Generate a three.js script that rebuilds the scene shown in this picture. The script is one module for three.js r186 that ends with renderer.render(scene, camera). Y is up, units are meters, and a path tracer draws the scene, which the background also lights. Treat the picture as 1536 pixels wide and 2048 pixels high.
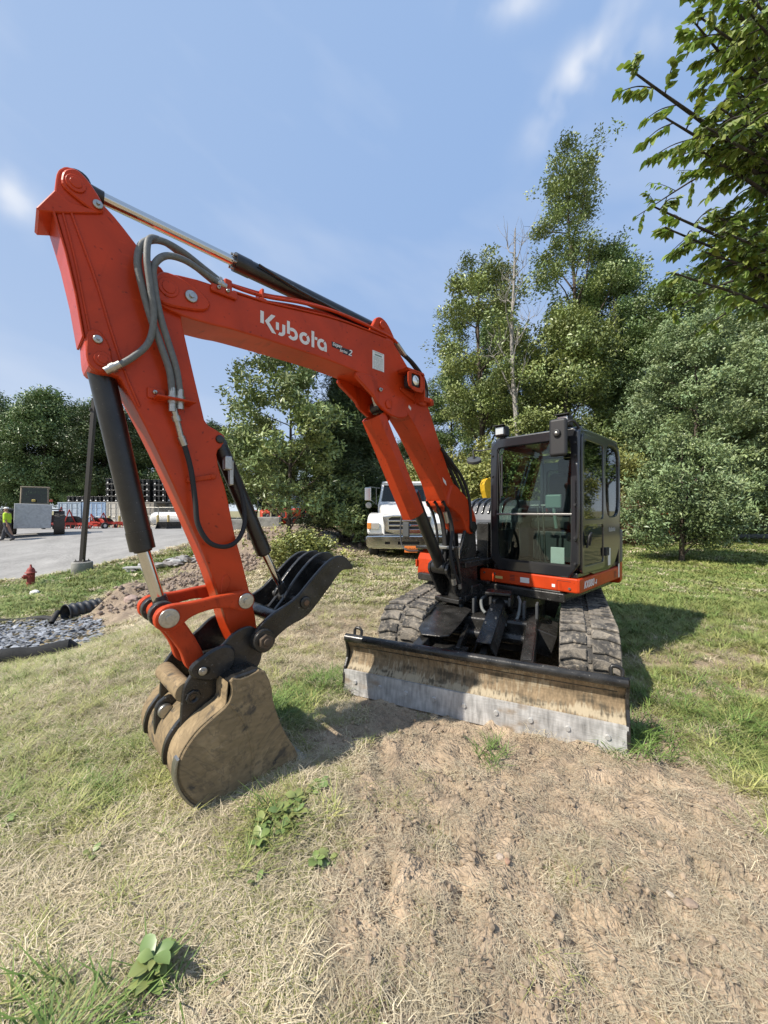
import * as THREE from 'three';
import { mergeGeometries, mergeVertices } from 'three/addons/utils/BufferGeometryUtils.js';
import { RoundedBoxGeometry } from 'three/addons/geometries/RoundedBoxGeometry.js';
import { ImprovedNoise } from 'three/addons/math/ImprovedNoise.js';
import { FontLoader } from 'three/addons/loaders/FontLoader.js';
import { MarchingCubes } from 'three/addons/objects/MarchingCubes.js';
import { TextGeometry } from 'three/addons/geometries/TextGeometry.js';

// ---------------------------------------------------------------- camera, sky, sun, exposure
const scene = new THREE.Scene();
const EYE = 1.55;
const camera = new THREE.PerspectiveCamera(106.2, 768 / 1024, 0.05, 900);
camera.position.set(0, EYE, 0);
camera.lookAt(0, EYE, -10);
const renderer = new THREE.WebGLRenderer({ antialias: true });
renderer.setSize(768, 1024);
renderer.toneMapping = THREE.LinearToneMapping;
renderer.toneMappingExposure = 1.3;
renderer.shadowMap.enabled = true;

const SUN = new THREE.Vector3(-0.62, 0.74, 0.33).normalize();
const sun = new THREE.DirectionalLight(0xfff6e8, 5.0);
sun.position.copy(SUN).multiplyScalar(60);
sun.target.position.set(0, 0, 0);
sun.castShadow = true;
sun.shadow.mapSize.set(4096, 4096);
Object.assign(sun.shadow.camera, { left: -40, right: 40, top: 40, bottom: -40, near: 1, far: 160 });
sun.shadow.radius = 1;
scene.add(sun, sun.target);

const noise3 = new ImprovedNoise();
const nz = (x, y = 0, z = 0) => noise3.noise(x, y, z);
function fbm(x, y, z, o = 4) { let s = 0, a = 0.5; for (let i = 0; i < o; i++) { s += a * nz(x, y, z); x *= 2.03; y *= 2.03; z *= 2.03; a *= 0.5; } return s; }
const clamp = (x, a = 0, b = 1) => Math.min(b, Math.max(a, x));
const smooth = (a, b, x) => { const t = clamp((x - a) / (b - a)); return t * t * (3 - 2 * t); };
const mix = (a, b, t) => a + (b - a) * t;
function rng(seed) { let a = seed >>> 0; return () => { a = (a + 0x6d2b79f5) | 0; let t = Math.imul(a ^ (a >>> 15), 1 | a); t = (t + Math.imul(t ^ (t >>> 7), 61 | t)) ^ t; return ((t ^ (t >>> 14)) >>> 0) / 4294967296; }; }

{ // the sky: clear blue, paler to the horizon and towards the sun, with thin wisps of cloud
  const W = 1536, Hh = 768, data = new Float32Array(W * Hh * 4);
  const wisp = (d, c, along, la, lb, k) => { // a ragged streak of thin cloud round direction c
    if (d.dot(c) < 0.9) return 0; const r = d.clone().sub(c); const a = r.dot(along), up = c.clone().cross(along).normalize(); const b = r.dot(up);
    if (Math.abs(a) > la * 3 || r.length() > 1) return 0;
    const n = fbm(d.x * 13 + k, d.y * 13, d.z * 13, 6);
    return Math.exp(-(a * a) / (la * la) - (b * b) / (lb * lb)) * clamp(0.5 + 2.3 * n, 0, 1.35);
  };
  const dir = (u, v) => new THREE.Vector3((u - 768) / 769, (1024 - v) / 769, -1).normalize();
  const c1 = dir(1158, 148), a1 = dir(1200, 80).sub(dir(1110, 215)).normalize();
  const c2 = dir(1245, 95), a2 = dir(1300, 75).sub(dir(1190, 110)).normalize();
  const c3 = dir(15, 385), a3 = dir(40, 410).sub(dir(0, 365)).normalize();
  const c4 = dir(380, 520), a4 = dir(420, 510).sub(dir(330, 500)).normalize();
  const c5 = dir(1020, 2), a5 = dir(1040, 0).sub(dir(980, 5)).normalize();
  const d = new THREE.Vector3();
  for (let j = 0; j < Hh; j++) for (let i = 0; i < W; i++) {
    const th = ((i + 0.5) / W - 0.5) * 2 * Math.PI, el = ((j + 0.5) / Hh - 0.5) * Math.PI;
    d.set(Math.cos(el) * Math.cos(th), Math.sin(el), Math.cos(el) * Math.sin(th));
    const e = Math.max(0, d.y), h = Math.exp(-e * 3.4), hz = Math.exp(-e * 9);
    const cs = clamp(d.dot(SUN) * 0.5 + 0.5);
    const pale = clamp(0.04 + h * 0.55 + 0.32 * Math.pow(cs, 2.0) + 0.40 * hz);
    let r = mix(0.158, 0.60, pale), g = mix(0.296, 0.665, pale), b = mix(0.570, 0.735, pale);
    const veil = clamp(fbm(d.x * 2.0 + 4, d.y * 6.5 + d.x * 2.0, d.z * 2.0, 6) * 1.5 + 0.08) * 0.36;
    let cl = veil * smooth(-0.02, 0.2, d.y);
    cl = Math.max(cl, 0.75 * wisp(d, c1, a1, 0.085, 0.032, 1), 0.42 * wisp(d, c2, a2, 0.09, 0.026, 7), 0.6 * wisp(d, c3, a3, 0.05, 0.03, 3), 0.5 * wisp(d, c4, a4, 0.06, 0.02, 5), 0.5 * wisp(d, c5, a5, 0.06, 0.02, 9));
    r = mix(r, 0.68, cl); g = mix(g, 0.71, cl); b = mix(b, 0.77, cl);
    if (d.y < 0) { const k = smooth(0, -0.08, d.y); r = mix(r, 0.22, k); g = mix(g, 0.21, k); b = mix(b, 0.17, k); }
    const o = (j * W + i) * 4; data[o] = r; data[o + 1] = g; data[o + 2] = b; data[o + 3] = 1;
  }
  const sky = new THREE.DataTexture(data, W, Hh, THREE.RGBAFormat, THREE.FloatType);
  sky.mapping = THREE.EquirectangularReflectionMapping; sky.magFilter = sky.minFilter = THREE.LinearFilter; sky.wrapS = THREE.RepeatWrapping; sky.needsUpdate = true;
  scene.background = sky; scene.environment = sky;
}

// ---------------------------------------------------------------- helpers
const V = (x, y, z) => new THREE.Vector3(x, y, z);
const R = (g) => g * Math.PI / 180;
const names = new Map();
function numbered(n) { const k = names.get(n) || 0; names.set(n, k + 1); return k ? `${n}_${String(k).padStart(3, '0')}` : n; }
function shadows(o) { o.traverse((m) => { if (m.isMesh) { m.castShadow = true; m.receiveShadow = true; } }); return o; }
function thing(name, label, category, pos = [0, 0, 0], turn = 0, group) {
  const o = new THREE.Group(); o.name = numbered(name); o.position.set(...pos); o.rotation.y = turn;
  o.userData = { label, category }; if (group) o.userData.group = group; scene.add(o); return o;
}
function tag(o, label, category, group) { o.userData.label = label; o.userData.category = category; if (group) o.userData.group = group; return o; }
function copyOf(root, label) { const r = root.clone(); r.name = numbered(root.name.replace(/_\d{3}$/, '')); r.userData = { ...root.userData }; if (label) r.userData.label = label; scene.add(r); return r; }
function clean(g) {
  let q = g.index ? g.toNonIndexed() : g;
  for (const k of Object.keys(q.attributes)) if (!['position', 'normal', 'uv'].includes(k)) q.deleteAttribute(k);
  if (!q.attributes.normal) q.computeVertexNormals();
  if (!q.attributes.uv) q.setAttribute('uv', new THREE.BufferAttribute(new Float32Array(q.attributes.position.count * 2), 2));
  q.morphAttributes = {}; q.groups = []; return q;
}
function join(...gs) { const l = gs.flat(9).filter(Boolean).map(clean); return l.length === 1 ? l[0] : mergeGeometries(l, false); }
function boxUV(g, s = 1) { // uv in metres from the dominant axis of each face
  g = g.index ? g.toNonIndexed() : g; const p = g.attributes.position, uv = new Float32Array(p.count * 2);
  const a = V(), b = V(), c = V(), n = V();
  for (let i = 0; i < p.count; i += 3) {
    a.fromBufferAttribute(p, i); b.fromBufferAttribute(p, i + 1); c.fromBufferAttribute(p, i + 2);
    n.copy(b).sub(a).cross(c.clone().sub(a)); const ax = Math.abs(n.x), ay = Math.abs(n.y), az = Math.abs(n.z);
    [a, b, c].forEach((q, k) => { const [u, v] = az >= ax && az >= ay ? [q.x, q.y] : ax >= ay ? [q.z, q.y] : [q.x, q.z]; uv[(i + k) * 2] = u * s; uv[(i + k) * 2 + 1] = v * s; });
  }
  g.setAttribute('uv', new THREE.BufferAttribute(uv, 2)); return g;
}
function mesh(name, geos, mat, parent, metricUV = true) {
  let g = join(geos); if (metricUV) g = boxUV(g);
  const m = new THREE.Mesh(g, mat); m.name = parent ? name : numbered(name); m.castShadow = m.receiveShadow = true; (parent || scene).add(m); return m;
}
const bx = (w, h, d, x = 0, y = 0, z = 0) => new THREE.BoxGeometry(w, h, d).translate(x, y, z);
const rb = (w, h, d, x = 0, y = 0, z = 0, r = 0.012, s = 1) => new RoundedBoxGeometry(w, h, d, s, Math.min(r, w / 2.01, h / 2.01, d / 2.01)).translate(x, y, z);
function rod(a, b, r1, r2 = r1, seg = 14, cap = true) { // tapered cylinder between two points
  const A = V(...a), B = V(...b), L = A.distanceTo(B);
  const g = new THREE.CylinderGeometry(r2, r1, L, seg, 1, !cap);
  g.applyQuaternion(new THREE.Quaternion().setFromUnitVectors(V(0, 1, 0), B.clone().sub(A).normalize()));
  return g.translate((A.x + B.x) / 2, (A.y + B.y) / 2, (A.z + B.z) / 2);
}
function pin(x, y, z0, z1, r, seg = 20, ch = 0.006) { // a short shaft along z with chamfered ends
  const c = Math.min(ch, r * 0.5, (z1 - z0) * 0.3);
  const g = new THREE.LatheGeometry([[0.0001, z0], [r - c, z0], [r, z0 + c], [r, z1 - c], [r - c, z1], [0.0001, z1]].map((p) => new THREE.Vector2(...p)), seg);
  return clean(g.rotateX(Math.PI / 2)).translate(x, y, 0);
}
function bar(a, b, w, h, r = 0.008, up = V(0, 1, 0)) { // box-section bar between two points
  const A = V(...a), B = V(...b), L = A.distanceTo(B), g = rb(L, h, w, 0, 0, 0, r);
  const X = B.clone().sub(A).normalize(); let Z = X.clone().cross(up); if (Z.lengthSq() < 1e-6) Z = V(0, 0, 1); Z.normalize(); const Y = Z.clone().cross(X);
  return g.applyMatrix4(new THREE.Matrix4().makeBasis(X, Y, Z).setPosition(A.add(B).multiplyScalar(0.5)));
}
function hose(pts, r, n = 40, seg = 8, closed = false) { return new THREE.TubeGeometry(new THREE.CatmullRomCurve3(pts.map((p) => V(...p)), closed, 'centripetal'), n, r, seg, closed); }
function soften(pts, n = 1, k = 0.22, closed = true) { // corner cutting
  for (let q = 0; q < n; q++) { const o = []; for (let i = 0; i < pts.length; i++) { const a = pts[i], b = pts[(i + 1) % pts.length]; o.push([mix(a[0], b[0], k), mix(a[1], b[1], k)], [mix(a[0], b[0], 1 - k), mix(a[1], b[1], 1 - k)]); } pts = o; } return pts;
}
function plate(pts, z0, z1, bev = 0.006, holes = [], seg = 1) { // outline in x,y given thickness along z
  const s = new THREE.Shape(pts.map((p) => new THREE.Vector2(...p)));
  for (const h of holes) s.holes.push(new THREE.Path(h.map((p) => new THREE.Vector2(...p))));
  const b = Math.min(bev, (z1 - z0) / 2.2);
  const g = new THREE.ExtrudeGeometry(s, { depth: z1 - z0 - 2 * b, bevelEnabled: b > 0, bevelThickness: b, bevelSize: b, bevelOffset: -b, bevelSegments: seg, curveSegments: 6 });
  return g.translate(0, 0, z0 + b);
}
const circle = (x, y, r, n = 20) => Array.from({ length: n }, (_, i) => [x + r * Math.cos(i / n * 2 * Math.PI), y + r * Math.sin(i / n * 2 * Math.PI)]);
function rrect(x0, y0, x1, y1, r, n = 5) { const o = []; for (const [cx, cy, a] of [[x1 - r, y0 + r, -90], [x1 - r, y1 - r, 0], [x0 + r, y1 - r, 90], [x0 + r, y0 + r, 180]]) for (let i = 0; i <= n; i++) { const t = R(a + 90 * i / n); o.push([cx + r * Math.cos(t), cy + r * Math.sin(t)]); } return o; }

// ---------------------------------------------------------------- materials
function texture(n, fn, { srgb = true, wrap = true, w = n, h = n } = {}) { // fn(u, v) -> [r, g, b] linear 0..1
  const d = new Uint8Array(w * h * 4);
  const enc = (c) => 255 * clamp(srgb ? (c <= 0.0031308 ? 12.92 * c : 1.055 * Math.pow(c, 1 / 2.4) - 0.055) : c);
  for (let j = 0; j < h; j++) for (let i = 0; i < w; i++) { const c = fn((i + 0.5) / w, (j + 0.5) / h), o = (j * w + i) * 4; d[o] = enc(c[0]); d[o + 1] = enc(c[1]); d[o + 2] = enc(c[2]); d[o + 3] = 255; }
  const t = new THREE.DataTexture(d, w, h); if (srgb) t.colorSpace = THREE.SRGBColorSpace; t.magFilter = THREE.LinearFilter; t.minFilter = THREE.LinearMipmapLinearFilter; t.generateMipmaps = true;
  if (wrap) t.wrapS = t.wrapT = THREE.RepeatWrapping; t.needsUpdate = true; return t;
}
// noise that repeats after 1 in u and v
const tn = (u, v, f, k = 0) => { const a = u * 2 * Math.PI, b = v * 2 * Math.PI, r = f / (2 * Math.PI); return nz(Math.cos(a) * r + k, Math.sin(a) * r + Math.cos(b) * r, Math.sin(b) * r + k * 1.7); };
const tf = (u, v, f, k = 0, o = 4) => { let s = 0, a = 0.5; for (let i = 0; i < o; i++) { s += a * tn(u, v, f, k + i * 3.1); f *= 2.1; a *= 0.55; } return s; };
const std = (rgb, rough = 0.7, o = {}) => { const m = new THREE.MeshStandardMaterial({ roughness: rough, ...o }); m.color.setRGB(...rgb); return m; };
const phys = (rgb, rough, o = {}) => { const m = new THREE.MeshPhysicalMaterial({ roughness: rough, ...o }); m.color.setRGB(...rgb); return m; };
const rep = (t, s) => { const c = t.clone(); c.repeat.set(s, s); c.needsUpdate = true; return c; };

const T = {};
T.grain = texture(256, (u, v) => { const k = 0.86 + 0.34 * tf(u, v, 9, 1, 5); return [k, k, k]; });
T.rough = texture(256, (u, v) => { const k = 0.6 + 0.5 * tf(u, v, 7, 5, 5); return [k, k, k]; }, { srgb: false });
T.bump = texture(256, (u, v) => { const k = 0.5 + 0.8 * tf(u, v, 14, 9, 5); return [k, k, k]; }, { srgb: false });
T.paint = texture(256, (u, v) => { // paint with faint dust, scuffs and specks of mud
  const dust = clamp(0.5 + 1.5 * tf(u, v, 4, 2, 6)), speck = smooth(0.33, 0.42, tf(u, v, 46, 7, 2)), run = smooth(0.25, 0.5, tf(u, v * 0.25 + 0.1, 14, 4, 3));
  const scr = smooth(0.30, 0.36, tf(u * 0.3 + v * 0.2, v, 40, 17, 2)) * smooth(0.0, 0.3, tf(u, v, 3, 19, 2)), k = 1 - 0.24 * dust - 0.5 * speck - 0.20 * run; return [k + 0.10 * scr, k * (1 + 0.06 * dust) + 0.6 * scr, k * (1 + 0.16 * dust) + 1.0 * scr];
});
T.black = texture(256, (u, v) => { // worn black paint: dusty, scratched through to bare metal and mud
  const dust = clamp(0.45 + 1.2 * tf(u, v, 4, 12, 5)), scr = smooth(0.30, 0.40, tf(u * 0.4, v, 30, 15, 2)) * smooth(-0.05, 0.3, tf(u, v, 3, 8, 2)), sp = smooth(0.36, 0.44, tf(u, v, 50, 3, 2));
  const a = 0.009 + 0.030 * dust + 0.12 * scr + 0.22 * sp; return [a * 1.04, a, a * 0.93];
});
T.mud = texture(512, (u, v) => { // dried mud over steel
  const n = tf(u, v, 5, 21, 6), m = tf(u, v, 17, 25, 5), w = smooth(0.02, 0.35, n + 0.5 * m), dk = smooth(0.12, 0.4, tf(u, v, 9, 30, 5)), cr = smooth(0.05, 0.0, Math.abs(tf(u, v, 8, 33, 4)));
  const sl = tf(u * 0.35, v, 44, 27, 3), w2 = 0.3 + 0.5 * w + 0.5 * sl; let r = mix(0.165, 0.33, w2), g = mix(0.128, 0.258, w2), b = mix(0.078, 0.162, w2);
  r *= 1.06; b *= 0.9; r = mix(r, 0.045, dk * 0.75 + cr * 0.35); g = mix(g, 0.042, dk * 0.75 + cr * 0.35); b = mix(b, 0.038, dk * 0.75 + cr * 0.35);
  return [r, g, b];
});
T.asphalt = texture(256, (u, v) => { const n = tf(u, v, 4, 41, 5), f = tf(u, v, 60, 44, 2), k = 0.27 + 0.12 * n + 0.10 * f; return [k * 1.03, k, k * 0.95]; });
T.concrete = texture(256, (u, v) => { const k = 0.30 + 0.22 * tf(u, v, 5, 51, 5); return [k * 1.02, k, k * 0.93]; });
T.bark = texture(256, (u, v) => { const k = 0.55 + 0.9 * tf(u * 1, v * 0.3, 18, 61, 4); return [k, k, k]; });
T.soil = texture(512, (u, v) => { const n = tf(u, v, 6, 71, 6), f = tf(u, v, 50, 74, 3), k = 0.95 + 0.5 * n + 0.5 * f; return [k, k * 0.985, k * 0.96].map((c) => clamp(c * 0.8)); });
T.soilBump = texture(512, (u, v) => { const n = tf(u, v, 10, 81, 6), f = tf(u, v, 60, 84, 3), k = 0.5 + 0.7 * n + 0.35 * f; return [k, k, k]; }, { srgb: false });

T.rubberDust = texture(512, (u, v) => { // tan dust and dried mud on worn rubber
  const a = smooth(-0.12, 0.25, tf(u, v, 5, 91, 5)), b = smooth(0.05, 0.35, tf(u, v, 22, 94, 4)), f = tf(u, v, 60, 97, 2); const k = 1 + 0.6 * f;
  return [mix(mix(0.065, 0.23, a), 0.36, b * 0.6) * k * 0.92, mix(mix(0.062, 0.205, a), 0.31, b * 0.6) * k * 0.92, mix(mix(0.058, 0.17, a), 0.24, b * 0.6) * k * 0.92];
});
const M = {
  red: phys([0.56, 0.052, 0.009], 0.42, { map: rep(T.paint, 0.9), clearcoat: 0.2, clearcoatRoughness: 0.2, specularIntensity: 0.4, bumpMap: rep(T.grain, 2), bumpScale: 0.0006 }),
  redWorn: phys([0.50, 0.056, 0.014], 0.55, { specularIntensity: 0.4, map: rep(T.paint, 2.3), bumpMap: rep(T.grain, 4), bumpScale: 0.001 }),
  black: phys([1, 1, 1], 0.5, { map: rep(T.black, 1.6), roughnessMap: rep(T.rough, 2), bumpMap: rep(T.bump, 3), bumpScale: 0.0008 }),
  cabPaint: phys([0.013, 0.014, 0.017], 0.3, { clearcoat: 0.9, clearcoatRoughness: 0.1, bumpMap: rep(T.grain, 3), bumpScale: 0.0005 }),
  cylBlack: phys([0.5, 0.5, 0.5], 0.36, { map: rep(T.black, 2.4), clearcoat: 0.25, clearcoatRoughness: 0.3 }),
  chrome: std([0.62, 0.61, 0.58], 0.12, { metalness: 1 }),
  steel: std([0.42, 0.41, 0.39], 0.42, { metalness: 1, map: rep(T.grain, 6) }),
  zinc: std([0.50, 0.49, 0.45], 0.35, { metalness: 0.9, map: rep(T.grain, 8) }),
  rubber: std([0.018, 0.018, 0.019], 0.75),
  hoseGrey: std([0.16, 0.17, 0.165], 0.6, { map: rep(T.grain, 5), bumpMap: rep(T.bump, 6), bumpScale: 0.001 }),
  trackRubber: std([1, 1, 1], 0.95, { map: rep(T.rubberDust, 1.4) }),
  mud: std([1, 1, 1], 0.9, { map: rep(T.mud, 1.1), bumpMap: rep(T.bump, 2), bumpScale: 0.004 }),
  glass: phys([0.74, 0.82, 0.79], 0.02, { transmission: 1, thickness: 0, ior: 1.5 }),
  tint: phys([0.30, 0.38, 0.34], 0.02, { transmission: 1, thickness: 0, ior: 1.5 }),
  lens: phys([0.85, 0.84, 0.78], 0.12, { clearcoat: 1, clearcoatRoughness: 0.05, metalness: 0.6 }),
  whitePaint: phys([0.80, 0.80, 0.79], 0.35, { clearcoat: 0.6, clearcoatRoughness: 0.12 }),
  white: std([0.74, 0.73, 0.70], 0.6),
  darkPlastic: std([0.022, 0.022, 0.024], 0.55),
  greyPlastic: std([0.06, 0.064, 0.066], 0.6),
  concrete: std([1, 1, 1], 0.9, { map: T.concrete, bumpMap: T.bump, bumpScale: 0.004 }),
  yellow: std([0.62, 0.40, 0.03], 0.55, { map: T.grain }),
};
M.trackRubber.bumpMap = rep(T.bump, 5); M.trackRubber.bumpScale = 0.003;
// ---------------------------------------------------------------- terrain
const ctrl = [[0, 0, 0], [0, 3, 0], [5, 3, 0.05], [-5, 3, -0.1], [0, -1.2, 0], [1.6, -2.6, -0.04], [-0.36, -3.5, -0.08], [-1.1, -2.3, -0.05], [-2.5, -2.5, -0.1], [-3, -1.2, -0.08], [1.4, -4.7, -0.07], [3, -3.5, 0], [4.7, -6.8, 0.05], [8.5, -11, 0.1], [24, -25, 0.4], [15, -20, 0.3], [30, -10, 0.3], [0.6, -11.5, 0.085], [0.6, -16, 0.2], [-4.8, -6.3, -0.66], [-5.2, -5.2, -0.62], [-6.8, -8.1, -0.82], [-5.5, -5.9, -0.70], [-6.5, -7, -0.74], [-8.5, -7.2, -0.85], [-3.65, -6, -0.24], [-2.6, -5.5, -0.07], [-2.4, -7.5, 0.0], [-11.3, -12.3, -0.87], [-10.6, -13.5, -0.6], [-13, -13.5, -0.98], [-9, -9, -0.84], [-5.5, -9, -0.36], [-5.9, -12, -0.1], [-2.6, -13.5, 0.56], [-4.9, -13, 0.40], [-4, -18, 0.8], [-9.1, -16, -0.05], [-21, -22, 0.2], [-15, -22, 0.2], [-30, -40, 0], [-25, -40, 0], [-20, -50, 0.2], [-15, -30, 0.2], [-12, -18, -0.1], [-40, -40, 0], [-40, -20, -0.3], [-25, -13, -1.1], [0, -60, 1], [40, -60, 1.5], [-60, -90, 1], [80, -80, 2], [0, -150, 2], [-150, -150, 2], [150, -150, 2], [150, 0, 1], [-150, 0, -1], [0, 20, 0], [40, 40, 0], [-40, 40, -1]];
const terrain = (() => { // smooth surface through surveyed heights
  const n = ctrl.length, k = (x, z, a, b) => Math.sqrt((x - a) ** 2 + (z - b) ** 2 + 1.2), A = ctrl.map((p, i) => [...ctrl.map((q, j) => k(p[0], p[1], q[0], q[1]) + (i === j ? -0.05 : 0)), p[2]]);
  for (let c = 0; c < n; c++) { let m = c; for (let r = c + 1; r < n; r++) if (Math.abs(A[r][c]) > Math.abs(A[m][c])) m = r; [A[c], A[m]] = [A[m], A[c]]; for (let r = 0; r < n; r++) if (r !== c) { const q = A[r][c] / A[c][c]; if (q) for (let j = c; j <= n; j++) A[r][j] -= q * A[c][j]; } }
  const w = A.map((r, i) => r[n] / r[i]);
  return (x, z) => { let s = 0; for (let i = 0; i < n; i++) s += w[i] * k(x, z, ctrl[i][0], ctrl[i][1]); return s; };
})();
const seg2 = (x, z, a, b) => { const dx = b[0] - a[0], dz = b[1] - a[1], t = clamp(((x - a[0]) * dx + (z - a[1]) * dz) / (dx * dx + dz * dz)); return Math.hypot(x - a[0] - t * dx, z - a[1] - t * dz); };
const blob = (x, z, a, b, rx, rz, w = 0.35) => { const d = Math.hypot((x - a) / rx, (z - b) / rz); return 1 - smooth(1 - w, 1 + w, d); };
const lotNear = [[-90, -13.4], [-40, -13.0], [-20, -13.3], [-13.8, -13.9], [-11.2, -14.3], [-9.6, -15.2], [-8.4, -16.6], [-7.6, -19], [-7.4, -24]];
const lotFar = [[-110, -46], [-70, -46], [-48, -46], [-40, -46], [-34, -46], [-29, -45.5], [-24, -44.5], [-17, -43], [-12, -41]];
const inPoly = (x, z, p) => { let c = false; for (let i = 0, j = p.length - 1; i < p.length; j = i++) if ((p[i][1] > z) !== (p[j][1] > z) && x < (p[j][0] - p[i][0]) * (z - p[i][1]) / (p[j][1] - p[i][1]) + p[i][0]) c = !c; return c; };
const lotPoly = [...lotNear, ...[...lotFar].reverse()];
const ditchPoly = [[-12, -5.4], [-8.3, -5.2], [-6.2, -5.45], [-5.0, -6.1], [-4.85, -6.6], [-5.3, -7.3], [-6.15, -8.05], [-7.2, -8.35], [-9.5, -8.2], [-12, -8]];
const inDitch = (x, z) => inPoly(x, z, ditchPoly);
// what covers the ground, by place: bare (scraped soil), dry (straw and dead grass), lush (green grass)
function cover(x, z) {
  const n1 = fbm(x * 0.55, 3, z * 0.55, 4), n2 = fbm(x * 2.1 + 9, 7, z * 2.1, 4), n3 = fbm(x * 5 + 2, 1, z * 5, 3);
  const w = n1 * 0.9 + n2 * 0.8;
  let bare = 0, lush = 0;
  const strip = Math.min(seg2(x, z, [0.35, -3.1], [0.5, 0.5]) - 0.62, seg2(x, z, [1.05, -2.6], [1.4, 0.5]) - 0.95, seg2(x, z, [-0.35, -2.75], [1.6, -2.3]) - 0.3);
  bare = 1 - smooth(-0.2, 0.35, strip + w * 0.55);
  bare = Math.max(bare, 0.55 * blob(x, z, -0.6, -1.05, 0.35, 0.3) , 0.75 * blob(x, z, 3.35, -4.0, 1.0, 0.35, 0.5), 0.75 * blob(x, z, 2.9, -3.35, 0.7, 0.22, 0.5), 0.8 * blob(x, z, 1.2, -5, 1.1, 1.6), 0.6 * blob(x, z, -0.7, -5.2, 1.0, 0.9, 0.6), 0.5 * blob(x, z, -2.1, -5.6, 1.3, 1.1, 0.6), 0.5 * blob(x, z, -0.5, -9, 2.2, 1.6, 0.6));
  bare = clamp(bare + (n2 + n3) * 0.5 * (bare > 0.05 ? 1 : 0.35));
  // freshly dug bank between the lot and the lawn, and the earth over the drain
  const dug = Math.max(1 - smooth(0.2, 1.1, seg2(x, z, [-5.1, -8.6], [-4.2, -10.6]) - 0.7 + n2 * 0.8), 1 - smooth(0.3, 1.6, seg2(x, z, [-4.4, -12.6], [-1.6, -14.2]) - 1.3 + n2), blob(x, z, -3.5, -17, 3.4, 3.6, 0.3));
  // green: right lawn, the left knoll, along the lot, round the machine
  lush = Math.max(smooth(1.55, 2.0, x + w * 0.5 - clamp((z + 1.9) * 1.2, 0, 3)) * smooth(-1.35, -1.95, z + n1 * 0.4), 0.7 * blob(x, z, -1.7, -2.35, 0.6, 0.45, 0.6), 0.55 * blob(x, z, -0.8, -3.2, 0.3, 0.6, 0.6), 0.62 * blob(x, z, -2.5, -2.6, 0.9, 0.8, 0.6), 0.42 * blob(x, z, -3.4, -4.4, 2.0, 1.6, 0.6), blob(x, z, -10.5, -11, 4.4, 3.4, 0.3), blob(x, z, -7.4, -13, 2.0, 1.8, 0.4), blob(x, z, -16, -11, 6, 3, 0.3), 0.8 * blob(x, z, 1.2, -9.5, 4, 2.6, 0.6), 0.9 * smooth(-10, -13, z) * smooth(-1.6, 0.5, x), 0.5 * blob(x, z, -0.55, -1.9, 0.2, 0.22, 0.5), 0.3 * blob(x, z, -1.1, -1.15, 0.2, 0.12), 0.4 * blob(x, z, 0.75, -2.45, 0.2, 0.1), 0.4 * blob(x, z, -5, -4, 3, 2, 0.6));
  lush = clamp(lush + (n1 + n2) * 0.55 * (lush > 0.03 ? 1 : 0.25)) * clamp(1 - bare * 1.1);
  return { bare, lush, dug: clamp(dug), n2, n3 };
}
const ruts = [[[-0.02, -2.9], [0.08, 0.6]], [[0.78, -1.9], [0.52, 0.4]], [[1.45, -2.0], [1.35, -1.5]], [[0.35, -1.75], [0.28, -1.45]], [[-0.55, -1.35], [-0.95, -1.0]]];
function H(x, z) {
  let y = terrain(x, z) + 0.34 * Math.exp(-((x + 6.05) ** 2 + (z + 8.95) ** 2) / 0.22);
  const near = 1 - smooth(5, 9, Math.hypot(x, z));
  if (near > 0) {
    const c = fbm(x * 3.1, 5, z * 3.1, 4), f = fbm(x * 13, 2, z * 13, 3);
    const g = fbm(x * 34 + 3, 6, z * 34, 2), open = smooth(0.5, -0.5, Math.abs(x - 0.8) - 0.9 + z * 0.05); y += near * (c * 0.05 + f * mix(0.03, 0.045, open) + g * 0.016 * open - 0.03 * open * smooth(0.05, 0.3, Math.abs(fbm(x * 2.3 + 8, 3, z * 2.3, 3)) * 2));
    for (const [a, b] of ruts) { const wob = 0.11 * nz(x * 3, 0, z * 3) + 0.05 * nz(x * 11, 4, z * 11); const d = seg2(x, z, a, b) + wob; y -= near * 0.05 * clamp(0.6 + 1.6 * nz(x * 3.3, 9, z * 3.3)) * Math.exp(-(d * d) / 0.0009) - near * 0.012 * Math.exp(-((d - 0.08) ** 2) / 0.003); }
    // pressed and crumbled soil in front of the blade
    y += near * 0.035 * Math.max(0, fbm(x * 6 + 5, 8, z * 6, 3)) * blob(x, z, 0.5, -2.3, 1.3, 1.0, 0.5) * 2;
  }
  return y;
}
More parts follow.
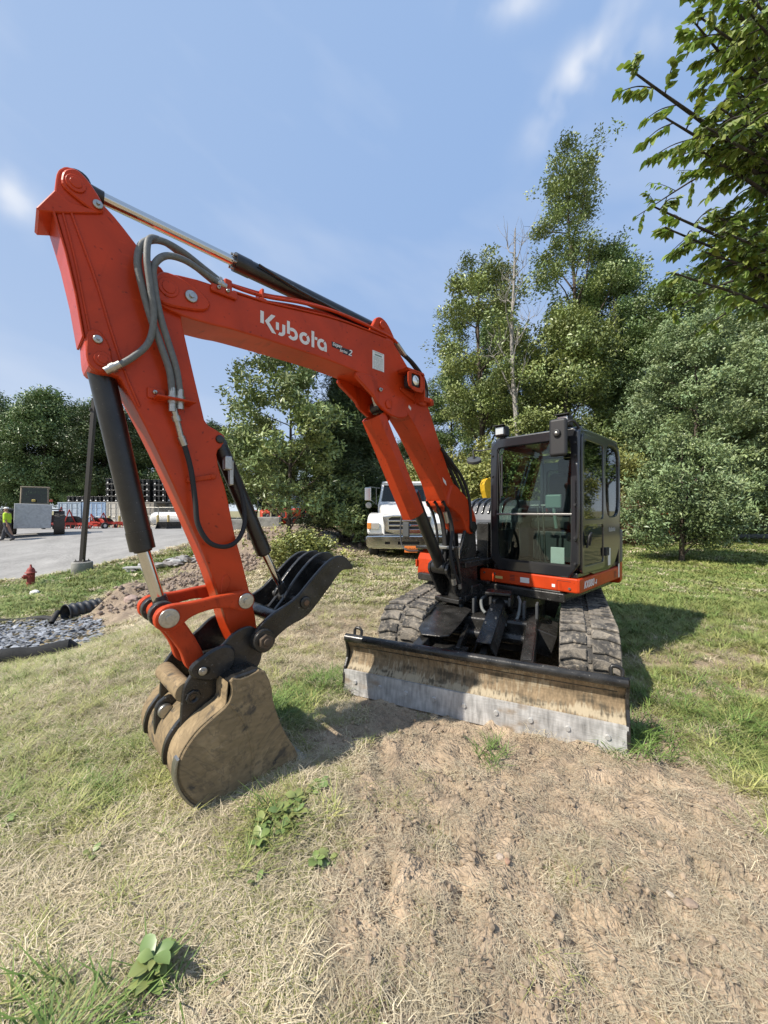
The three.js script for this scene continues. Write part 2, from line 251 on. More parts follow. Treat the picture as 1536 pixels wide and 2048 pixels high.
{
  const axis = (stops) => { const o = []; for (let i = 0; i < stops.length - 1; i++) { const [a, s] = stops[i], [b, t] = stops[i + 1]; let x = a; while (x < b - 1e-6) { o.push(x); x += mix(s, t, (x - a) / (b - a)); } } o.push(stops[stops.length - 1][0]); return o; };
  const xs = axis([[-500, 60], [-100, 9], [-30, 1.1], [-8, 0.22], [-2.6, 0.028], [2.6, 0.028], [7, 0.2], [30, 1.4], [100, 10], [500, 60]]);
  const zs = axis([[-700, 70], [-150, 14], [-50, 2], [-22, 0.7], [-9, 0.22], [-4.2, 0.05], [-3, 0.022], [-0.8, 0.018], [1.2, 0.12], [8, 1], [60, 12], [200, 60]]);
  const nx = xs.length, nzz = zs.length, pos = new Float32Array(nx * nzz * 3), col = new Float32Array(nx * nzz * 3), uv = new Float32Array(nx * nzz * 2);
  let k = 0;
  for (let j = 0; j < nzz; j++) for (let i = 0; i < nx; i++, k++) {
    const x = xs[i], z = zs[j], far = Math.hypot(x, z) > 60;
    let y = far ? terrain(clamp(x, -150, 150), clamp(z, -150, 40)) : H(x, z); const c = far ? { bare: 0, lush: 0.7, dug: 0, n2: 0, n3: 0 } : cover(x, z);
    if (inPoly(x, z, lotPoly)) y -= 0.06;
    if (inDitch(x, z)) y -= 0.05;
    const dug = c.dug; y += far ? 0 : dug * (0.05 + 0.10 * fbm(x * 1.7, 6, z * 1.7, 4));
    pos.set([x, y, z], k * 3); uv.set([x, z], k * 2);
    const damp = smooth(0.0, 0.35, fbm(x * 1.6 + 11, 2, z * 1.6, 4) + c.n3 * 0.4) * c.bare, q = (1 + c.n3 * 0.5 + c.n2 * 0.4) * (1 - 0.34 * damp);
    let cr = mix(mix(0.34, 0.22, c.lush), 0.385, c.bare), cg = mix(mix(0.285, 0.215, c.lush), 0.30, c.bare), cb = mix(mix(0.185, 0.10, c.lush), 0.212, c.bare);
    cr = mix(cr, 0.30, dug); cg = mix(cg, 0.235, dug); cb = mix(cb, 0.175, dug);
    col.set([cr * q, cg * q, cb * q], k * 3);
  }
  const idx = []; for (let j = 0; j < nzz - 1; j++) for (let i = 0; i < nx - 1; i++) { const a = j * nx + i, b = a + 1, c = a + nx, d = c + 1; idx.push(a, c, b, b, c, d); }
  const g = new THREE.BufferGeometry(); g.setAttribute('position', new THREE.BufferAttribute(pos, 3)); g.setAttribute('color', new THREE.BufferAttribute(col, 3)); g.setAttribute('uv', new THREE.BufferAttribute(uv, 2)); g.setIndex(idx); g.computeVertexNormals();
  const m = std([1, 1, 1], 0.97, { map: rep(T.soil, 0.9), vertexColors: true, bumpMap: rep(T.soilBump, 1.3), bumpScale: 0.035 }); m.color.setRGB(1.3, 1.3, 1.3);
  const o = new THREE.Mesh(g, m); o.name = 'ground'; o.userData.kind = 'structure'; o.receiveShadow = true; scene.add(o);
}
function sheet(name, nearL, farL, nu, nv, lift, mat) { // a sheet laid on the terrain between two edge lines
  const at = (l, t) => { const q = clamp(t, 0, 0.99999) * (l.length - 1), i = Math.floor(q), f = q - i; return [mix(l[i][0], l[i + 1][0], f), mix(l[i][1], l[i + 1][1], f)]; };
  const pos = [], uv = [], idx = [];
  for (let j = 0; j <= nv; j++) for (let i = 0; i <= nu; i++) { const a = at(nearL, i / nu), b = at(farL, i / nu), t = j / nv, x = mix(a[0], b[0], t), z = mix(a[1], b[1], t); const ex = j === 0 || i === nu ? -0.05 : 0; pos.push(x, H(x, z) + lift + ex, z); uv.push(x, z); }
  for (let j = 0; j < nv; j++) for (let i = 0; i < nu; i++) { const a = j * (nu + 1) + i, b = a + 1, c = a + nu + 1, d = c + 1; idx.push(a, b, c, b, d, c); }
  const g = new THREE.BufferGeometry(); g.setAttribute('position', new THREE.Float32BufferAttribute(pos, 3)); g.setAttribute('uv', new THREE.Float32BufferAttribute(uv, 2)); g.setIndex(idx); g.computeVertexNormals();
  const o = new THREE.Mesh(g, mat); o.name = name; o.receiveShadow = true; o.castShadow = true; o.userData.kind = 'structure'; scene.add(o); return o;
}
sheet('asphalt_lot', lotNear, lotFar, 90, 90, 0.02, std([1, 1, 1], 0.95, { map: rep(T.asphalt, 0.22), bumpMap: rep(T.bump, 2), bumpScale: 0.004 }));
sheet('gravel_lane', [[10, -17.6], [16, -18.2], [24, -18.6], [34, -18.8]], [[10, -20.2], [16, -20.6], [24, -21], [34, -21.2]], 24, 6, 0.03, std([0.6, 0.57, 0.5], 0.95, { map: rep(T.asphalt, 0.5) }));
// ---------------------------------------------------------------- excavator: x forward, y up, z to the machine's right
const font = await new FontLoader().loadAsync('fonts/droid/droid_sans_bold.typeface.json');
const EX = thing('excavator', 'orange red tracked excavator with glazed black cab and its bucket resting on the ground', 'excavator', [1.43, 0, -4.70], R(-136));
const part = (name, geos, mat, parent = EX) => mesh(name, geos, mat, parent);
let word;
const LBL = (o, label) => { o.userData.label = label; return o; };
const under = new THREE.Matrix4().makeRotationY(R(20.5)); // the tracks stand turned against the upper structure
const upart = (name, geos, mat, parent = EX) => { const g = boxUV(join(geos)).applyMatrix4(under); const m = new THREE.Mesh(g, mat); m.name = name; m.castShadow = m.receiveShadow = true; parent.add(m); return m; };
function bolt(parent, x, y, z, r, name = 'pin_cap', mat = M.zinc, out = -1) { // capped pin end facing the machine's left
  const g = join(pin(x, y, z - 0.014, z, r), new THREE.CylinderGeometry(r * 0.42, r * 0.42, 0.014, 6).rotateX(Math.PI / 2).translate(x, y, z - 0.02));
  return part(name, g, mat, parent);
}
{ // boom
  const outline = [[3.74, 2.835], [3.708, 2.862], [3.645, 2.897], [3.484, 2.923], [3.299, 2.925], [3.084, 2.942], [2.605, 3.022], [2.394, 3.043], [1.95, 3.062], [1.884, 3.058], [1.833, 3.016], [1.661, 2.864], [1.57, 2.775], [1.409, 2.614], [1.181, 2.186], [1.064, 1.972], [0.951, 1.818], [0.73, 1.681], [0.582, 1.494], [0.575, 1.36], [0.662, 1.307], [0.75, 1.34], [0.824, 1.48], [0.951, 1.565], [1.064, 1.607], [1.120, 1.70], [1.185, 1.843], [1.348, 2.064], [1.520, 2.288], [1.668, 2.440], [1.781, 2.529], [1.915, 2.604], [2.059, 2.655], [2.238, 2.680], [2.394, 2.692], [2.605, 2.703], [2.841, 2.702], [3.094, 2.699], [3.321, 2.692], [3.4, 2.681], [3.52, 2.675], [3.585, 2.675], [3.633, 2.68], [3.69, 2.69], [3.735, 2.721], [3.76, 2.785]];
  const boom = part('boom', plate(soften(outline, 1, 0.2), 0, 0.26, 0.009, [], 2), M.red);
  // doubler plates welded on the flank, cast foot, raised hub
  part('cast_foot', plate(soften([[1.10, 1.625], [1.10, 1.70], [1.02, 1.86], [0.945, 1.828], [0.72, 1.69], [0.57, 1.50], [0.565, 1.36], [0.662, 1.297], [0.76, 1.33], [0.83, 1.475], [0.955, 1.557], [1.07, 1.60]], 1), -0.02, 0.28, 0.02, [], 2), M.red, boom);
  part('hub_plate', plate(soften([[3.74, 2.83], [3.76, 2.78], [3.735, 2.715], [3.67, 2.695], [3.47, 2.735], [3.44, 2.79], [3.48, 2.835], [3.62, 2.885], [3.70, 2.88]], 2), -0.022, 0.002, 0.008), M.red, boom);
  part('pin_ring', [pin(3.672, 2.795, -0.03, -0.02, 0.052), pin(3.672, 2.795, -0.036, -0.028, 0.034)], M.red, boom);
  bolt(boom, 3.555, 2.79, -0.022, 0.034, 'hub_bolt');
  part('foot_pin', pin(0.655, 1.385, -0.045, 0.30, 0.062), M.black, boom);
  part('upper_flange', plate(soften([[3.30, 2.927], [3.08, 2.944], [2.6, 3.024], [2.39, 3.046], [1.95, 3.064], [1.95, 3.075], [2.39, 3.058], [2.6, 3.036], [3.08, 2.956], [3.30, 2.938]], 0), -0.006, 0.266, 0.003), M.red, boom);
  // ears that carry the arm cylinder
  for (const z of [0.02, 0.2]) part('cylinder_ear', plate(soften([[2.16, 3.05], [1.80, 3.05], [1.86, 3.14], [1.93, 3.215], [2.0, 3.24], [2.06, 3.215], [2.09, 3.15]], 2), z, z + 0.04, 0.006), M.red, boom);
  part('ear_pin', pin(1.99, 3.17, 0.005, 0.255, 0.035), M.red, boom);
  // lift cylinder fork under the elbow
  for (const z of [-0.006, 0.23]) part('fork_cheek', plate(soften([[2.30, 2.69], [2.059, 2.69], [1.915, 2.64], [1.74, 2.52], [1.668, 2.434], [1.788, 2.386], [1.915, 2.40], [2.006, 2.44], [2.076, 2.478], [2.105, 2.523], [2.189, 2.575], [2.302, 2.640]], 1), z, z + 0.036, 0.008), M.red, boom);
  bolt(boom, 2.045, 2.59, -0.012, 0.018, 'fork_bolt');
  part('fork_pin', pin(1.94, 2.487, -0.02, 0.28, 0.04), M.red, boom);
  // hub hose bracket, line clamps
  part('line_bracket', [rb(0.16, 0.05, 0.02, 3.36, 2.90, -0.012), rb(0.05, 0.085, 0.10, 3.33, 2.955, 0.045)], M.red, boom); part('line_clamp', [rb(0.02, 0.10, 0.10, 3.10, 2.985, 0.05), rb(0.06, 0.03, 0.11, 3.10, 2.955, 0.05)], M.red, boom);
  for (const x of [3.40, 3.345]) bolt(boom, x, 2.905, -0.022, 0.011, 'bracket_bolt');
  const tubes = [[0.015, 0], [0.06, 0.035], [0.105, 0.01]];
  tubes.forEach(([z, dy]) => part('hydraulic_line', hose([[3.36, 2.975 + dy * 0.6, z], [3.22, 2.975 + dy, z], [3.06, 2.995 + dy, z], [2.80, 3.055 + dy, z], [2.5, 3.10 + dy * 0.8, z], [2.1, 3.105 + dy * 0.7, z], [1.86, 3.09 + dy, z], [1.80, 3.06 + dy, z]], 0.0115, 40, 8), M.red, boom));
  // rubber hoses over the elbow
  [[0.015, 0], [0.06, 0.03]].forEach(([z, d]) => {
    part('line_fitting', rod([1.81, 3.065 + d, z], [1.70, 2.985 + d, z], 0.017, 0.017, 10), M.zinc, boom);
    part('elbow_hose', hose([[1.71, 2.99 + d, z], [1.60, 2.935 + d * 1.2, z - 0.01], [1.47, 2.84 + d, z - 0.015], [1.41, 2.74 + d * 0.4, z - 0.01], [1.395, 2.655, z]], 0.0165, 26, 8), M.rubber, boom);
  });
  part('lower_clamp', [rb(0.12, 0.05, 0.14, 1.42, 2.62, 0.03, 0.012), rb(0.05, 0.06, 0.18, 1.385, 2.605, 0.04, 0.012)], M.redWorn, boom);
  // work light in its guard
  const guard = part('light_guard', [plate(soften([[1.82, 2.80], [1.62, 2.80], [1.60, 2.63], [1.74, 2.62], [1.82, 2.66]], 1), -0.13, -0.118, 0.003, [rrect(1.655, 2.66, 1.775, 2.775, 0.02).reverse()]), plate(soften([[1.83, 2.81], [1.61, 2.81], [1.595, 2.79], [1.81, 2.79]], 0), -0.13, 0.0, 0.003), plate([[1.60, 2.80], [1.615, 2.80], [1.60, 2.56], [1.585, 2.56]], -0.13, 0.0, 0.003), plate(soften([[1.80, 2.64], [1.55, 2.56], [1.45, 2.56], [1.42, 2.60], [1.56, 2.645], [1.80, 2.67]], 1), -0.02, 0.0, 0.004)], M.redWorn, boom);
  part('lamp_housing', rb(0.125, 0.12, 0.09, 1.715, 2.72, -0.075, 0.02, 2), M.darkPlastic, guard);
  part('lamp_lens', [new THREE.SphereGeometry(0.06, 20, 8, 0, Math.PI * 2, 0, 0.9).rotateX(-Math.PI / 2).scale(0.92, 0.92, 0.5).translate(1.715, 2.72, -0.108)], M.lens, guard);
  // lettering: stroked logotype, 2 mm thick
  const ring = (cx, cy, r0, r1, a0, a1, n = 16) => { const o = []; for (let i = 0; i <= n; i++) { const t = R(mix(a0, a1, i / n)); o.push([cx + r1 * Math.cos(t), cy + r1 * Math.sin(t)]); } for (let i = n; i >= 0; i--) { const t = R(mix(a0, a1, i / n)); o.push([cx + r0 * Math.cos(t), cy + r0 * Math.sin(t)]); } return o; };
  const logo = { k: [[[0, 0.042], [0.024, 0.042], [0.024, 0.122], [0, 0.122]], [[0.078, 0.122], [0.108, 0.122], [0.062, 0.064], [0.113, 0.001], [0.083, 0.001], [0.032, 0.064]]],
    u: [[[0.112, 0.034], [0.134, 0.034], [0.134, 0.084], [0.112, 0.084]], ring(0.146, 0.036, 0.014, 0.036, -118, 0), [[0.160, 0.036], [0.182, 0.036], [0.182, 0.084], [0.160, 0.084]]],
    b: [[[0.196, 0.034], [0.218, 0.034], [0.218, 0.122], [0.196, 0.122]], ring(0.239, 0.042, 0.02, 0.043, -140, 128)],
    o: [ring(0.337, 0.042, 0.02, 0.043, 58, 330)], o2: [ring(0.337, 0.042, 0.02, 0.043, -24, 46)],
    t: [[[0.396, 0.0], [0.419, 0.0], [0.419, 0.118], [0.396, 0.118]], [[0.424, 0.062], [0.446, 0.062], [0.446, 0.082], [0.424, 0.082]]],
    a: [ring(0.488, 0.042, 0.02, 0.043, 62, 322), [[0.508, 0.0], [0.531, 0.0], [0.531, 0.045], [0.508, 0.045]], ring(0.488, 0.042, 0.02, 0.043, 0, 50)] };
  const put = (shapes, x, y, z, s = 1) => join(shapes.map((p) => plate(p, 0, 0.0022, 0))).scale(s, s, 1).rotateY(Math.PI).translate(x, y, z);
  for (const k of Object.keys(logo)) part('letter', put(logo[k], 3.121, 2.756, -0.0005), M.white, boom);
  word = (txt, size, x, y, z, mat, parent, sx = 1) => part('lettering', new TextGeometry(txt, { font, size, depth: 0.002, curveSegments: 3 }).scale(sx, 1, 1).applyMatrix4(new THREE.Matrix4().makeShear(0, 0, 0.22, 0, 0, 0)).rotateY(Math.PI).translate(x, y, z), mat, parent);
  const deco = part('series_decal', plate(soften([[2.545, 2.852], [2.46, 2.852], [2.45, 2.835], [2.352, 2.838], [2.348, 2.79], [2.43, 2.79], [2.44, 2.81], [2.54, 2.812]], 0), -0.0018, 0.0005, 0), M.darkPlastic, boom);
  word('Super', 0.026, 2.538, 2.824, -0.0022, M.white, deco, 0.9); word('Series', 0.022, 2.47, 2.797, -0.0022, M.white, deco, 0.85); word('2', 0.048, 2.385, 2.792, -0.0025, M.white, deco);
  // printed notice
  const notice = texture(128, (u, v) => { const line = Math.floor(v * 30), inset = u > 0.08 && u < 0.9, head = v > 0.7 && v < 0.93; const ink = head ? (Math.floor(v * 13) % 2 === 0 && u > 0.2 && u < 0.8 ? 0.8 : 0) : (line % 2 === 0 && inset && tn(u, line / 30, 26, 4) > -0.22 ? 0.5 : 0); const c = [0.72, 0.73, 0.70]; return c.map((q, i) => mix(q, [0.03, 0.12, 0.08][i], ink)); }, { wrap: false });
  const nm = new THREE.Mesh(new THREE.PlaneGeometry(0.135, 0.155).rotateY(Math.PI).translate(2.057, 2.832, -0.0025), std([1, 1, 1], 0.6, { map: notice })); nm.name = 'notice'; nm.castShadow = nm.receiveShadow = true; boom.add(nm);
  part('sticker', plate([[1.672, 2.535], [1.64, 2.515], [1.645, 2.49], [1.677, 2.51]], -0.0025, 0.001, 0), M.white, boom);
  part('sticker', plate([[1.165, 1.90], [1.115, 1.865], [1.10, 1.82], [1.148, 1.855]], -0.0025, 0.001, 0), M.white, boom);
}
function cylinderOf(name, label, a, b, c, R0, r1, z, opts = {}) { // barrel from a to b, rod on to c, all in the plane z
  const A = [a[0], a[1], z], B = [b[0], b[1], z], Cc = [c[0], c[1], z], ax = V(...B).sub(V(...A)).normalize();
  const at = (p, t) => [p[0] + ax.x * t, p[1] + ax.y * t, z];
  const barrel = part(name, [rod(at(A, 0.02), B, R0, R0, 28), rod(at(B, -0.10), at(B, 0.006), R0 * 1.05, R0 * 1.05, 28), rod(at(B, 0.005), at(B, 0.02), R0 * 0.8, R0 * 0.72, 24), rod(at(A, -0.005), at(A, 0.04), R0 * 0.7, R0 * 1.02, 24), pin(a[0], a[1], z - R0 * 0.75, z + R0 * 0.75, R0 * 0.85)], M.cylBlack);
  if (label) LBL(barrel, label);
  part('piston_rod', [rod(B, Cc, r1, r1, 24)], M.chrome, barrel);
  part('rod_eye', [pin(c[0], c[1], z - r1 * 1.8, z + r1 * 1.8, r1 * 1.7), rod(at(Cc, -0.11), at(Cc, -0.02), r1 * 1.12, r1 * 1.35, 18)], opts.eye || M.black, barrel);
  return barrel;
}
{ // arm cylinder along the top of the boom: barrel at the boom, bright rod to the arm
  const cyl = cylinderOf('arm_cylinder', 'black arm cylinder along the top of the boom', [1.985, 3.17], [3.235, 3.205], [4.055, 3.225], 0.056, 0.031, 0.13);
  for (const d of [0, 60, 120, 180, 240, 300]) part('gland_bolt', rod([3.235, 3.205 + 0.045 * Math.cos(R(d)), 0.13 + 0.045 * Math.sin(R(d))], [3.262, 3.206 + 0.045 * Math.cos(R(d)), 0.13 + 0.045 * Math.sin(R(d))], 0.009, 0.009, 6), M.steel, cyl);
  part('cylinder_line', hose([[3.1, 3.215, 0.06], [2.8, 3.165, 0.055], [2.5, 3.15, 0.06], [2.15, 3.13, 0.07]], 0.009, 20, 6), M.black, cyl);
}
{ // arm
  const outline = [[4.144, 3.167], [4.15, 3.09], [4.153, 3.019], [4.102, 2.814], [4.065, 2.628], [4.036, 2.438], [4.03, 2.322], [4.018, 2.275], [3.973, 2.257], [3.92, 2.265], [3.888, 2.258], [3.857, 2.193], [3.75, 1.974], [3.611, 1.656], [3.439, 1.228], [3.379, 1.041], [3.311, 0.807], [3.264, 0.68], [3.2, 0.64], [3.135, 0.68], [3.129, 0.811], [3.17, 0.987], [3.237, 1.261], [3.28, 1.417], [3.33, 1.675], [3.379, 1.825], [3.392, 1.922], [3.352, 1.967], [3.337, 2.022], [3.37, 2.045], [3.457, 2.084], [3.482, 2.191], [3.527, 2.38], [3.574, 2.586], [3.611, 2.77], [3.676, 2.915], [3.771, 2.949], [3.897, 3.08], [3.967, 3.135], [4.014, 3.199], [4.04, 3.224], [4.073, 3.243], [4.111, 3.231], [4.135, 3.2]];
  const arm = part('arm', plate(soften(outline, 1, 0.2), 0.03, 0.23, 0.008, [], 2), M.red);
  part('tip_plate', plate(soften([[4.12, 3.20], [4.13, 3.12], [4.05, 3.08], [3.99, 3.06], [3.955, 3.08], [3.965, 3.13], [4.02, 3.205], [4.07, 3.238]], 2), 0.014, 0.032, 0.006), M.red, arm);
  part('pin_ring', [pin(4.072, 3.155, 0.004, 0.016, 0.04), pin(4.072, 3.155, -0.002, 0.006, 0.024)], M.red, arm);
  bolt(arm, 3.985, 3.10, 0.014, 0.022, 'plate_bolt');
  part('lug_plate', plate(soften([[4.03, 2.46], [4.035, 2.31], [4.0, 2.262], [3.955, 2.262], [3.92, 2.30], [3.93, 2.40], [3.975, 2.475]], 2), 0.012, 0.032, 0.006), M.red, arm);
  part('pin_ring', [pin(3.965, 2.325, 0.002, 0.014, 0.038), pin(3.965, 2.325, -0.003, 0.004, 0.022)], M.red, arm);
  bolt(arm, 3.985, 2.42, 0.012, 0.021, 'plate_bolt');
  part('cross_plate', plate([[4.15, 3.085], [4.215, 2.965], [4.205, 2.955], [4.125, 2.99], [3.98, 3.065], [3.98, 3.075], [4.09, 3.06]], 0.018, 0.242, 0.004), M.red, arm);
  part('weld_bead', [hose([[4.09, 3.02, 0.027], [3.99, 2.72, 0.027], [3.93, 2.5, 0.027], [3.87, 2.3, 0.027], [3.80, 2.12, 0.027]], 0.007, 30, 6), hose([[4.125, 3.02, 0.027], [4.075, 2.8, 0.027], [4.04, 2.6, 0.027], [4.015, 2.45, 0.027]], 0.006, 24, 6)], M.red, arm);
  part('back_flange', plate([[4.155, 3.01], [4.104, 2.81], [4.067, 2.626], [4.037, 2.42], [4.047, 2.42], [4.077, 2.626], [4.114, 2.81], [4.166, 3.01]], 0.018, 0.242, 0.003), M.red, arm);
  // hose clamp bracket, stop bracket, tip cover
  const br = part('hose_bracket', [rb(0.20, 0.012, 0.11, 3.64, 2.175, -0.02), rb(0.09, 0.06, 0.012, 3.72, 2.205, 0.022)], M.red, arm); bolt(br, 3.73, 2.21, 0.015, 0.012, 'bracket_bolt');
  part('tie_bar', [bar([3.55, 1.735, 0.012], [3.42, 1.765, 0.012], 0.022, 0.03), pin(3.55, 1.735, -0.005, 0.03, 0.018), pin(3.42, 1.765, -0.005, 0.03, 0.018)], M.redWorn, arm);
  part('thumb_ear_pin', pin(3.372, 2.0, 0.015, 0.245, 0.026), M.black, arm);
  part('tip_guard', plate(soften([[3.36, 1.145], [3.33, 1.165], [3.30, 1.12], [3.345, 1.02], [3.37, 1.03]], 1), 0.024, 0.034, 0.004), M.red, arm);
  // grey sleeved hoses from the boom lines over the hub and down the arm
  const hz = [[0.0, 0], [0.05, 0.03], [0.02, -0.03]];
  const hs = part('arm_hose', hose([[3.385, 2.985, 0.03], [3.47, 3.01, 0.02], [3.60, 3.035, -0.01], [3.72, 3.03, -0.03], [3.80, 2.965, -0.045], [3.825, 2.86, -0.05], [3.80, 2.72, -0.05], [3.76, 2.58, -0.045], [3.715, 2.46, -0.04], [3.67, 2.33, -0.035], [3.655, 2.22, -0.03]], 0.0185, 70, 12), M.hoseGrey);
  LBL(hs, 'thick grey sleeved hose looping from boom lines to the arm');
  part('arm_hose', hose([[3.385, 2.945, 0.0], [3.50, 2.965, -0.02], [3.61, 2.965, -0.055], [3.70, 2.935, -0.07], [3.755, 2.855, -0.075], [3.75, 2.74, -0.07], [3.72, 2.60, -0.06], [3.68, 2.48, -0.05], [3.635, 2.34, -0.04], [3.615, 2.22, -0.03]], 0.0175, 70, 12), M.hoseGrey);
  part('arm_hose', hose([[3.385, 2.99, 0.09], [3.52, 3.035, 0.07], [3.68, 3.05, 0.0], [3.77, 3.0, -0.06], [3.79, 2.88, -0.085], [3.775, 2.74, -0.085], [3.755, 2.58, -0.07], [3.775, 2.45, -0.05], [3.84, 2.36, -0.04], [3.905, 2.30, -0.02]], 0.0165, 70, 12), M.hoseGrey);
  for (const [a, b] of [[[3.345, 2.975, 0.035], [3.40, 2.985, 0.03]], [[3.345, 2.94, 0.0], [3.40, 2.947, 0.0]], [[3.345, 2.985, 0.09], [3.40, 2.992, 0.09]], [[3.655, 2.24, -0.03], [3.652, 2.11, -0.025]], [[3.615, 2.24, -0.03], [3.612, 2.13, -0.025]], [[3.895, 2.31, -0.025], [3.955, 2.265, 0.0]]]) part('hose_fitting', [rod(a, b, 0.02, 0.02, 10), rod(V(...a).lerp(V(...b), 0.35).toArray(), V(...a).lerp(V(...b), 0.65).toArray(), 0.026, 0.026, 6)], M.zinc);
  part('hose_fitting', [rod([3.645, 2.13, -0.025], [3.605, 1.98, -0.012], 0.017, 0.016, 10), rod([3.605, 1.98, -0.012], [3.585, 1.93, -0.01], 0.022, 0.02, 6), rod([3.635, 2.09, -0.022], [3.626, 2.06, -0.02], 0.024, 0.024, 6)], M.zinc);
  LBL(part('thumb_hose', hose([[3.588, 1.94, -0.01], [3.555, 1.80, -0.018], [3.535, 1.62, -0.03], [3.52, 1.47, -0.04], [3.455, 1.365, -0.05], [3.36, 1.34, -0.04], [3.27, 1.375, 0.0], [3.215, 1.47, 0.03], [3.215, 1.62, 0.05], [3.26, 1.78, 0.06], [3.315, 1.89, 0.07]], 0.0145, 70, 10), M.rubber), 'black rubber hose hanging in a loop across the arm');
}
{ // bucket cylinder in front of the arm, links
  cylinderOf('bucket_cylinder', 'black bucket cylinder in front of the arm', [3.962, 2.325], [3.765, 1.345], [3.66, 0.955], 0.062, 0.034, 0.13);
  const near = soften([[3.70, 1.045], [3.755, 1.0], [3.75, 0.93], [3.69, 0.895], [3.63, 0.915], [3.56, 0.965], [3.44, 0.985], [3.33, 0.965], [3.27, 0.93], [3.205, 0.95], [3.19, 1.01], [3.235, 1.065], [3.30, 1.06], [3.42, 1.055], [3.56, 1.04]], 2);
  for (const [z0, z1] of [[-0.08, -0.025], [0.285, 0.34]]) { const l = part('guide_link', [plate(near, z0, z1, 0.012, [], 2)], M.redWorn); bolt(l, 3.255, 1.0, z0, 0.048); bolt(l, 3.685, 0.975, z0, 0.052); }
  part('guide_boss', [pin(3.25, 1.0, -0.03, 0.29, 0.045), pin(3.685, 0.975, -0.03, 0.29, 0.05)], M.redWorn);
  for (const z of [0.02, 0.19]) part('link_spacer', pin(3.685, 0.975, z, z + 0.05, 0.072), M.black);
  const con = part('connecting_link', [0.0, 0.20].map((z) => plate(soften([[3.735, 0.98], [3.70, 1.03], [3.64, 1.02], [3.60, 0.95], [3.53, 0.83], [3.47, 0.70], [3.475, 0.63], [3.53, 0.61], [3.575, 0.65], [3.60, 0.75], [3.68, 0.88]], 2), z, z + 0.06, 0.014, [], 2)), M.redWorn);
  part('link_web', [bar([3.63, 0.89, 0.13], [3.55, 0.73, 0.13], 0.16, 0.05, 0.01)], M.redWorn, con);
}
{ // bucket with its mounting ears, open towards the machine
  const side = [[3.422, 0.62], [3.345, 0.60], [3.223, 0.627], [3.172, 0.511], [3.155, 0.381], [3.088, 0.194], [2.985, 0.015], [3.0, -0.045], [3.142, -0.058], [3.27, -0.056], [3.425, -0.05], [3.543, -0.022], [3.614, 0.034], [3.667, 0.126], [3.688, 0.205], [3.679, 0.278], [3.652, 0.33], [3.591, 0.394], [3.512, 0.438], [3.434, 0.478], [3.41, 0.54]];
  const bk = part('bucket', [plate(soften(side, 1), -0.25, -0.225, 0.006), plate(soften(side, 1), 0.485, 0.51, 0.006)], M.mud);
  LBL(bk, 'mud coated digging bucket resting on the ground');
  const sp = [[3.43, 0.60], [3.438, 0.55], [3.445, 0.482], [3.515, 0.444], [3.597, 0.399], [3.658, 0.335], [3.686, 0.28], [3.695, 0.204], [3.674, 0.122], [3.62, 0.028], [3.547, -0.03], [3.427, -0.058], [3.27, -0.064], [3.142, -0.066], [3.0, -0.053]];
  const curve = new THREE.SplineCurve(sp.map((p) => new THREE.Vector2(...p))).getPoints(48).map((p) => [p.x, p.y]);
  const inner = curve.map(([x, y]) => { const l = Math.hypot(x - 3.38, y - 0.22); return [x - (x - 3.38) / l * 0.02, y - (y - 0.22) / l * 0.02]; });
  part('back_shell', plate([...curve, ...inner.reverse()], -0.24, 0.50, 0.003), M.mud, bk);
  part('wear_strip', [plate(curve.slice(20, 40).map((p) => p).concat(curve.slice(20, 40).reverse().map((p) => [p[0] + 0.012, p[1] - 0.004])), -0.256, -0.20, 0.002)], M.steel, bk);
  part('gusset', [plate(soften([[3.432, 0.48], [3.40, 0.47], [3.33, 0.36], [3.29, 0.22], [3.278, 0.05], [3.292, 0.05], [3.308, 0.22], [3.345, 0.352]], 1), -0.2535, -0.248, 0.003)], M.mud, bk);
  part('cutting_lip', plate([[3.11, -0.075], [2.93, -0.04], [2.925, -0.028], [3.0, -0.03], [3.11, -0.05]], -0.262, 0.522, 0.004), M.steel, bk);
  for (let i = 0; i < 5; i++) part('tooth', plate([[2.99, -0.03], [2.90, -0.045], [2.845, -0.075], [2.85, -0.082], [3.0, -0.062]], -0.25 + i * 0.178, -0.20 + i * 0.178, 0.008), M.steel, bk);
  part('lip_block', plate(soften([[3.43, 0.62], [3.22, 0.63], [3.25, 0.55], [3.40, 0.52]], 1), -0.245, 0.505, 0.01), M.black, bk);
  const ear = soften([[3.675, 0.256], [3.633, 0.344], [3.62, 0.563], [3.597, 0.608], [3.539, 0.678], [3.407, 0.754], [3.324, 0.827], [3.236, 0.845], [3.183, 0.812], [3.14, 0.719], [3.163, 0.57], [3.327, 0.45], [3.473, 0.34], [3.62, 0.22]], 2);
  for (const z of [-0.09, 0.325]) { const e = part('bucket_ear', plate(ear, z, z + 0.028, 0.006, [circle(3.565, 0.51, 0.022, 14).reverse()]), M.black, bk); if (z < 0) { part('ear_collar', plate(circle(3.565, 0.51, 0.042, 8), z - 0.012, z + 0.001, 0.004, [circle(3.565, 0.51, 0.021, 14).reverse()]), M.black, e); part('side_boss', plate(soften([[3.60, 0.70], [3.42, 0.78], [3.33, 0.74], [3.34, 0.62], [3.46, 0.57], [3.58, 0.62]], 2), z - 0.03, z, 0.012), M.black, e); bolt(e, 3.525, 0.655, z - 0.03, 0.024, 'keeper_bolt', M.steel); } }
  part('cross_tube', [pin(3.60, 0.545, -0.075, 0.335, 0.055, 24)], M.mud, bk);
  part('cross_pin', [pin(3.505, 0.65, -0.12, 0.38, 0.03), pin(3.20, 0.74, -0.13, 0.39, 0.04)], M.black, bk);
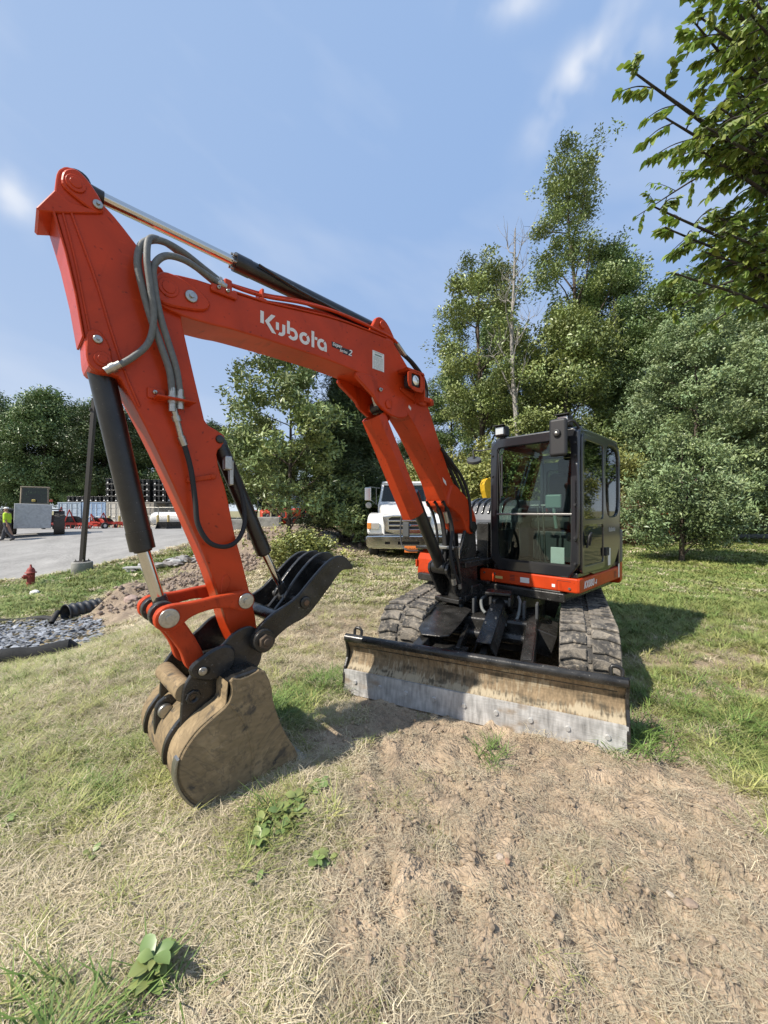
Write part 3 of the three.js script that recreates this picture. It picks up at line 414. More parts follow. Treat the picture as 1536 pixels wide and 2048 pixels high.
  const rb2 = part('lifting_rib', plate(soften([[3.695, 0.22], [3.70, 0.34], [3.69, 0.42], [3.63, 0.455], [3.58, 0.44], [3.56, 0.42]], 1), 0.16, 0.19, 0.006), M.black, bk);
  part('rib_cap', pin(3.645, 0.375, 0.13, 0.16, 0.04), M.zinc, rb2);
  // dents of bare black paint down the back
  for (const z of [-0.08, 0.33]) part('back_rib', plate(curve.slice(6, 26).concat(curve.slice(6, 26).reverse().map((p) => [p[0] + 0.02, p[1] + 0.012])), z, z + 0.03, 0.003), M.black, bk);
}
{ // thumb
  const tine = soften([[3.218, 0.82], [3.114, 0.897], [2.956, 0.961], [2.90, 1.0], [2.80, 1.095], [2.70, 1.18], [2.62, 1.225], [2.55, 1.232], [2.495, 1.205], [2.440, 1.135], [2.445, 1.115], [2.50, 1.125], [2.56, 1.115], [2.655, 1.015], [2.78, 0.892], [2.859, 0.829], [2.982, 0.8], [3.072, 0.75], [3.114, 0.699], [3.158, 0.678], [3.208, 0.691], [3.235, 0.746]], 2);
  const short = soften([[2.93, 0.94], [2.89, 1.01], [2.80, 1.115], [2.70, 1.205], [2.62, 1.245], [2.55, 1.245], [2.495, 1.21], [2.440, 1.135], [2.445, 1.115], [2.50, 1.125], [2.56, 1.115], [2.655, 1.015], [2.78, 0.892], [2.86, 0.86]], 2);
  const th = part('thumb', [plate(tine, -0.135, -0.105, 0.007, [], 2), plate(tine, 0.345, 0.375, 0.007, [], 2)], M.black); LBL(th, 'black hydraulic thumb folded up behind the arm');
  for (const z of [0.03, 0.18]) part('tine', plate(short, z, z + 0.03, 0.006, [], 2), M.black, th);
  part('backing_plate', plate([[2.97, 0.835], [2.86, 0.865], [2.79, 0.925], [2.67, 1.055], [2.575, 1.14], [2.56, 1.125], [2.655, 1.035], [2.78, 0.90], [2.85, 0.84], [2.96, 0.81]], -0.11, 0.35, 0.003), M.black, th);
  part('torque_tube', pin(3.03, 0.85, -0.11, 0.35, 0.045), M.black, th); part('tip_tube', pin(2.62, 1.165, -0.11, 0.35, 0.022), M.black, th);
  part('hinge_boss', pin(3.17, 0.75, -0.165, -0.10, 0.072), M.black, th); part('hinge_boss', pin(3.17, 0.75, 0.345, 0.40, 0.072), M.black, th); part('pin_boss', pin(2.862, 0.935, -0.15, -0.10, 0.042), M.black, th);
  part('hinge_nut', [new THREE.CylinderGeometry(0.045, 0.045, 0.03, 6).rotateX(Math.PI / 2).translate(3.17, 0.75, -0.178), pin(3.17, 0.75, -0.205, -0.19, 0.024)], std([0.10, 0.075, 0.055], 0.7, { metalness: 0.5 }), th);
  part('pin_cap', [pin(2.862, 0.935, -0.158, -0.148, 0.02)], std([0.16, 0.10, 0.06], 0.7, { metalness: 0.4 }), th);
  for (const z of [0.065, 0.165]) part('cylinder_lug', plate(soften([[3.02, 0.83], [2.87, 0.985], [2.84, 0.975], [2.82, 0.92], [2.90, 0.83]], 1), z, z + 0.025, 0.005), M.black, th);
  part('lug_pin', pin(2.86, 0.935, -0.09, 0.30, 0.022), M.steel, th);
  const c = cylinderOf('thumb_cylinder', 'black thumb cylinder behind the arm', [3.34, 1.985], [3.03, 1.27], [2.862, 0.935], 0.05, 0.026, 0.13);
  part('port_block', [rb(0.05, 0.09, 0.05, 3.31, 1.86, 0.065, 0.01), rb(0.03, 0.16, 0.03, 3.29, 1.80, 0.06, 0.008)], M.zinc, c); part('port_block', rb(0.04, 0.05, 0.04, 3.10, 1.38, 0.19, 0.008), M.black, c);
}
{ // lift cylinder and its guard, swing post, hoses at the boom foot
  const cyl = part('lift_cylinder', [rod([1.03, 0.98, 0.13], [1.48, 1.729, 0.13], 0.062, 0.062, 28), rod([1.45, 1.679, 0.13], [1.486, 1.739, 0.13], 0.068, 0.068, 28), pin(1.02, 0.963, 0.04, 0.22, 0.07)], M.cylBlack);
  part('piston_rod', rod([1.48, 1.729, 0.13], [1.93, 2.478, 0.13], 0.034, 0.034, 20), M.chrome, cyl);
  part('rod_eye', pin(1.935, 2.485, 0.07, 0.19, 0.055), M.black, cyl);
  part('fitting', [rod([2.03, 2.47, 0.05], [2.06, 2.54, 0.05], 0.024, 0.024, 8)], M.zinc, cyl);
  // folded guard: three flats
  const D = V(0.515, 0.857, 0).normalize(), N = V(D.y, -D.x, 0).negate(); // N points out, ahead of the cylinder
  const sec = [[0.045, -0.10], [0.13, -0.10], [0.20, -0.05], [0.20, 0.05], [0.13, 0.10], [0.045, 0.10], [0.045, 0.09], [0.125, 0.09], [0.19, 0.046], [0.19, -0.046], [0.125, -0.09], [0.045, -0.09]];
  const A = V(1.385, 1.575, 0.13), L = 1.02;
  const n = N.clone().multiplyScalar(N.x > 0 ? 1 : -1);
  const gg = new THREE.ExtrudeGeometry(new THREE.Shape(sec.map((p) => new THREE.Vector2(p[0], p[1]))), { depth: L, bevelEnabled: false });
  gg.applyMatrix4(new THREE.Matrix4().makeBasis(n, D.clone().cross(n), D).setPosition(A));
  part('cylinder_guard', gg, M.red, cyl);
  const post = part('swing_post', [rod([0.70, 0.58, 0.13], [0.70, 1.05, 0.13], 0.14, 0.13, 24), plate(soften([[0.52, 0.75], [0.56, 1.30], [0.60, 1.45], [0.70, 1.45], [0.78, 1.33], [0.88, 1.05], [1.07, 1.02], [1.11, 0.93], [1.04, 0.87], [0.90, 0.62], [0.55, 0.60]], 1), -0.005, 0.03, 0.006), plate(soften([[0.52, 0.75], [0.56, 1.30], [0.60, 1.45], [0.70, 1.45], [0.78, 1.33], [0.88, 1.05], [1.07, 1.02], [1.09, 0.93], [1.04, 0.87], [0.90, 0.62], [0.55, 0.60]], 1), 0.23, 0.265, 0.006), rb(0.42, 0.05, 0.32, 0.72, 0.60, 0.13), rb(0.42, 0.05, 0.32, 0.72, 1.02, 0.13)], M.black);
  part('post_bracket', [rb(0.62, 0.07, 0.34, 0.50, 0.62, 0.13), rb(0.62, 0.07, 0.34, 0.50, 0.98, 0.13), plate(soften([[0.2, 0.55], [0.2, 1.05], [0.5, 1.05], [0.62, 0.98], [0.62, 0.60], [0.5, 0.55]], 1), 0.28, 0.31, 0.005)], M.black, post);
  for (let i = 0; i < 7; i++) { const z = 0.02 + i * 0.036, j = (i % 3) * 0.03; part('foot_hose', hose([[1.13 - j, 1.66, z], [1.04 - j, 1.56, z], [0.97 - j, 1.40, z], [0.94 - j, 1.2, z], [0.93 - j, 1.0, z + 0.01], [0.80, 0.82, z + 0.02]], 0.0145, 26, 8), M.rubber, post); }
  part('hose_clamp', [rb(0.08, 0.035, 0.27, 0.945, 1.17, 0.13, 0.008), rb(0.02, 0.14, 0.03, 0.90, 1.12, -0.01)], M.zinc, post);
  for (const [z, r] of [[-0.03, 0.016], [0.0, 0.016], [0.035, 0.018]]) part('loop_hose', hose([[1.20, 2.19, z + 0.02], [1.05, 2.06, z], [0.90 + z, 1.92, z], [0.79 + z, 1.76, z], [0.74 + z, 1.58, z], [0.70, 1.40, z]], r, 30, 8), M.rubber, post);
  for (const [a, b, r] of [[[1.07, 1.1, -0.03], [0.98, 0.72, -0.02], 0.022], [[0.99, 1.18, -0.035], [0.88, 0.70, -0.04], 0.018]]) part('post_line', [rod(a, b, r, r, 10), rod(V(...a).lerp(V(...b), 0.6).toArray(), V(...a).lerp(V(...b), 0.7).toArray(), r * 1.4, r * 1.4, 6)], M.black, post);
  part('drop_hose', hose([[1.02, 1.35, -0.02], [1.10, 1.15, -0.05], [1.05, 0.95, -0.06], [0.92, 0.78, -0.04]], 0.016, 20, 8), M.rubber, post);
  for (const [a, b, q] of [[[1.02, 0.86, -0.03], [1.0, 0.80, -0.03], 0.03], [[0.94, 0.80, -0.045], [0.93, 0.75, -0.045], 0.026], [[1.12, 1.55, 0.0], [1.08, 1.44, 0.0], 0.022]]) part('post_fitting', rod(a, b, q, q, 6), M.zinc, post);
}
{ // upper structure: deck, red skirt, cab, hood
  const deck = part('deck', [rb(1.55, 0.10, 1.9, -0.36, 0.70, 0.04, 0.02), rod([0, 0.50, 0], [0, 0.66, 0], 0.50, 0.50, 40), rb(0.5, 0.10, 0.5, 0.42, 0.69, 0.22, 0.02)], M.black);
  part('floor_rim', rb(0.06, 0.035, 0.5, 0.44, 0.755, 0.15, 0.01), M.black, deck);
  // red skirt below the cab
  const skirt = part('cab_skirt', [plate(rrect(-0.98, 0.765, 0.40, 0.905, 0.02, 3), -1.045, -1.0, 0.012, [], 2), join(plate(rrect(-0.045, 0.765, 0.99 + 0.045, 0.905, 0.02, 3), -0.02, 0.02, 0.012, [], 2)).rotateY(Math.PI / 2).translate(0.385, 0, 0)], M.red);
  part('step_plate', rb(0.10, 0.03, 0.3, 0.36, 0.752, -0.72, 0.01), M.black, skirt);
  for (const [y, z] of [[0.86, -0.15], [0.805, -0.955], [0.86, -0.02]]) part('skirt_bolt', rod([0.40, y, z], [0.415, y, z], 0.013, 0.013, 6), M.steel, skirt);
  for (let i = 0; i < 4; i++) part('vent_slot', rb(0.004, 0.006, 0.055, 0.406, 0.815 + i * 0.017, -0.36, 0.002), M.darkPlastic, skirt);
  for (let i = 0; i < 5; i++) part('vent_slot', rb(0.09, 0.006, 0.004, -0.72, 0.80 + i * 0.016, -1.046, 0.002), M.darkPlastic, skirt);
  part('sticker', rb(0.003, 0.055, 0.10, 0.4065, 0.83, -0.50, 0.001), M.white, skirt);
  part('sticker', rb(0.003, 0.03, 0.032, 0.4065, 0.815, -0.80, 0.001), M.white, skirt);
  part('sticker', rb(0.003, 0.028, 0.09, 0.4065, 0.825, -0.20, 0.001), std([0.55, 0.45, 0.16], 0.6), skirt);
  part('sticker', rb(0.05, 0.16, 0.003, -0.86, 0.86, -1.047, 0.001), M.white, skirt);
  part('hatch_seam', [rb(0.003, 0.003, 0.13, 0.4062, 0.872, -0.90, 0.001), rb(0.003, 0.10, 0.003, 0.4062, 0.822, -0.835, 0.001)], M.darkPlastic, skirt);
  part('model_lettering', new TextGeometry('KX080', { font, size: 0.072, depth: 0.002, curveSegments: 3 }).applyMatrix4(new THREE.Matrix4().makeShear(0, 0, 0.25, 0, 0, 0)).rotateY(Math.PI).translate(0.29, 0.80, -1.0455), M.white, skirt);
  part('model_lettering', new TextGeometry('-4', { font, size: 0.05, depth: 0.002, curveSegments: 3 }).applyMatrix4(new THREE.Matrix4().makeShear(0, 0, 0.25, 0, 0, 0)).rotateY(Math.PI).translate(-0.02, 0.80, -1.0455), M.white, skirt);

  // ---- cab: x from -0.95 to 0.40, z from -1.04 to -0.09, y from 0.905 to 2.40
  const x0 = -0.95, x1 = 0.40, z0 = -1.04, z1 = -0.09, y0 = 0.905, yt = 2.37;
  const yz = (pts) => pts; // plates drawn in (z, y) and stood across the machine
  const across = (g, x) => g.rotateY(-Math.PI / 2).translate(x, 0, 0); // drawn x becomes world z
  const frontHole = soften([[-0.985, 1.00], [-0.985, 2.24], [-0.955, 2.285], [-0.185, 2.285], [-0.155, 2.24], [-0.155, 1.10], [-0.21, 1.0], [-0.93, 1.0]], 1, 0.15);
  const front = across(plate(soften([[z0, y0], [z0, yt - 0.05], [z0 + 0.06, yt], [z1 - 0.10, yt], [z1, yt - 0.10], [z1, y0]], 1, 0.1), -0.03, 0.03, 0.014, [frontHole], 2), x1 - 0.03);
  const sideOut = soften([[x0, y0], [x0, yt - 0.16], [x0 + 0.12, yt], [x1 - 0.07, yt], [x1, yt - 0.07], [x1, y0]], 2, 0.2);
  const doorHole = rrect(-0.325, 0.96, 0.335, 2.30, 0.05), quarter = soften([[-0.40, 1.50], [-0.40, 2.30], [-0.78, 2.30], [-0.90, 2.17], [-0.90, 1.62], [-0.80, 1.50]], 2, 0.2);
  const sideL = plate(sideOut, z0, z0 + 0.05, 0.012, [doorHole, quarter], 2);
  const sideR = plate(sideOut, z1 - 0.05, z1, 0.012, [rrect(-0.88, 1.35, 0.33, 2.28, 0.06)], 2);
  const back = across(plate(soften([[z0, y0], [z0, yt - 0.16], [z1, yt - 0.16], [z1, y0]], 0), -0.025, 0.025, 0.01, [rrect(z0 + 0.09, 1.55, z1 - 0.09, 2.10, 0.05)]), x0 + 0.03);
  const roof = [rb(1.20, 0.06, 0.93, -0.28, yt - 0.008, -0.565, 0.028, 3), rb(0.22, 0.05, 0.90, -0.87, yt - 0.10, -0.565, 0.02, 2).translate(0, 0, 0)];
  const cab = part('cab', [front, sideL, sideR, back, roof, rb(1.3, 0.05, 0.9, -0.28, 0.93, -0.565, 0.01)], M.cabPaint); LBL(cab, 'black framed glazed operator cab');
  const pane = (name, g, mat = M.glass, parent = cab) => part(name, g, mat, parent);
  pane('upper_windscreen', rb(0.006, 0.775, 0.80, x1 - 0.022, 1.91, -0.57, 0.002));
  pane('lower_windscreen', rb(0.006, 0.53, 0.80, x1 - 0.022, 1.265, -0.57, 0.002));
  part('windscreen_bar', rb(0.022, 0.022, 0.83, x1 - 0.012, 1.527, -0.57, 0.005), M.steel, cab);
  part('windscreen_seal', [across(plate(soften([[-0.985, 1.00], [-0.985, 2.24], [-0.955, 2.285], [-0.185, 2.285], [-0.155, 2.24], [-0.155, 1.10], [-0.21, 1.0], [-0.93, 1.0]], 1, 0.15), -0.012, 0.012, 0.004, [soften([[-0.965, 1.03], [-0.965, 2.225], [-0.94, 2.265], [-0.20, 2.265], [-0.175, 2.225], [-0.175, 1.11], [-0.22, 1.03], [-0.92, 1.03]], 1, 0.15)]), x1 - 0.022)], M.rubber, cab);
  const wip = part('wiper', [bar([x1 + 0.008, 1.66, -0.225], [x1 + 0.008, 2.20, -0.20], 0.012, 0.012, 0.003), rb(0.012, 0.45, 0.02, x1 + 0.004, 1.95, -0.235, 0.004)], M.darkPlastic, cab);
  part('sun_visor', [rb(0.02, 0.05, 0.26, x1 - 0.10, 2.27, -0.33, 0.008)], M.darkPlastic, cab);
  // door with its own frame and glass
  const door = part('door', [plate(rrect(-0.34, 0.945, 0.35, 2.315, 0.06), z0 - 0.012, z0 + 0.02, 0.008, [rrect(-0.28, 1.02, 0.29, 1.42, 0.04), rrect(-0.28, 1.48, 0.29, 2.26, 0.05)], 2)], M.cabPaint, cab);
  pane('upper_pane', rb(0.585, 0.80, 0.006, 0.005, 1.87, z0 + 0.0, 0.002), M.tint, door);
  pane('lower_pane', rb(0.585, 0.42, 0.006, 0.005, 1.22, z0 + 0.0, 0.002), M.tint, door);
  part('door_handle', [hose([[0.255, 1.20, z0 - 0.02], [0.25, 1.32, z0 - 0.045], [0.20, 1.34, z0 - 0.045], [0.18, 1.22, z0 - 0.02]], 0.012, 16, 8)], M.darkPlastic, door);
  part('door_latch', rb(0.10, 0.09, 0.03, -0.36, 1.12, z0 - 0.02, 0.01), M.darkPlastic, door);
  pane('quarter_window', plate(soften([[-0.40, 1.50], [-0.40, 2.30], [-0.78, 2.30], [-0.90, 2.17], [-0.90, 1.62], [-0.80, 1.50]], 2, 0.2), z0 + 0.018, z0 + 0.024, 0), M.tint);
  pane('side_window', rb(1.22, 0.94, 0.006, -0.275, 1.815, z1 - 0.03, 0.002), M.glass);
  pane('rear_window', rb(0.006, 0.56, 0.78, x0 + 0.03, 1.825, -0.565, 0.002), M.tint);
  part('door_lettering', new TextGeometry('Kubota', { font, size: 0.05, depth: 0.002, curveSegments: 3 }).rotateY(Math.PI).translate(-0.50, 1.33, z0 - 0.0005), std([0.4, 0.4, 0.4], 0.5), cab);
  part('sticker', rb(0.085, 0.19, 0.002, -0.52, 1.05, z0 - 0.001, 0.0005), M.white, cab);
  // handrail at the front pillar, bolts, hinges
  part('grab_rail', [hose([[x1 + 0.005, 2.02, -1.01], [x1 + 0.045, 2.01, -1.035], [x1 + 0.05, 1.96, -1.045], [x1 + 0.05, 1.34, -1.045], [x1 + 0.045, 1.29, -1.035], [x1 + 0.005, 1.28, -1.01]], 0.014, 44, 10)], M.cabPaint, cab);
  for (const y of [1.05, 1.30, 1.62, 2.10, 2.22]) part('pillar_bolt', rod([x1, y, -1.005], [x1 + 0.02, y, -1.005], 0.014, 0.012, 8), M.darkPlastic, cab);
  for (const y of [1.06, 1.95, 2.18]) part('pillar_bolt', rod([x1, y, -0.118], [x1 + 0.018, y, -0.118], 0.013, 0.011, 8), M.darkPlastic, cab);
  // work lights on the roof front
  for (const z of [-0.225, -0.90]) {
    const w = part('work_light', [rb(0.11, 0.115, 0.13, x1 - 0.02, yt + 0.07, z, 0.02, 2), rb(0.04, 0.05, 0.05, x1 - 0.03, yt + 0.01, z, 0.008)], M.darkPlastic, cab);
    part('lens', rb(0.012, 0.082, 0.095, x1 + 0.037, yt + 0.072, z, 0.02, 3), M.lens, w);
    part('visor', rb(0.06, 0.008, 0.135, x1 + 0.04, yt + 0.13, z, 0.003), M.darkPlastic, w);
  }
  // mirrors
  const mr = part('mirror', [rb(0.06, 0.36, 0.165, x1 + 0.15, 2.26, -0.905, 0.035, 3), hose([[x1 - 0.03, 2.36, -1.03], [x1 + 0.06, 2.42, -1.0], [x1 + 0.14, 2.36, -0.93]], 0.012, 16, 8), pin(0, 0, -0.02, 0.02, 0.035).rotateY(Math.PI / 2).translate(x1 + 0.185, 2.30, -0.905)], M.darkPlastic, cab);
  part('mirror_knob', pin(0, 0, -0.012, 0.012, 0.018).rotateY(Math.PI / 2).translate(x1 + 0.20, 2.295, -0.905), M.steel, mr);
  const mr2 = part('round_mirror', [pin(0, 0, -0.02, 0.02, 0.082, 28).rotateX(R(60)).rotateY(R(-58)).translate(x1 + 0.09, 2.14, 0.065), hose([[x1 - 0.02, 2.27, -0.10], [x1 + 0.05, 2.25, 0.03], [x1 + 0.085, 2.26, 0.075], [x1 + 0.09, 2.17, 0.07]], 0.008, 24, 8)], M.greyPlastic, cab);
  part('mirror_knob', rod([x1 + 0.09, 2.16, 0.067], [x1 + 0.09, 2.195, 0.067], 0.014, 0.014, 8), M.darkPlastic, mr2);
  // inside: seat, consoles, levers, monitor, floor mat
  const seat = part('seat', [rb(0.50, 0.14, 0.50, -0.33, 1.42, -0.57, 0.05, 3), rb(0.14, 0.62, 0.48, -0.62, 1.72, -0.57, 0.06, 3), rb(0.12, 0.20, 0.28, -0.66, 2.12, -0.57, 0.05, 3)], std([0.035, 0.036, 0.038], 0.85), cab);
  part('seat_base', rb(0.45, 0.35, 0.45, -0.34, 1.16, -0.57, 0.02), M.greyPlastic, seat);
  for (const z of [-0.24, -0.90]) { const c = part('console', [rb(0.62, 0.20, 0.15, -0.22, 1.50, z, 0.04, 2), rb(0.30, 0.42, 0.13, -0.24, 1.22, z, 0.03)], M.greyPlastic, cab); part('joystick', [rod([0.02, 1.58, z], [0.05, 1.70, z], 0.016, 0.014, 10), rod([0.05, 1.69, z], [0.06, 1.80, z], 0.026, 0.03, 10)], M.darkPlastic, c); }
  part('monitor', [rb(0.05, 0.15, 0.17, 0.20, 1.66, -0.72, 0.02, 2), rod([0.18, 1.38, -0.74], [0.20, 1.60, -0.72], 0.02, 0.02, 8)], std([0.17, 0.24, 0.22], 0.4), cab);
  for (const z of [-0.60, -0.545]) { const l = part('travel_lever', [rod([0.12, 0.96, z], [0.20, 1.62, z], 0.012, 0.012, 8), rb(0.025, 0.02, 0.10, 0.20, 1.62, z + (z < -0.58 ? -0.03 : 0.03), 0.008)], M.steel, cab); part('pedal', rb(0.16, 0.02, 0.08, 0.14, 1.0, z, 0.006), M.darkPlastic, l); }
  part('manual_box', rb(0.02, 0.18, 0.14, 0.30, 1.10, -0.80, 0.006), M.white, cab);
  part('floor_mat', rb(0.9, 0.015, 0.8, -0.1, 0.965, -0.57, 0.005), M.rubber, cab);
  part('inside_box', rb(0.10, 0.10, 0.16, -0.72, 1.60, -0.34, 0.01), M.red, cab);
  // ---- hood, grille, tail, right-hand covers
  const hoodMat = phys([0.10, 0.105, 0.115], 0.42, { map: T.grain, clearcoat: 0.3 });
  const hood = part('hood', [join(plate(soften([[-1.50, 0.78], [-1.52, 1.50], [-1.42, 1.68], [-1.12, 1.72], [-0.98, 1.70], [-0.98, 0.78]], 1), -0.72, 1.0, 0.03, [], 2)), rb(0.50, 0.62, 0.60, -0.73, 1.09, 0.72, 0.04, 2)], hoodMat);
  const gr = part('radiator_cover', [plate(soften([[-0.98, 1.10], [-0.98, 1.70], [-0.80, 1.73], [-0.62, 1.66], [-0.55, 1.52], [-0.50, 1.42], [-0.48, 1.10]], 1), 0.12, 1.0, 0.02, [], 2)], hoodMat, hood);
  for (let i = 0; i < 14; i++) part('grille_slat', rb(0.012, 0.010, 0.80, -0.475 - i * 0.0035, 1.15 + i * 0.0225, 0.56, 0.003), M.steel, gr);
  for (let i = 0; i < 6; i++) part('louvre', hose([[-0.545, 1.53, 0.30 + i * 0.10], [-0.62, 1.675, 0.30 + i * 0.10], [-0.78, 1.745, 0.30 + i * 0.10], [-0.95, 1.725, 0.30 + i * 0.10]], 0.018, 14, 6), M.cabPaint, gr);
  part('hood_sill', rb(0.30, 0.06, 0.95, -0.42, 1.13, 0.55, 0.015), std([0.36, 0.37, 0.39], 0.45), hood);
  const tail = part('counterweight', [join(plate(soften([[-1.22, -0.98], [-1.45, -0.72], [-1.62, 0], [-1.58, 0.6], [-1.40, 0.95], [-1.15, 1.05], [-0.98, 1.06], [-0.96, -1.03], [-1.08, -1.03]], 1), 0.68, 1.08, 0.05, [], 3)).rotateX(Math.PI / 2).translate(0, 1.76, 0)], M.red);
  part('tail_cover', [rb(0.12, 0.42, 0.12, -1.02, 1.14, -0.98, 0.04, 3)], hoodMat, tail);
  const rc = part('side_cover', [plate(soften([[-1.0, 0.70], [-1.0, 1.06], [0.20, 1.06], [0.325, 0.98], [0.34, 0.72], [0.31, 0.66], [-0.9, 0.66]], 1), 0.44, 1.08, 0.05, [], 3)], M.red); LBL(rc, 'orange red front corner cover right of the boom');
  part('cover_handle', [rb(0.03, 0.10, 0.03, 0.345, 0.86, 1.06, 0.01)], M.redWorn, rc);
  part('side_mirror', [rb(0.03, 0.20, 0.115, 0.45, 1.58, 1.16, 0.014, 2), rb(0.03, 0.20, 0.115, 0.45, 1.31, 1.16, 0.014, 2), hose([[0.26, 1.02, 1.02], [0.45, 1.03, 1.14], [0.47, 1.10, 1.22], [0.46, 1.50, 1.225], [0.45, 1.54, 1.17]], 0.011, 30, 8)], M.greyPlastic, rc);
  part('deck_plate', [rb(0.75, 0.035, 0.95, -0.02, 1.075, 0.60, 0.01), rb(0.5, 0.42, 0.28, 0.08, 0.86, 0.30, 0.02)], M.black, deck);
  // dark machinery behind the boom foot
  part('valve_block', [rb(0.55, 0.65, 0.16, 0.02, 1.10, 0.08, 0.02), rb(0.35, 0.22, 0.30, -0.2, 1.25, 0.2, 0.02)], M.black, deck);
}
{ // undercarriage
  const lower = upart('track_frame', [rb(1.9, 0.30, 0.95, 0, 0.34, 0, 0.03), rod([0, 0.45, 0], [0, 0.60, 0], 0.46, 0.46, 36), bar([0.75, 0.38, -0.35], [0.75, 0.30, -0.62], 0.5, 0.22), bar([0.75, 0.38, 0.35], [0.75, 0.30, 0.62], 0.5, 0.22), bar([-0.75, 0.38, -0.35], [-0.75, 0.30, -0.62], 0.5, 0.22), bar([-0.75, 0.38, 0.35], [-0.75, 0.30, 0.62], 0.5, 0.22), rb(2.3, 0.22, 0.20, 0, 0.24, -0.895, 0.03), rb(2.3, 0.22, 0.20, 0, 0.24, 0.775, 0.03)], M.black);
  // front ribs
  for (const b of [-0.46, -0.34, 0.16, 0.30]) upart('frame_rib', rb(0.14, 0.28, 0.024, 0.74, 0.50, b, 0.005), M.greyPlastic, lower);
  // tracks: belt path in the (x, y) plane
  const pathPts = []; const add = (cx, cy, r, a0, a1, n) => { for (let i = 0; i <= n; i++) { const t = R(mix(a0, a1, i / n)); pathPts.push(V(cx + r * Math.cos(t), cy + r * Math.sin(t), 0)); } };
  add(1.06, 0.265, 0.285, -80, 95, 22); add(-1.08, 0.285, 0.28, 88, 265, 22);
  for (let i = 1; i < 8; i++) pathPts.push(V(mix(-1.02, 1.06, i / 8), -0.02, 0));
  const path = new THREE.CatmullRomCurve3(pathPts, true, 'centripetal'); const Lp = path.getLength();
  const ptsN = path.getSpacedPoints(160).slice(0, 160);
  const beltGeo = (b, w) => { // ring with thickness
    const out = [], inn = []; ptsN.forEach((p, i) => { const q = ptsN[(i + 1) % 160], o = ptsN[(i + 159) % 160], t = q.clone().sub(o).normalize(); out.push([p.x + t.y * 0.018, p.y - t.x * 0.018]); inn.push([p.x - t.y * 0.02, p.y + t.x * 0.02]); });
    return plate(out, b - w / 2, b + w / 2, 0.008, [inn.reverse()]);
  };
  const rowsN = Math.round(Lp / 0.113);
  const lugL = join(plate([[0.022, -0.052], [0.10, -0.050], [0.222, -0.012], [0.222, 0.045], [0.12, 0.018], [0.022, 0.022]], 0, 0.026, 0.007)), lugR = join(plate([[-0.022, -0.052], [-0.022, 0.022], [-0.12, 0.018], [-0.222, 0.045], [-0.222, -0.012], [-0.10, -0.050]], 0, 0.026, 0.007));
  for (const g of [lugL, lugR]) g.scale(1, 1.13, 1);
  const key = rb(0.03, 0.03, 0.02, 0, 0, 0.004, 0.006);
  const rubberTones = [0.85, 1.0, 1.15].map((k) => { const m = M.trackRubber.clone(); m.color.multiplyScalar(k); return m; });
  const rt = rng(77), variants = new Map([lugL, lugR].map((g) => [g, [0, 1, 2, 3, 4, 5].map((k) => { const q = boxUV(g.clone()), u = q.attributes.uv; for (let i = 0; i < u.count; i++) u.setXY(i, u.getX(i) + k * 0.37, u.getY(i) + k * 0.61); return q; })]));
  for (const b of [-0.895, 0.775]) {
    const belt = upart('track', beltGeo(b, 0.45), M.trackRubber, EX); LBL(belt, b < 0 ? 'rubber track under the cab' : 'rubber track on the far side of the boom');
    for (let i = 0; i < rowsN; i++) for (const [geo, off] of [[lugL, 0], [lugR, 0.5], [key, 0.25]]) {
      const u = ((i + off) / rowsN) % 1, p = path.getPointAt(u), t = path.getTangentAt(u), n = V(t.y, -t.x, 0);
      const m = new THREE.Mesh(geo === key ? key : variants.get(geo)[Math.floor(rt() * 6)], rubberTones[Math.floor(rt() * 3)]); m.name = geo === key ? 'guide_notch' : 'tread_lug'; m.castShadow = m.receiveShadow = true;
      m.applyMatrix4(new THREE.Matrix4().makeBasis(V(0, 0, -1), t.clone().negate(), n.clone()).setPosition(p.x + n.x * 0.015, p.y + n.y * 0.015, b).premultiply(under)); belt.add(m);
    }
    upart('idler', [pin(1.06, 0.265, b - 0.12, b + 0.12, 0.24, 28), pin(1.06, 0.265, b - 0.16, b + 0.16, 0.09, 20)], M.black, lower);
    upart('sprocket', [pin(-1.08, 0.285, b - 0.10, b + 0.10, 0.24, 28), pin(-1.08, 0.285, b - 0.18, b + 0.18, 0.14, 20)], M.black, lower);
    for (let i = 0; i < 5; i++) upart('roller', [pin(-0.72 + i * 0.36, 0.10, b - 0.14, b + 0.14, 0.09, 18)], M.black, lower);
  }
  // dozer blade
  const bladeTex = texture(0, (u, v) => { // u along the blade, v up: rust film, dried mud streaks, scraped edge
    const x = u * 2.2, y = v * 0.30; const st = fbm(x * 26, 3, y * 5, 4), bl = fbm(x * 3, 9, y * 8, 5), fine = fbm(x * 60, 5, y * 30, 3);
    const sk = fbm(x * 55 + 2, 7, y * 7, 4), mudLine = smooth(0.02, 0.42, 0.7 * bl + 1.1 * sk + 0.5 * st + 0.55 * Math.exp(-(((v - 0.13) / 0.1) ** 2))), dark = smooth(-0.05, 0.4, fbm(x * 5 + 3, 2, y * 14, 5) + 0.7 * sk + 0.2 * fine);
    let c = [0.225, 0.165, 0.098]; const k = 1 + 0.7 * fine + 0.5 * st; c = c.map((q) => q * k);
    c = c.map((q, i) => mix(q, [0.45, 0.385, 0.27][i], mudLine * 0.75)); c = c.map((q, i) => mix(q, [0.06, 0.048, 0.03][i], dark * 0.9));
    return c;
  }, { wrap: false, w: 1024, h: 160 });
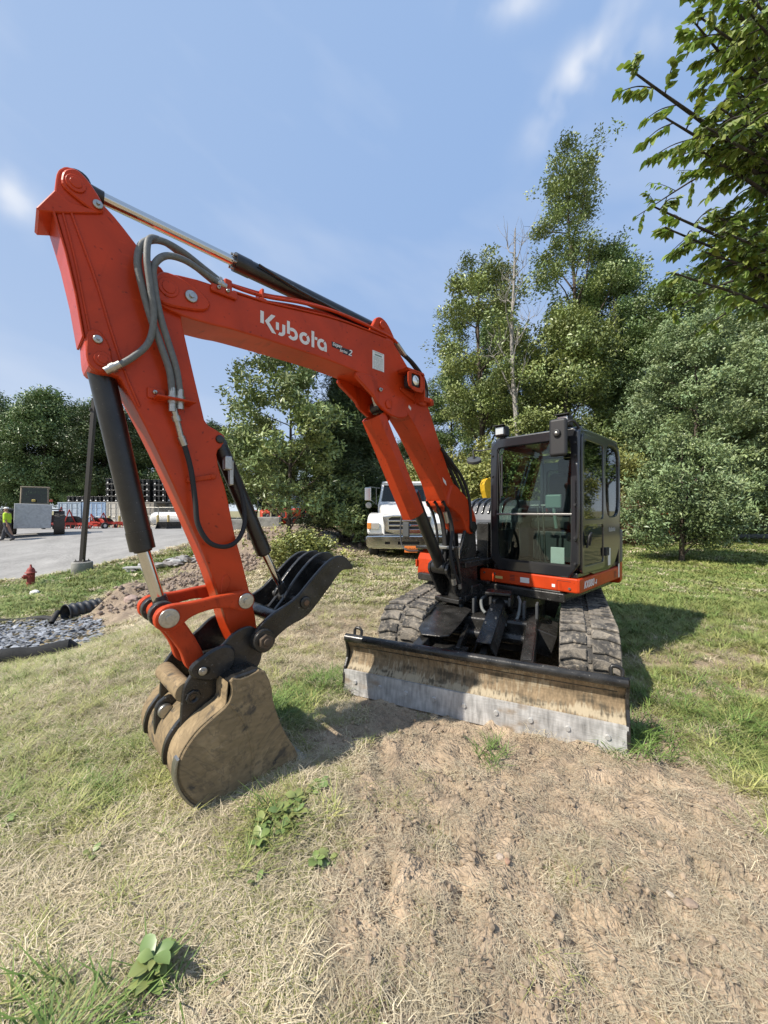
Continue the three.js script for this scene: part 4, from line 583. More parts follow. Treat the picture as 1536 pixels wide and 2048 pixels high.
  const edgeTex = texture(0, (u, v) => { const x = u * 2.2, y = v * 0.2; const a = fbm(x * 8, 1, y * 8, 5), s = fbm(x * 40, 6, y * 7, 4), r = smooth(0.12, 0.4, fbm(x * 2.4 + 7, 4, y * 5, 5)); const k = 0.44 + 0.34 * a + 0.30 * s; return [mix(k, 0.27, r), mix(k * 0.985, 0.19, r), mix(k * 0.955, 0.11, r)]; }, { wrap: false, w: 1024, h: 96 });
  const strip = (pts, b0, b1, th, n) => { // a bent sheet with uv along its length and height
    const pos = [], uv = [], idx = []; const P = pts.length; const len = [0]; for (let i = 1; i < P; i++) len.push(len[i - 1] + Math.hypot(pts[i][0] - pts[i - 1][0], pts[i][1] - pts[i - 1][1]));
    for (const side of [0, 1]) for (let j = 0; j <= n; j++) for (let i = 0; i < P; i++) { pos.push(pts[i][0] - side * th, pts[i][1], mix(b0, b1, j / n)); uv.push(j / n, len[i] / len[P - 1]); }
    const S = (n + 1) * P; for (let j = 0; j < n; j++) for (let i = 0; i < P - 1; i++) { const a = j * P + i; idx.push(a, a + P, a + 1, a + 1, a + P, a + P + 1, S + a, S + a + 1, S + a + P, S + a + 1, S + a + P + 1, S + a + P); }
    for (let i = 0; i < P - 1; i++) for (const j of [0, n]) { const a = j * P + i; idx.push(a, a + 1, S + a, a + 1, S + a + 1, S + a); }
    for (let j = 0; j < n; j++) for (const i of [0, P - 1]) { const a = j * P + i; idx.push(a, S + a, a + P, a + P, S + a, S + a + P); }
    const g = new THREE.BufferGeometry(); g.setAttribute('position', new THREE.Float32BufferAttribute(pos, 3)); g.setAttribute('uv', new THREE.Float32BufferAttribute(uv, 2)); g.setIndex(idx); const q = g.toNonIndexed(); q.computeVertexNormals(); return q;
  };
  const raw = (name, g, mat, parent) => { const m = new THREE.Mesh(g.applyMatrix4(under), mat); m.name = name; m.castShadow = m.receiveShadow = true; parent.add(m); return m; };
  const mp = []; for (let i = 0; i <= 14; i++) { const t = i / 14; mp.push([1.845 - 0.075 * Math.sin(Math.PI * Math.min(1, t * 1.02)) - 0.01 * t, mix(0.115, 0.385, t)]); }
  const bm = std([1, 1, 1], 0.85, { map: bladeTex, bumpMap: T.bump, bumpScale: 0.002 }), em = std([1, 1, 1], 0.6, { map: edgeTex, metalness: 0.25, bumpMap: rep(T.bump, 1), bumpScale: 0.0015 });
  const blade = raw('dozer_blade', strip(mp, 1.1, -1.1, 0.02, 40), bm, EX); LBL(blade, 'muddy dozer blade lowered to the ground in front of the tracks');
  raw('cutting_edge', strip([[1.872, -0.085], [1.864, 0.02], [1.86, 0.122]], 1.1, -1.1, 0.022, 30), em, blade);
  upart('top_tube', [rod([1.825, 0.402, 1.1], [1.825, 0.402, -1.1], 0.036, 0.036, 16)], M.black, blade);
  upart('back_stiffener', [rb(0.10, 0.08, 2.1, 1.74, 0.10, 0, 0.01), rb(0.07, 0.06, 2.1, 1.755, 0.34, 0, 0.01)], M.black, blade);
  for (const b of [-1.1, 1.1]) upart('end_plate', plate(soften([[1.87, -0.08], [1.865, 0.12], [1.79, 0.24], [1.845, 0.42], [1.80, 0.44], [1.74, 0.30], [1.76, 0.0]], 1), b - 0.012, b + 0.012, 0.004), M.black, blade);
  for (const b of [-1.04, 1.0]) upart('lifting_hook', hose([[1.79, 0.38, b - 0.03], [1.77, 0.47, b - 0.03], [1.77, 0.48, b + 0.03], [1.79, 0.38, b + 0.03]], 0.014, 12, 8), M.black, blade);
  for (let i = 0; i < 9; i++) upart('edge_bolt', [rod([1.855, 0.03, -0.98 + i * 0.245], [1.876, 0.03, -0.98 + i * 0.245], 0.022, 0.016, 10)], em, blade);
  // push frame, cylinder with its folded cover, hoses
  const arms = upart('push_frame', [bar([1.74, 0.31, -0.45], [0.60, 0.44, -0.42], 0.10, 0.17, 0.012), bar([1.74, 0.31, 0.45], [0.60, 0.44, 0.42], 0.10, 0.17, 0.012), rod([0.98, 0.33, -0.45], [0.98, 0.33, 0.45], 0.05, 0.05, 18), rb(0.10, 0.12, 0.92, 1.70, 0.27, 0, 0.012), rb(0.30, 0.03, 0.30, 1.62, 0.345, 0.20, 0.006)], M.black);
  upart('frame_cap', [bar([1.70, 0.40, -0.45], [0.86, 0.505, -0.43], 0.07, 0.02, 0.004)], M.black, arms);
  upart('arm_cover', [join(plate(soften([[0.82, 0.16], [1.05, 0.18], [1.42, 0.20], [1.58, 0.22], [1.60, 0.52], [1.05, 0.56], [0.82, 0.54]], 1), 0, 0.014, 0.004)).rotateX(Math.PI / 2).rotateZ(R(-7)).translate(0, 0.645, 0)], M.black, arms);
  upart('arm_web', [bar([1.60, 0.32, 0.12], [1.0, 0.36, 0.18], 0.04, 0.14, 0.008)], M.black, arms);
  const dc = upart('blade_cylinder', [rod([0.66, 0.60, -0.10], [1.30, 0.44, -0.10], 0.058, 0.058, 22), rod([1.30, 0.44, -0.10], [1.66, 0.36, -0.10], 0.03, 0.03, 16)], M.cylBlack);
  const cv = [[-0.10, -0.06], [-0.062, 0.025], [-0.06, 0.06], [0.06, 0.06], [0.062, 0.025], [0.10, -0.06], [0.092, -0.06], [0.054, 0.022], [0.052, 0.052], [-0.052, 0.052], [-0.054, 0.022], [-0.092, -0.06]];
  const e = new THREE.ExtrudeGeometry(new THREE.Shape(cv.map((p) => new THREE.Vector2(...p))), { depth: 0.72, bevelEnabled: false });
  const Xd = V(1.0, -0.245, 0).normalize(), Zd = V(0, 0, 1), Yd = Zd.clone().cross(Xd); e.applyMatrix4(new THREE.Matrix4().makeBasis(Zd.clone().negate(), Yd, Xd).setPosition(0.90, 0.575, -0.10));
  upart('cylinder_cover', e, M.black, dc);
  for (const [x, y, b] of [[1.30, 0.545, -0.06], [1.20, 0.57, -0.135], [1.05, 0.605, -0.07]]) upart('cover_bolt', rod([x, y - 0.01, b], [x, y + 0.012, b], 0.012, 0.01, 6), M.steel, dc);
  upart('cylinder_pin', [pin(0.66, 0.60, -0.19, -0.01, 0.065), rb(0.22, 0.03, 0.26, 0.66, 0.70, -0.08, 0.008), plate(soften([[0.5, 0.45], [0.5, 0.70], [0.74, 0.70], [0.76, 0.55]], 1), -0.21, -0.18, 0.005), plate(soften([[0.5, 0.45], [0.5, 0.70], [0.74, 0.70], [0.76, 0.55]], 1), -0.02, 0.01, 0.005)], M.black, dc);
  upart('blade_hose', hose([[0.62, 0.66, -0.27], [0.74, 0.62, -0.30], [0.86, 0.47, -0.27], [0.92, 0.43, -0.20], [0.98, 0.47, -0.17]], 0.016, 24, 8), M.hoseGrey, dc);
  upart('blade_hose', hose([[0.60, 0.64, 0.06], [0.74, 0.62, 0.09], [0.84, 0.55, 0.06], [0.88, 0.52, 0.02]], 0.016, 20, 8), M.hoseGrey, dc);
  upart('cross_line', rod([0.92, 0.46, 0.02], [0.90, 0.47, 0.28], 0.018, 0.018, 10), M.zinc, dc);
}
// ---------------------------------------------------------------- trees and shrubs
const barkMat = (rgb) => std(rgb, 0.95, { map: rep(T.bark, 1.5), bumpMap: rep(T.bark, 1.5), bumpScale: 0.012 });
const BARK = { brown: barkMat([0.16, 0.125, 0.10]), grey: barkMat([0.30, 0.28, 0.25]), pale: barkMat([0.50, 0.47, 0.43]), dark: barkMat([0.07, 0.058, 0.05]) };
const leafMat = (rgb, tr = 0, rough = 0.5) => tr ? phys(rgb, Math.max(0.8, rough), { transmission: tr, thickness: 0, side: THREE.DoubleSide, specularIntensity: 0.6 }) : phys(rgb, Math.min(rough, 0.44), { side: THREE.DoubleSide, specularIntensity: 1 });
const LEAF = { olive: leafMat([0.225, 0.275, 0.09]), green: leafMat([0.165, 0.235, 0.085]), grey: leafMat([0.20, 0.265, 0.12], 0, 0.42), dark: leafMat([0.06, 0.095, 0.04]), yellow: leafMat([0.26, 0.275, 0.08]), mid: leafMat([0.195, 0.25, 0.085]) };
function leafCluster(seed, n, rad, size, { flat = 0, aspect = 0.55, needle = false } = {}) { // a spray of folded leaves
  const r = rng(seed), pos = [], idx = []; const m = new THREE.Matrix4(), q = new THREE.Quaternion(), e = new THREE.Euler(), p = V();
  for (let i = 0; i < n; i++) {
    const a = r() * 6.283, b = Math.acos(2 * r() - 1), d = rad * Math.cbrt(r()); p.set(Math.sin(b) * Math.cos(a) * d, Math.cos(b) * d * (flat ? 0.5 : 0.8), Math.sin(b) * Math.sin(a) * d);
    e.set((r() - 0.5) * (flat ? 1.2 : 2.4) - 0.5, r() * 6.283, (r() - 0.5) * (flat ? 0.9 : 2.0)); q.setFromEuler(e); const s = size * (0.6 + 0.8 * r()); m.compose(p, q, V(s, s, s));
    const o = pos.length / 3, w = aspect * 0.5, f = 0.10;
    for (const v of [[0, 0, 0], [-w, f, 0.45], [0, 0, 1], [w, f, 0.45]]) { const t = V(...v).applyMatrix4(m); pos.push(t.x, t.y, t.z); }
    idx.push(o, o + 1, o + 2, o, o + 2, o + 3);
  }
  const g = new THREE.BufferGeometry(); g.setAttribute('position', new THREE.Float32BufferAttribute(pos, 3)); g.setIndex(idx); const k = g.toNonIndexed(); k.computeVertexNormals(); return k;
}
const CL = { far: leafCluster(5, 36, 0.46, 0.155), mid: leafCluster(6, 32, 0.36, 0.125), oak: leafCluster(7, 22, 0.26, 0.15, { aspect: 0.45 }), shrub: leafCluster(8, 22, 0.24, 0.105, { aspect: 0.45 }), conifer: leafCluster(9, 40, 0.30, 0.16, { flat: 1, aspect: 0.16 }), low: leafCluster(10, 24, 0.2, 0.085) };
function limbTube(pts, r0, r1, seg = 6) { // tapered limb
  const c = new THREE.CatmullRomCurve3(pts, false, 'centripetal'), n = Math.max(4, pts.length * 3), g = new THREE.TubeGeometry(c, n, 1, seg, false), p = g.attributes.position;
  for (let i = 0; i <= n; i++) { const o = c.getPointAt(i / n), r = mix(r0, r1, i / n); for (let j = 0; j <= seg; j++) { const k = i * (seg + 1) + j; p.setXYZ(k, o.x + (p.getX(k) - o.x) * r, o.y + (p.getY(k) - o.y) * r, o.z + (p.getZ(k) - o.z) * r); } }
  g.computeVertexNormals(); return g;
}
function tree(o) {
  const { name = 'tree', label, category = 'tree', group, x, z, h, base, rx, rz = rx, seed, bark = BARK.brown, leaf = LEAF.green, cl = CL.far, clumps = 80, per = 20, tr = h * 0.014, shape = 'oval', limbs = 16, lean = [0, 0], fork = 0, clumpR = 0.16, leafless = false, scale = 1 } = o;
  const r = rng(seed), t = thing(name, label, category, [x, H(x, z) - 0.03, z], 0, group), gs = [];
  const top = h * 0.96, trunkAt = (y) => V(lean[0] * y / h + 0.03 * h * Math.sin(y * 0.5 + seed) * 0.25, y, lean[1] * y / h + 0.02 * h * Math.cos(y * 0.43 + seed) * 0.25);
  const tp = []; for (let i = 0; i <= 6; i++) tp.push(trunkAt(top * i / 6)); gs.push(limbTube(tp, tr, tr * 0.15, 9));
  const prof = (f) => shape === 'cone' ? Math.max(0.05, 1 - f) : shape === 'tall' ? (f < 0.15 ? 0.5 + f * 3 : 1 - 0.55 * (f - 0.15) / 0.85) * (0.8 + 0.25 * Math.sin(f * 17 + seed)) : Math.pow(Math.max(0, Math.sin(Math.PI * Math.min(0.985, 0.14 + 0.86 * f))), 0.55);
  const ends = [];
  for (let i = 0; i < limbs; i++) {
    const f = (i + r() * 0.8) / limbs, y = base + (top - base) * f * 0.92, a = i * 2.4 + r() * 0.9, L = prof(f) * (0.65 + 0.4 * r());
    const s = trunkAt(Math.max(0.2, y - 0.12 * h * (1 - f) - 0.2)), e = V(trunkAt(y).x + Math.cos(a) * rx * L, y + 0.06 * h * r() * (shape === 'cone' ? -0.6 : 1), trunkAt(y).z + Math.sin(a) * rz * L), m = s.clone().lerp(e, 0.5); m.y += 0.05 * h * (r() - 0.35); m.x += (r() - 0.5) * 0.25 * rx;
    gs.push(limbTube([s, m, e], tr * mix(0.42, 0.16, f), tr * 0.05, 5)); ends.push([m, e]);
    for (let k = 0; k < 2; k++) { const b = m.clone().lerp(e, 0.3 + 0.5 * r()), w = b.clone().add(V((r() - 0.5) * rx * 0.6, (0.1 + r() * 0.5) * rx * 0.4, (r() - 0.5) * rz * 0.6)); gs.push(limbTube([b, b.clone().lerp(w, 0.5).add(V(0, 0.05 * rx, 0)), w], tr * 0.10, tr * 0.03, 4)); ends.push([b, w]); }
  }
  if (fork) { const b = trunkAt(h * 0.42), e = b.clone().add(V(fork, h * 0.36, 0.3)); gs.push(limbTube([b, b.clone().lerp(e, 0.5).add(V(-fork * 0.12, 0, 0)), e], tr * 0.6, tr * 0.15, 7)); }
  mesh('trunk', gs, bark, t);
  if (leafless) { // fine bare twigs
    const tw = []; for (const [b, w] of ends) for (let k = 0; k < 4; k++) { const p = b.clone().lerp(w, 0.4 + 0.6 * r()), q = p.clone().add(V((r() - 0.5) * rx * 0.7, (0.2 + r()) * rx * 0.55, (r() - 0.5) * rx * 0.7)); tw.push(limbTube([p, p.clone().lerp(q, 0.5).add(V((r() - 0.5) * 0.2, 0, 0)), q], tr * 0.05, tr * 0.02, 4)); }
    const m = mesh('twigs', tw, bark, t); m.userData.kind = 'stuff'; return t;
  }
  // leaf clumps: most round the limb ends, some spread through the crown
  const spots = [];
  for (let c = 0; c < clumps; c++) {
    let p;
    if (r() < 0.55 && ends.length) { const [b, w] = ends[Math.floor(r() * ends.length)]; p = b.clone().lerp(w, 0.35 + 0.75 * r()); }
    else { const f = Math.pow(r(), 0.9), a = r() * 6.283, d = Math.sqrt(0.25 + 0.75 * r()) * prof(f); p = trunkAt(base + (h - base) * f); p.x += Math.cos(a) * rx * d; p.z += Math.sin(a) * rz * d; }
    const R0 = clumpR * rx * (0.6 + 0.9 * r()), tone = 0.72 + 0.56 * r(), n = Math.round(per * (0.5 + r()));
    for (let k = 0; k < n; k++) { const a = r() * 6.283, b = Math.acos(2 * r() - 1), d = R0 * (r() < 0.2 ? 1.0 + 0.9 * r() : Math.pow(r(), 0.45)); spots.push([p.x + Math.sin(b) * Math.cos(a) * d * 1.15, Math.max(base * 0.25, p.y + Math.cos(b) * d * 0.75), p.z + Math.sin(b) * Math.sin(a) * d * 1.15, tone * (0.85 + 0.3 * r())]); }
  }
  const im = new THREE.InstancedMesh(cl, leaf, spots.length), mm = new THREE.Matrix4(), q = new THREE.Quaternion(), e = new THREE.Euler(), col = new THREE.Color();
  spots.forEach((s, i) => { e.set((r() - 0.5) * 0.8, r() * 6.283, (r() - 0.5) * 0.8); q.setFromEuler(e); const k = scale * (0.75 + 0.5 * r()); mm.compose(V(s[0], s[1], s[2]), q, V(k, k, k)); im.setMatrixAt(i, mm); const w = (r() - 0.5) * 0.16; im.setColorAt(i, col.setRGB(s[3] * (1 + w), s[3], s[3] * (1 - w))); });
  im.name = 'crown'; im.userData.kind = 'stuff'; im.castShadow = im.receiveShadow = true; t.add(im); return t;
}
function copyTree(src, x, z, k, turn, label) { const c = copyOf(src, label); c.position.set(x, H(x, z) - 0.05, z); c.scale.set(k, k, k); c.rotation.y = turn; return c; }
const GW = 'trees of the wood behind the lawn', GL = 'trees beyond the lot', GB = 'back rows of the wood';
// the wood on the right
const tA = tree({ name: 'broadleaf_tree', label: 'tall olive green tree beside the bare dead tree', group: GW, x: 6.0, z: -24, h: 17.2, base: 6.2, rx: 2.9, rz: 3, seed: 11, leaf: LEAF.olive, clumps: 120, per: 9, limbs: 17, clumpR: 0.18 });
tree({ name: 'dead_tree', label: 'bare grey leafless tree rising out of the wood', group: GW, x: 7.4, z: -21.3, h: 17.6, base: 8.5, rx: 1.9, seed: 12, bark: BARK.pale, limbs: 13, tr: 0.21, shape: 'tall', leafless: true, lean: [-0.3, 0] });
tree({ name: 'broadleaf_tree', label: 'tallest thin tree of the wood with open ragged crown', group: GW, x: 12.2, z: -25, h: 25, base: 9, rx: 3.5, rz: 3.0, seed: 13, leaf: LEAF.mid, clumps: 125, per: 7, limbs: 22, shape: 'tall', clumpR: 0.17, tr: 0.24 });
const tD = tree({ name: 'broadleaf_tree', label: 'green tree with pale forked trunk', group: GW, x: 15.2, z: -25.5, h: 18.6, base: 8, rx: 2.6, seed: 14, leaf: LEAF.green, clumps: 150, per: 10, limbs: 15, clumpR: 0.20, bark: BARK.pale, fork: -1.6 });
tree({ name: 'broadleaf_tree', label: 'dense yellowish tree between dead tree and forked trunk', group: GW, x: 10.4, z: -22, h: 12.5, base: 2.5, rx: 2.9, seed: 15, leaf: LEAF.olive, clumps: 170, per: 10, limbs: 15, clumpR: 0.2 });
const tF = tree({ name: 'broadleaf_tree', label: 'dark green tree above the grey leaved shrubs', group: GW, x: 17.0, z: -22.5, h: 14.6, base: 4, rx: 3.4, seed: 16, leaf: LEAF.green, clumps: 180, per: 11, limbs: 17, clumpR: 0.18 });
copyTree(tF, 21.5, -23, 1.02, 1.9, 'dark green tree behind the split rail fence');
copyTree(tF, 26.5, -25, 1.08, 4.1, 'dark green tree farthest along the split rail fence');
tree({ name: 'broadleaf_tree', label: 'grey green leafy tree behind the small shrub on the lawn', group: GW, x: 13.4, z: -16.6, h: 9.6, base: 0.9, rx: 2.9, seed: 17, leaf: LEAF.grey, cl: CL.mid, clumps: 250, per: 12, limbs: 22, clumpR: 0.15, scale: 0.8 });
tree({ name: 'broadleaf_tree', label: 'grey green leafy tree at the right edge of the lawn', group: GW, x: 17.2, z: -17.0, h: 9.6, base: 0.9, rx: 2.7, seed: 18, leaf: LEAF.grey, cl: CL.mid, clumps: 220, per: 12, limbs: 20, clumpR: 0.15, scale: 0.85 });
tree({ name: 'shrub_tree', label: 'small many stemmed leafy tree standing alone on the lawn', category: 'tree', x: 8.5, z: -11, h: 3.6, base: 0.55, rx: 1.35, seed: 19, leaf: LEAF.grey, cl: CL.shrub, clumps: 70, per: 17, limbs: 16, clumpR: 0.24, tr: 0.075, bark: BARK.brown, fork: 0.4 });
const under1 = tree({ name: 'understorey_bush', label: 'bushy yellow green thicket at the foot of the wood', category: 'bush', group: 'bushes along the wood', x: 5.4, z: -19, h: 5.0, base: 0.3, rx: 2.0, seed: 20, leaf: LEAF.yellow, cl: CL.mid, clumps: 75, per: 18, limbs: 10, clumpR: 0.26 });
copyTree(under1, 8.0, -18.6, 0.95, 2.1, 'bushy yellow green thicket behind the cab');
copyTree(under1, 3.1, -21, 0.9, 3.6, 'bushy yellow green thicket behind the boom foot');
copyTree(under1, 10.6, -17.6, 0.85, 5.0, 'bushy yellow green thicket right of the cab');
copyTree(under1, 16.5, -21.3, 0.8, 0.6, 'bushy yellow green thicket behind the gravel lane');
copyTree(under1, 21.5, -23.4, 0.8, 2.6, 'bushy yellow green thicket behind the rail fence');
for (let i = 0; i < 7; i++) copyTree(i % 2 ? tD : tF, 5 + i * 4.2, -29 - (i % 3) * 1.6, 0.78 + 0.05 * ((i * 7) % 4), i * 1.7, ['dark tree filling the wood behind the taller trees', 'pale trunked tree filling the wood behind the taller trees'][i % 2 ? 1 : 0]).userData.group = GB;
for (let i = 0; i < 5; i++) copyTree(under1, 5.5 + i * 4.2, -25.5, 1.0 + 0.1 * (i % 3), i * 2.3, 'thicket filling the inside of the wood').userData.group = GB;
copyTree(tF, 19.2, -13.2, 0.8, 0.9, 'dark green tree beside the lawn, past the grey leaved trees'); copyTree(tF, 21.5, -8.6, 0.85, 2.8, 'dark green tree at the side of the lawn'); copyTree(under1, 17.5, -9.6, 0.9, 1.1, 'bushy yellow green thicket at the side of the lawn');
// thicket with reddish leaves by the lawn's edge
tree({ name: 'low_bush', label: 'low reddish brown bush beside the engine cover', category: 'bush', group: 'bushes along the wood', x: 8.9, z: -15.6, h: 1.9, base: 0.15, rx: 1.5, rz: 0.8, seed: 23, leaf: leafMat([0.16, 0.10, 0.05]), cl: CL.low, clumps: 40, per: 16, limbs: 8, clumpR: 0.3, tr: 0.03 });
// middle: young oak and dark evergreen behind the arm
tree({ name: 'young_oak', label: 'young oak with thin trunk between arm and truck', category: 'tree', x: -3.35, z: -13.6, h: 7.0, base: 1.2, rx: 2.35, seed: 31, leaf: LEAF.mid, cl: CL.oak, clumps: 105, per: 11, limbs: 22, clumpR: 0.17, tr: 0.085, bark: BARK.brown });
tree({ name: 'evergreen_tree', label: 'dark evergreen tree growing beside the white truck', category: 'tree', x: -1.55, z: -15.0, h: 6.4, base: 0.6, rx: 2.2, seed: 32, leaf: LEAF.dark, cl: CL.conifer, clumps: 170, per: 17, limbs: 30, clumpR: 0.2, tr: 0.10, shape: 'cone', bark: BARK.dark });
tree({ name: 'oak_sapling', label: 'low leafy oak sapling under the dark evergreen', category: 'tree', x: -1.3, z: -13.9, h: 2.4, base: 0.5, rx: 1.3, seed: 33, leaf: LEAF.mid, cl: CL.oak, clumps: 34, per: 14, limbs: 10, clumpR: 0.26, tr: 0.05 });
tree({ name: 'low_bush', label: 'low pale green bush behind the thumb', category: 'bush', x: -2.15, z: -9.6, h: 0.75, base: 0.1, rx: 0.95, rz: 0.5, seed: 34, leaf: LEAF.yellow, cl: CL.low, clumps: 34, per: 10, limbs: 9, clumpR: 0.3, tr: 0.02 });
// wood beyond the lot
const tL = tree({ name: 'broadleaf_tree', label: 'dark broad tree behind the wheel loader', group: GL, x: -46, z: -52, h: 17, base: 3, rx: 5.2, seed: 41, leaf: LEAF.green, clumps: 120, per: 20, limbs: 18, clumpR: 0.2, scale: 1.7 });
const tM = tree({ name: 'broadleaf_tree', label: 'dark oval tree behind the light pole', group: GL, x: -38.5, z: -53, h: 15.6, base: 2.5, rx: 4.4, seed: 42, leaf: leafMat([0.065, 0.095, 0.032]), clumps: 110, per: 20, limbs: 16, clumpR: 0.21, scale: 1.7 });
[[-52.5, -50, 0.95], [-58, -55, 1.1], [-34, -55, 0.92], [-29.5, -56, 0.84], [-25.5, -57, 0.88], [-21, -58, 0.8], [-16.5, -58, 0.72], [-12, -60, 0.7], [-66, -52, 1.1], [-42.5, -58, 1.02], [-49, -60, 1.1]].forEach(([x, z, k], i) => copyTree(i % 2 ? tL : tM, x, z, k, i * 1.3, ['dark tree in the row beyond the shipping containers', 'broad tree in the row beyond the shipping containers'][i % 2]));
[[-7, -55, 0.62], [-2, -52, 0.6], [3, -50, 0.62], [-47, -50.5, 0.5], [-55, -51, 0.55], [-40, -51, 0.45]].forEach(([x, z, k], i) => copyTree(i % 2 ? tL : tM, x, z, k, i * 2.1, 'low tree at the far edge of the lot').userData.group = 'low trees round the lot');

{ // near tree on the right: trunk outside the view, leafy boughs reaching in
  const t = thing('overhanging_tree', 'leafy boughs of a near tree reaching into the sky', 'tree', [5.2, H(5.2, -4.4), -4.4]); const r = rng(91), gs = [], O = V(5.2, H(5.2, -4.4), -4.4);
  gs.push(limbTube([V(0, -0.05, 0), V(0.1, 2.2, 0), V(-0.1, 4.5, 0.1), V(-0.15, 7.5, 0)], 0.19, 0.08, 10));
  const leafGeo = (() => { const pos = [], idx = [[0, 1, 6], [1, 2, 6], [2, 3, 7], [2, 7, 6], [0, 6, 5], [6, 7, 4], [6, 4, 5], [7, 3, 4]]; const P = [[0, 0, 0], [-0.27, 0.05, 0.25], [-0.29, 0.045, 0.58], [0, -0.10, 1.06], [0.29, 0.045, 0.58], [0.27, 0.05, 0.25], [0, 0, 0.3], [0, -0.02, 0.66]]; for (const f of idx) for (const k of f) pos.push(...P[k]); const g = new THREE.BufferGeometry(); g.setAttribute('position', new THREE.Float32BufferAttribute(pos, 3)); g.computeVertexNormals(); return g; })();
  const leaves = []; const put = (p, d, s) => leaves.push([p, d, s]);
  const W = (u, v, d) => V((u - 768) / 769 * d, EYE - (v - 1024) / 769 * d, -d).sub(O);
  const bough = (a, b, d0, n, spread, dens) => { // a limb with side twigs, leaves two by two along each twig
    const m = a.clone().lerp(b, 0.5).add(V(0, 0.16, 0)); const c = new THREE.CatmullRomCurve3([a, m, b]); gs.push(limbTube([a, m, b], d0, 0.006, 6));
    for (let i = 0; i < n; i++) { const f = 0.12 + 0.88 * (i + r() * 0.6) / n, p = c.getPointAt(Math.min(1, f)), tg = c.getTangentAt(Math.min(1, f)), s = i % 2 ? 1 : -1, sd = tg.clone().cross(V(0, 1, 0)).normalize();
      const e = p.clone().addScaledVector(sd, s * spread * (0.35 + 0.65 * r()) * (1.15 - 0.6 * f)).addScaledVector(tg, spread * 0.5 * r()).add(V(0, (r() - 0.45) * spread * 0.7, 0)); gs.push(limbTube([p, p.clone().lerp(e, 0.5).add(V(0, 0.03, 0)), e], 0.007, 0.003, 4));
      const q = Math.round(2.7 * dens * (0.6 + 0.8 * r())); for (let k = 0; k < q; k++) { const w = p.clone().lerp(e, 0.1 + 0.95 * k / q), dir = e.clone().sub(p).normalize().multiplyScalar(0.7).add(V((r() - 0.5) * 1.5, -0.35 - 0.6 * r(), (r() - 0.5) * 1.5)); put(w, dir, 0.055 + 0.04 * r()); } }
    for (let k = 0; k < 4; k++) put(b.clone().add(V((r() - 0.5) * 0.08, (r() - 0.5) * 0.06, (r() - 0.5) * 0.08)), b.clone().sub(m).normalize().add(V((r() - 0.5), -0.4, (r() - 0.5))), 0.065 + 0.03 * r());
  };
  const T0 = (y) => V(-0.05, y, 0.05);
  bough(T0(4.4), W(1255, 135, 3.0), 0.04, 17, 0.42, 9); bough(T0(4.7), W(1385, 40, 3.2), 0.04, 19, 0.5, 11); bough(T0(4.4), W(1330, 235, 3.1), 0.035, 18, 0.45, 10); bough(T0(4.2), W(1400, 300, 3.3), 0.035, 18, 0.42, 10); bough(T0(5.0), W(1450, -20, 3.4), 0.035, 18, 0.55, 11);
  bough(T0(3.6), W(1305, 412, 3.1), 0.03, 15, 0.34, 8); bough(T0(3.5), W(1330, 455, 3.2), 0.03, 16, 0.34, 9); bough(T0(3.2), W(1345, 545, 3.2), 0.025, 12, 0.26, 6); bough(T0(3.3), W(1420, 500, 3.4), 0.025, 16, 0.36, 9); bough(T0(4.5), W(1460, 170, 3.0), 0.03, 18, 0.5, 11); bough(T0(4.5), W(1480, 250, 3.5), 0.03, 18, 0.5, 11); bough(T0(4.8), W(1490, 90, 3.3), 0.03, 18, 0.5, 12); bough(T0(3.5), W(1480, 530, 3.5), 0.025, 14, 0.28, 8);
  for (let i = 0; i < 22; i++) { const v = i < 16 ? mix(-40, 270, r()) : mix(400, 540, r()), u = mix(1400, 1530, r()); bough(T0(3.1 + (600 - v) / 230), W(u, v, 2.9 + 0.9 * r()), 0.026, 15, i < 16 ? 0.42 : 0.24, 9); }
  for (let i = 0; i < 26; i++) { const a = r() * 6.283, y = 3.6 + 4.6 * r(), L = 1.3 + 1.0 * r(); const e = V(Math.cos(a) * L, y + 0.5, Math.sin(a) * L); if (e.x > -1.0) bough(T0(y), e, 0.03, 12, 0.5, 8); }
  mesh('trunk', gs, BARK.dark, t);
  const im = new THREE.InstancedMesh(leafGeo, leafMat([0.205, 0.305, 0.055], 0.5, 0.8), leaves.length), mm = new THREE.Matrix4(), col = new THREE.Color();
  leaves.forEach(([p, d, s], i) => { const Z = d.clone().normalize(), X = V(0, 1, 0).add(V((r() - 0.5) * 1.2, 0, (r() - 0.5) * 1.2)).cross(Z).normalize(), Y = Z.clone().cross(X); mm.makeBasis(X.multiplyScalar(s), Y.multiplyScalar(s), Z.multiplyScalar(s)).setPosition(p); im.setMatrixAt(i, mm); const k = 0.7 + 0.6 * r(); im.setColorAt(i, col.setRGB(k * (0.9 + 0.4 * r()), k, k * 0.9)); });
  im.name = 'crown'; im.userData.kind = 'stuff'; im.castShadow = im.receiveShadow = true; t.add(im);
}
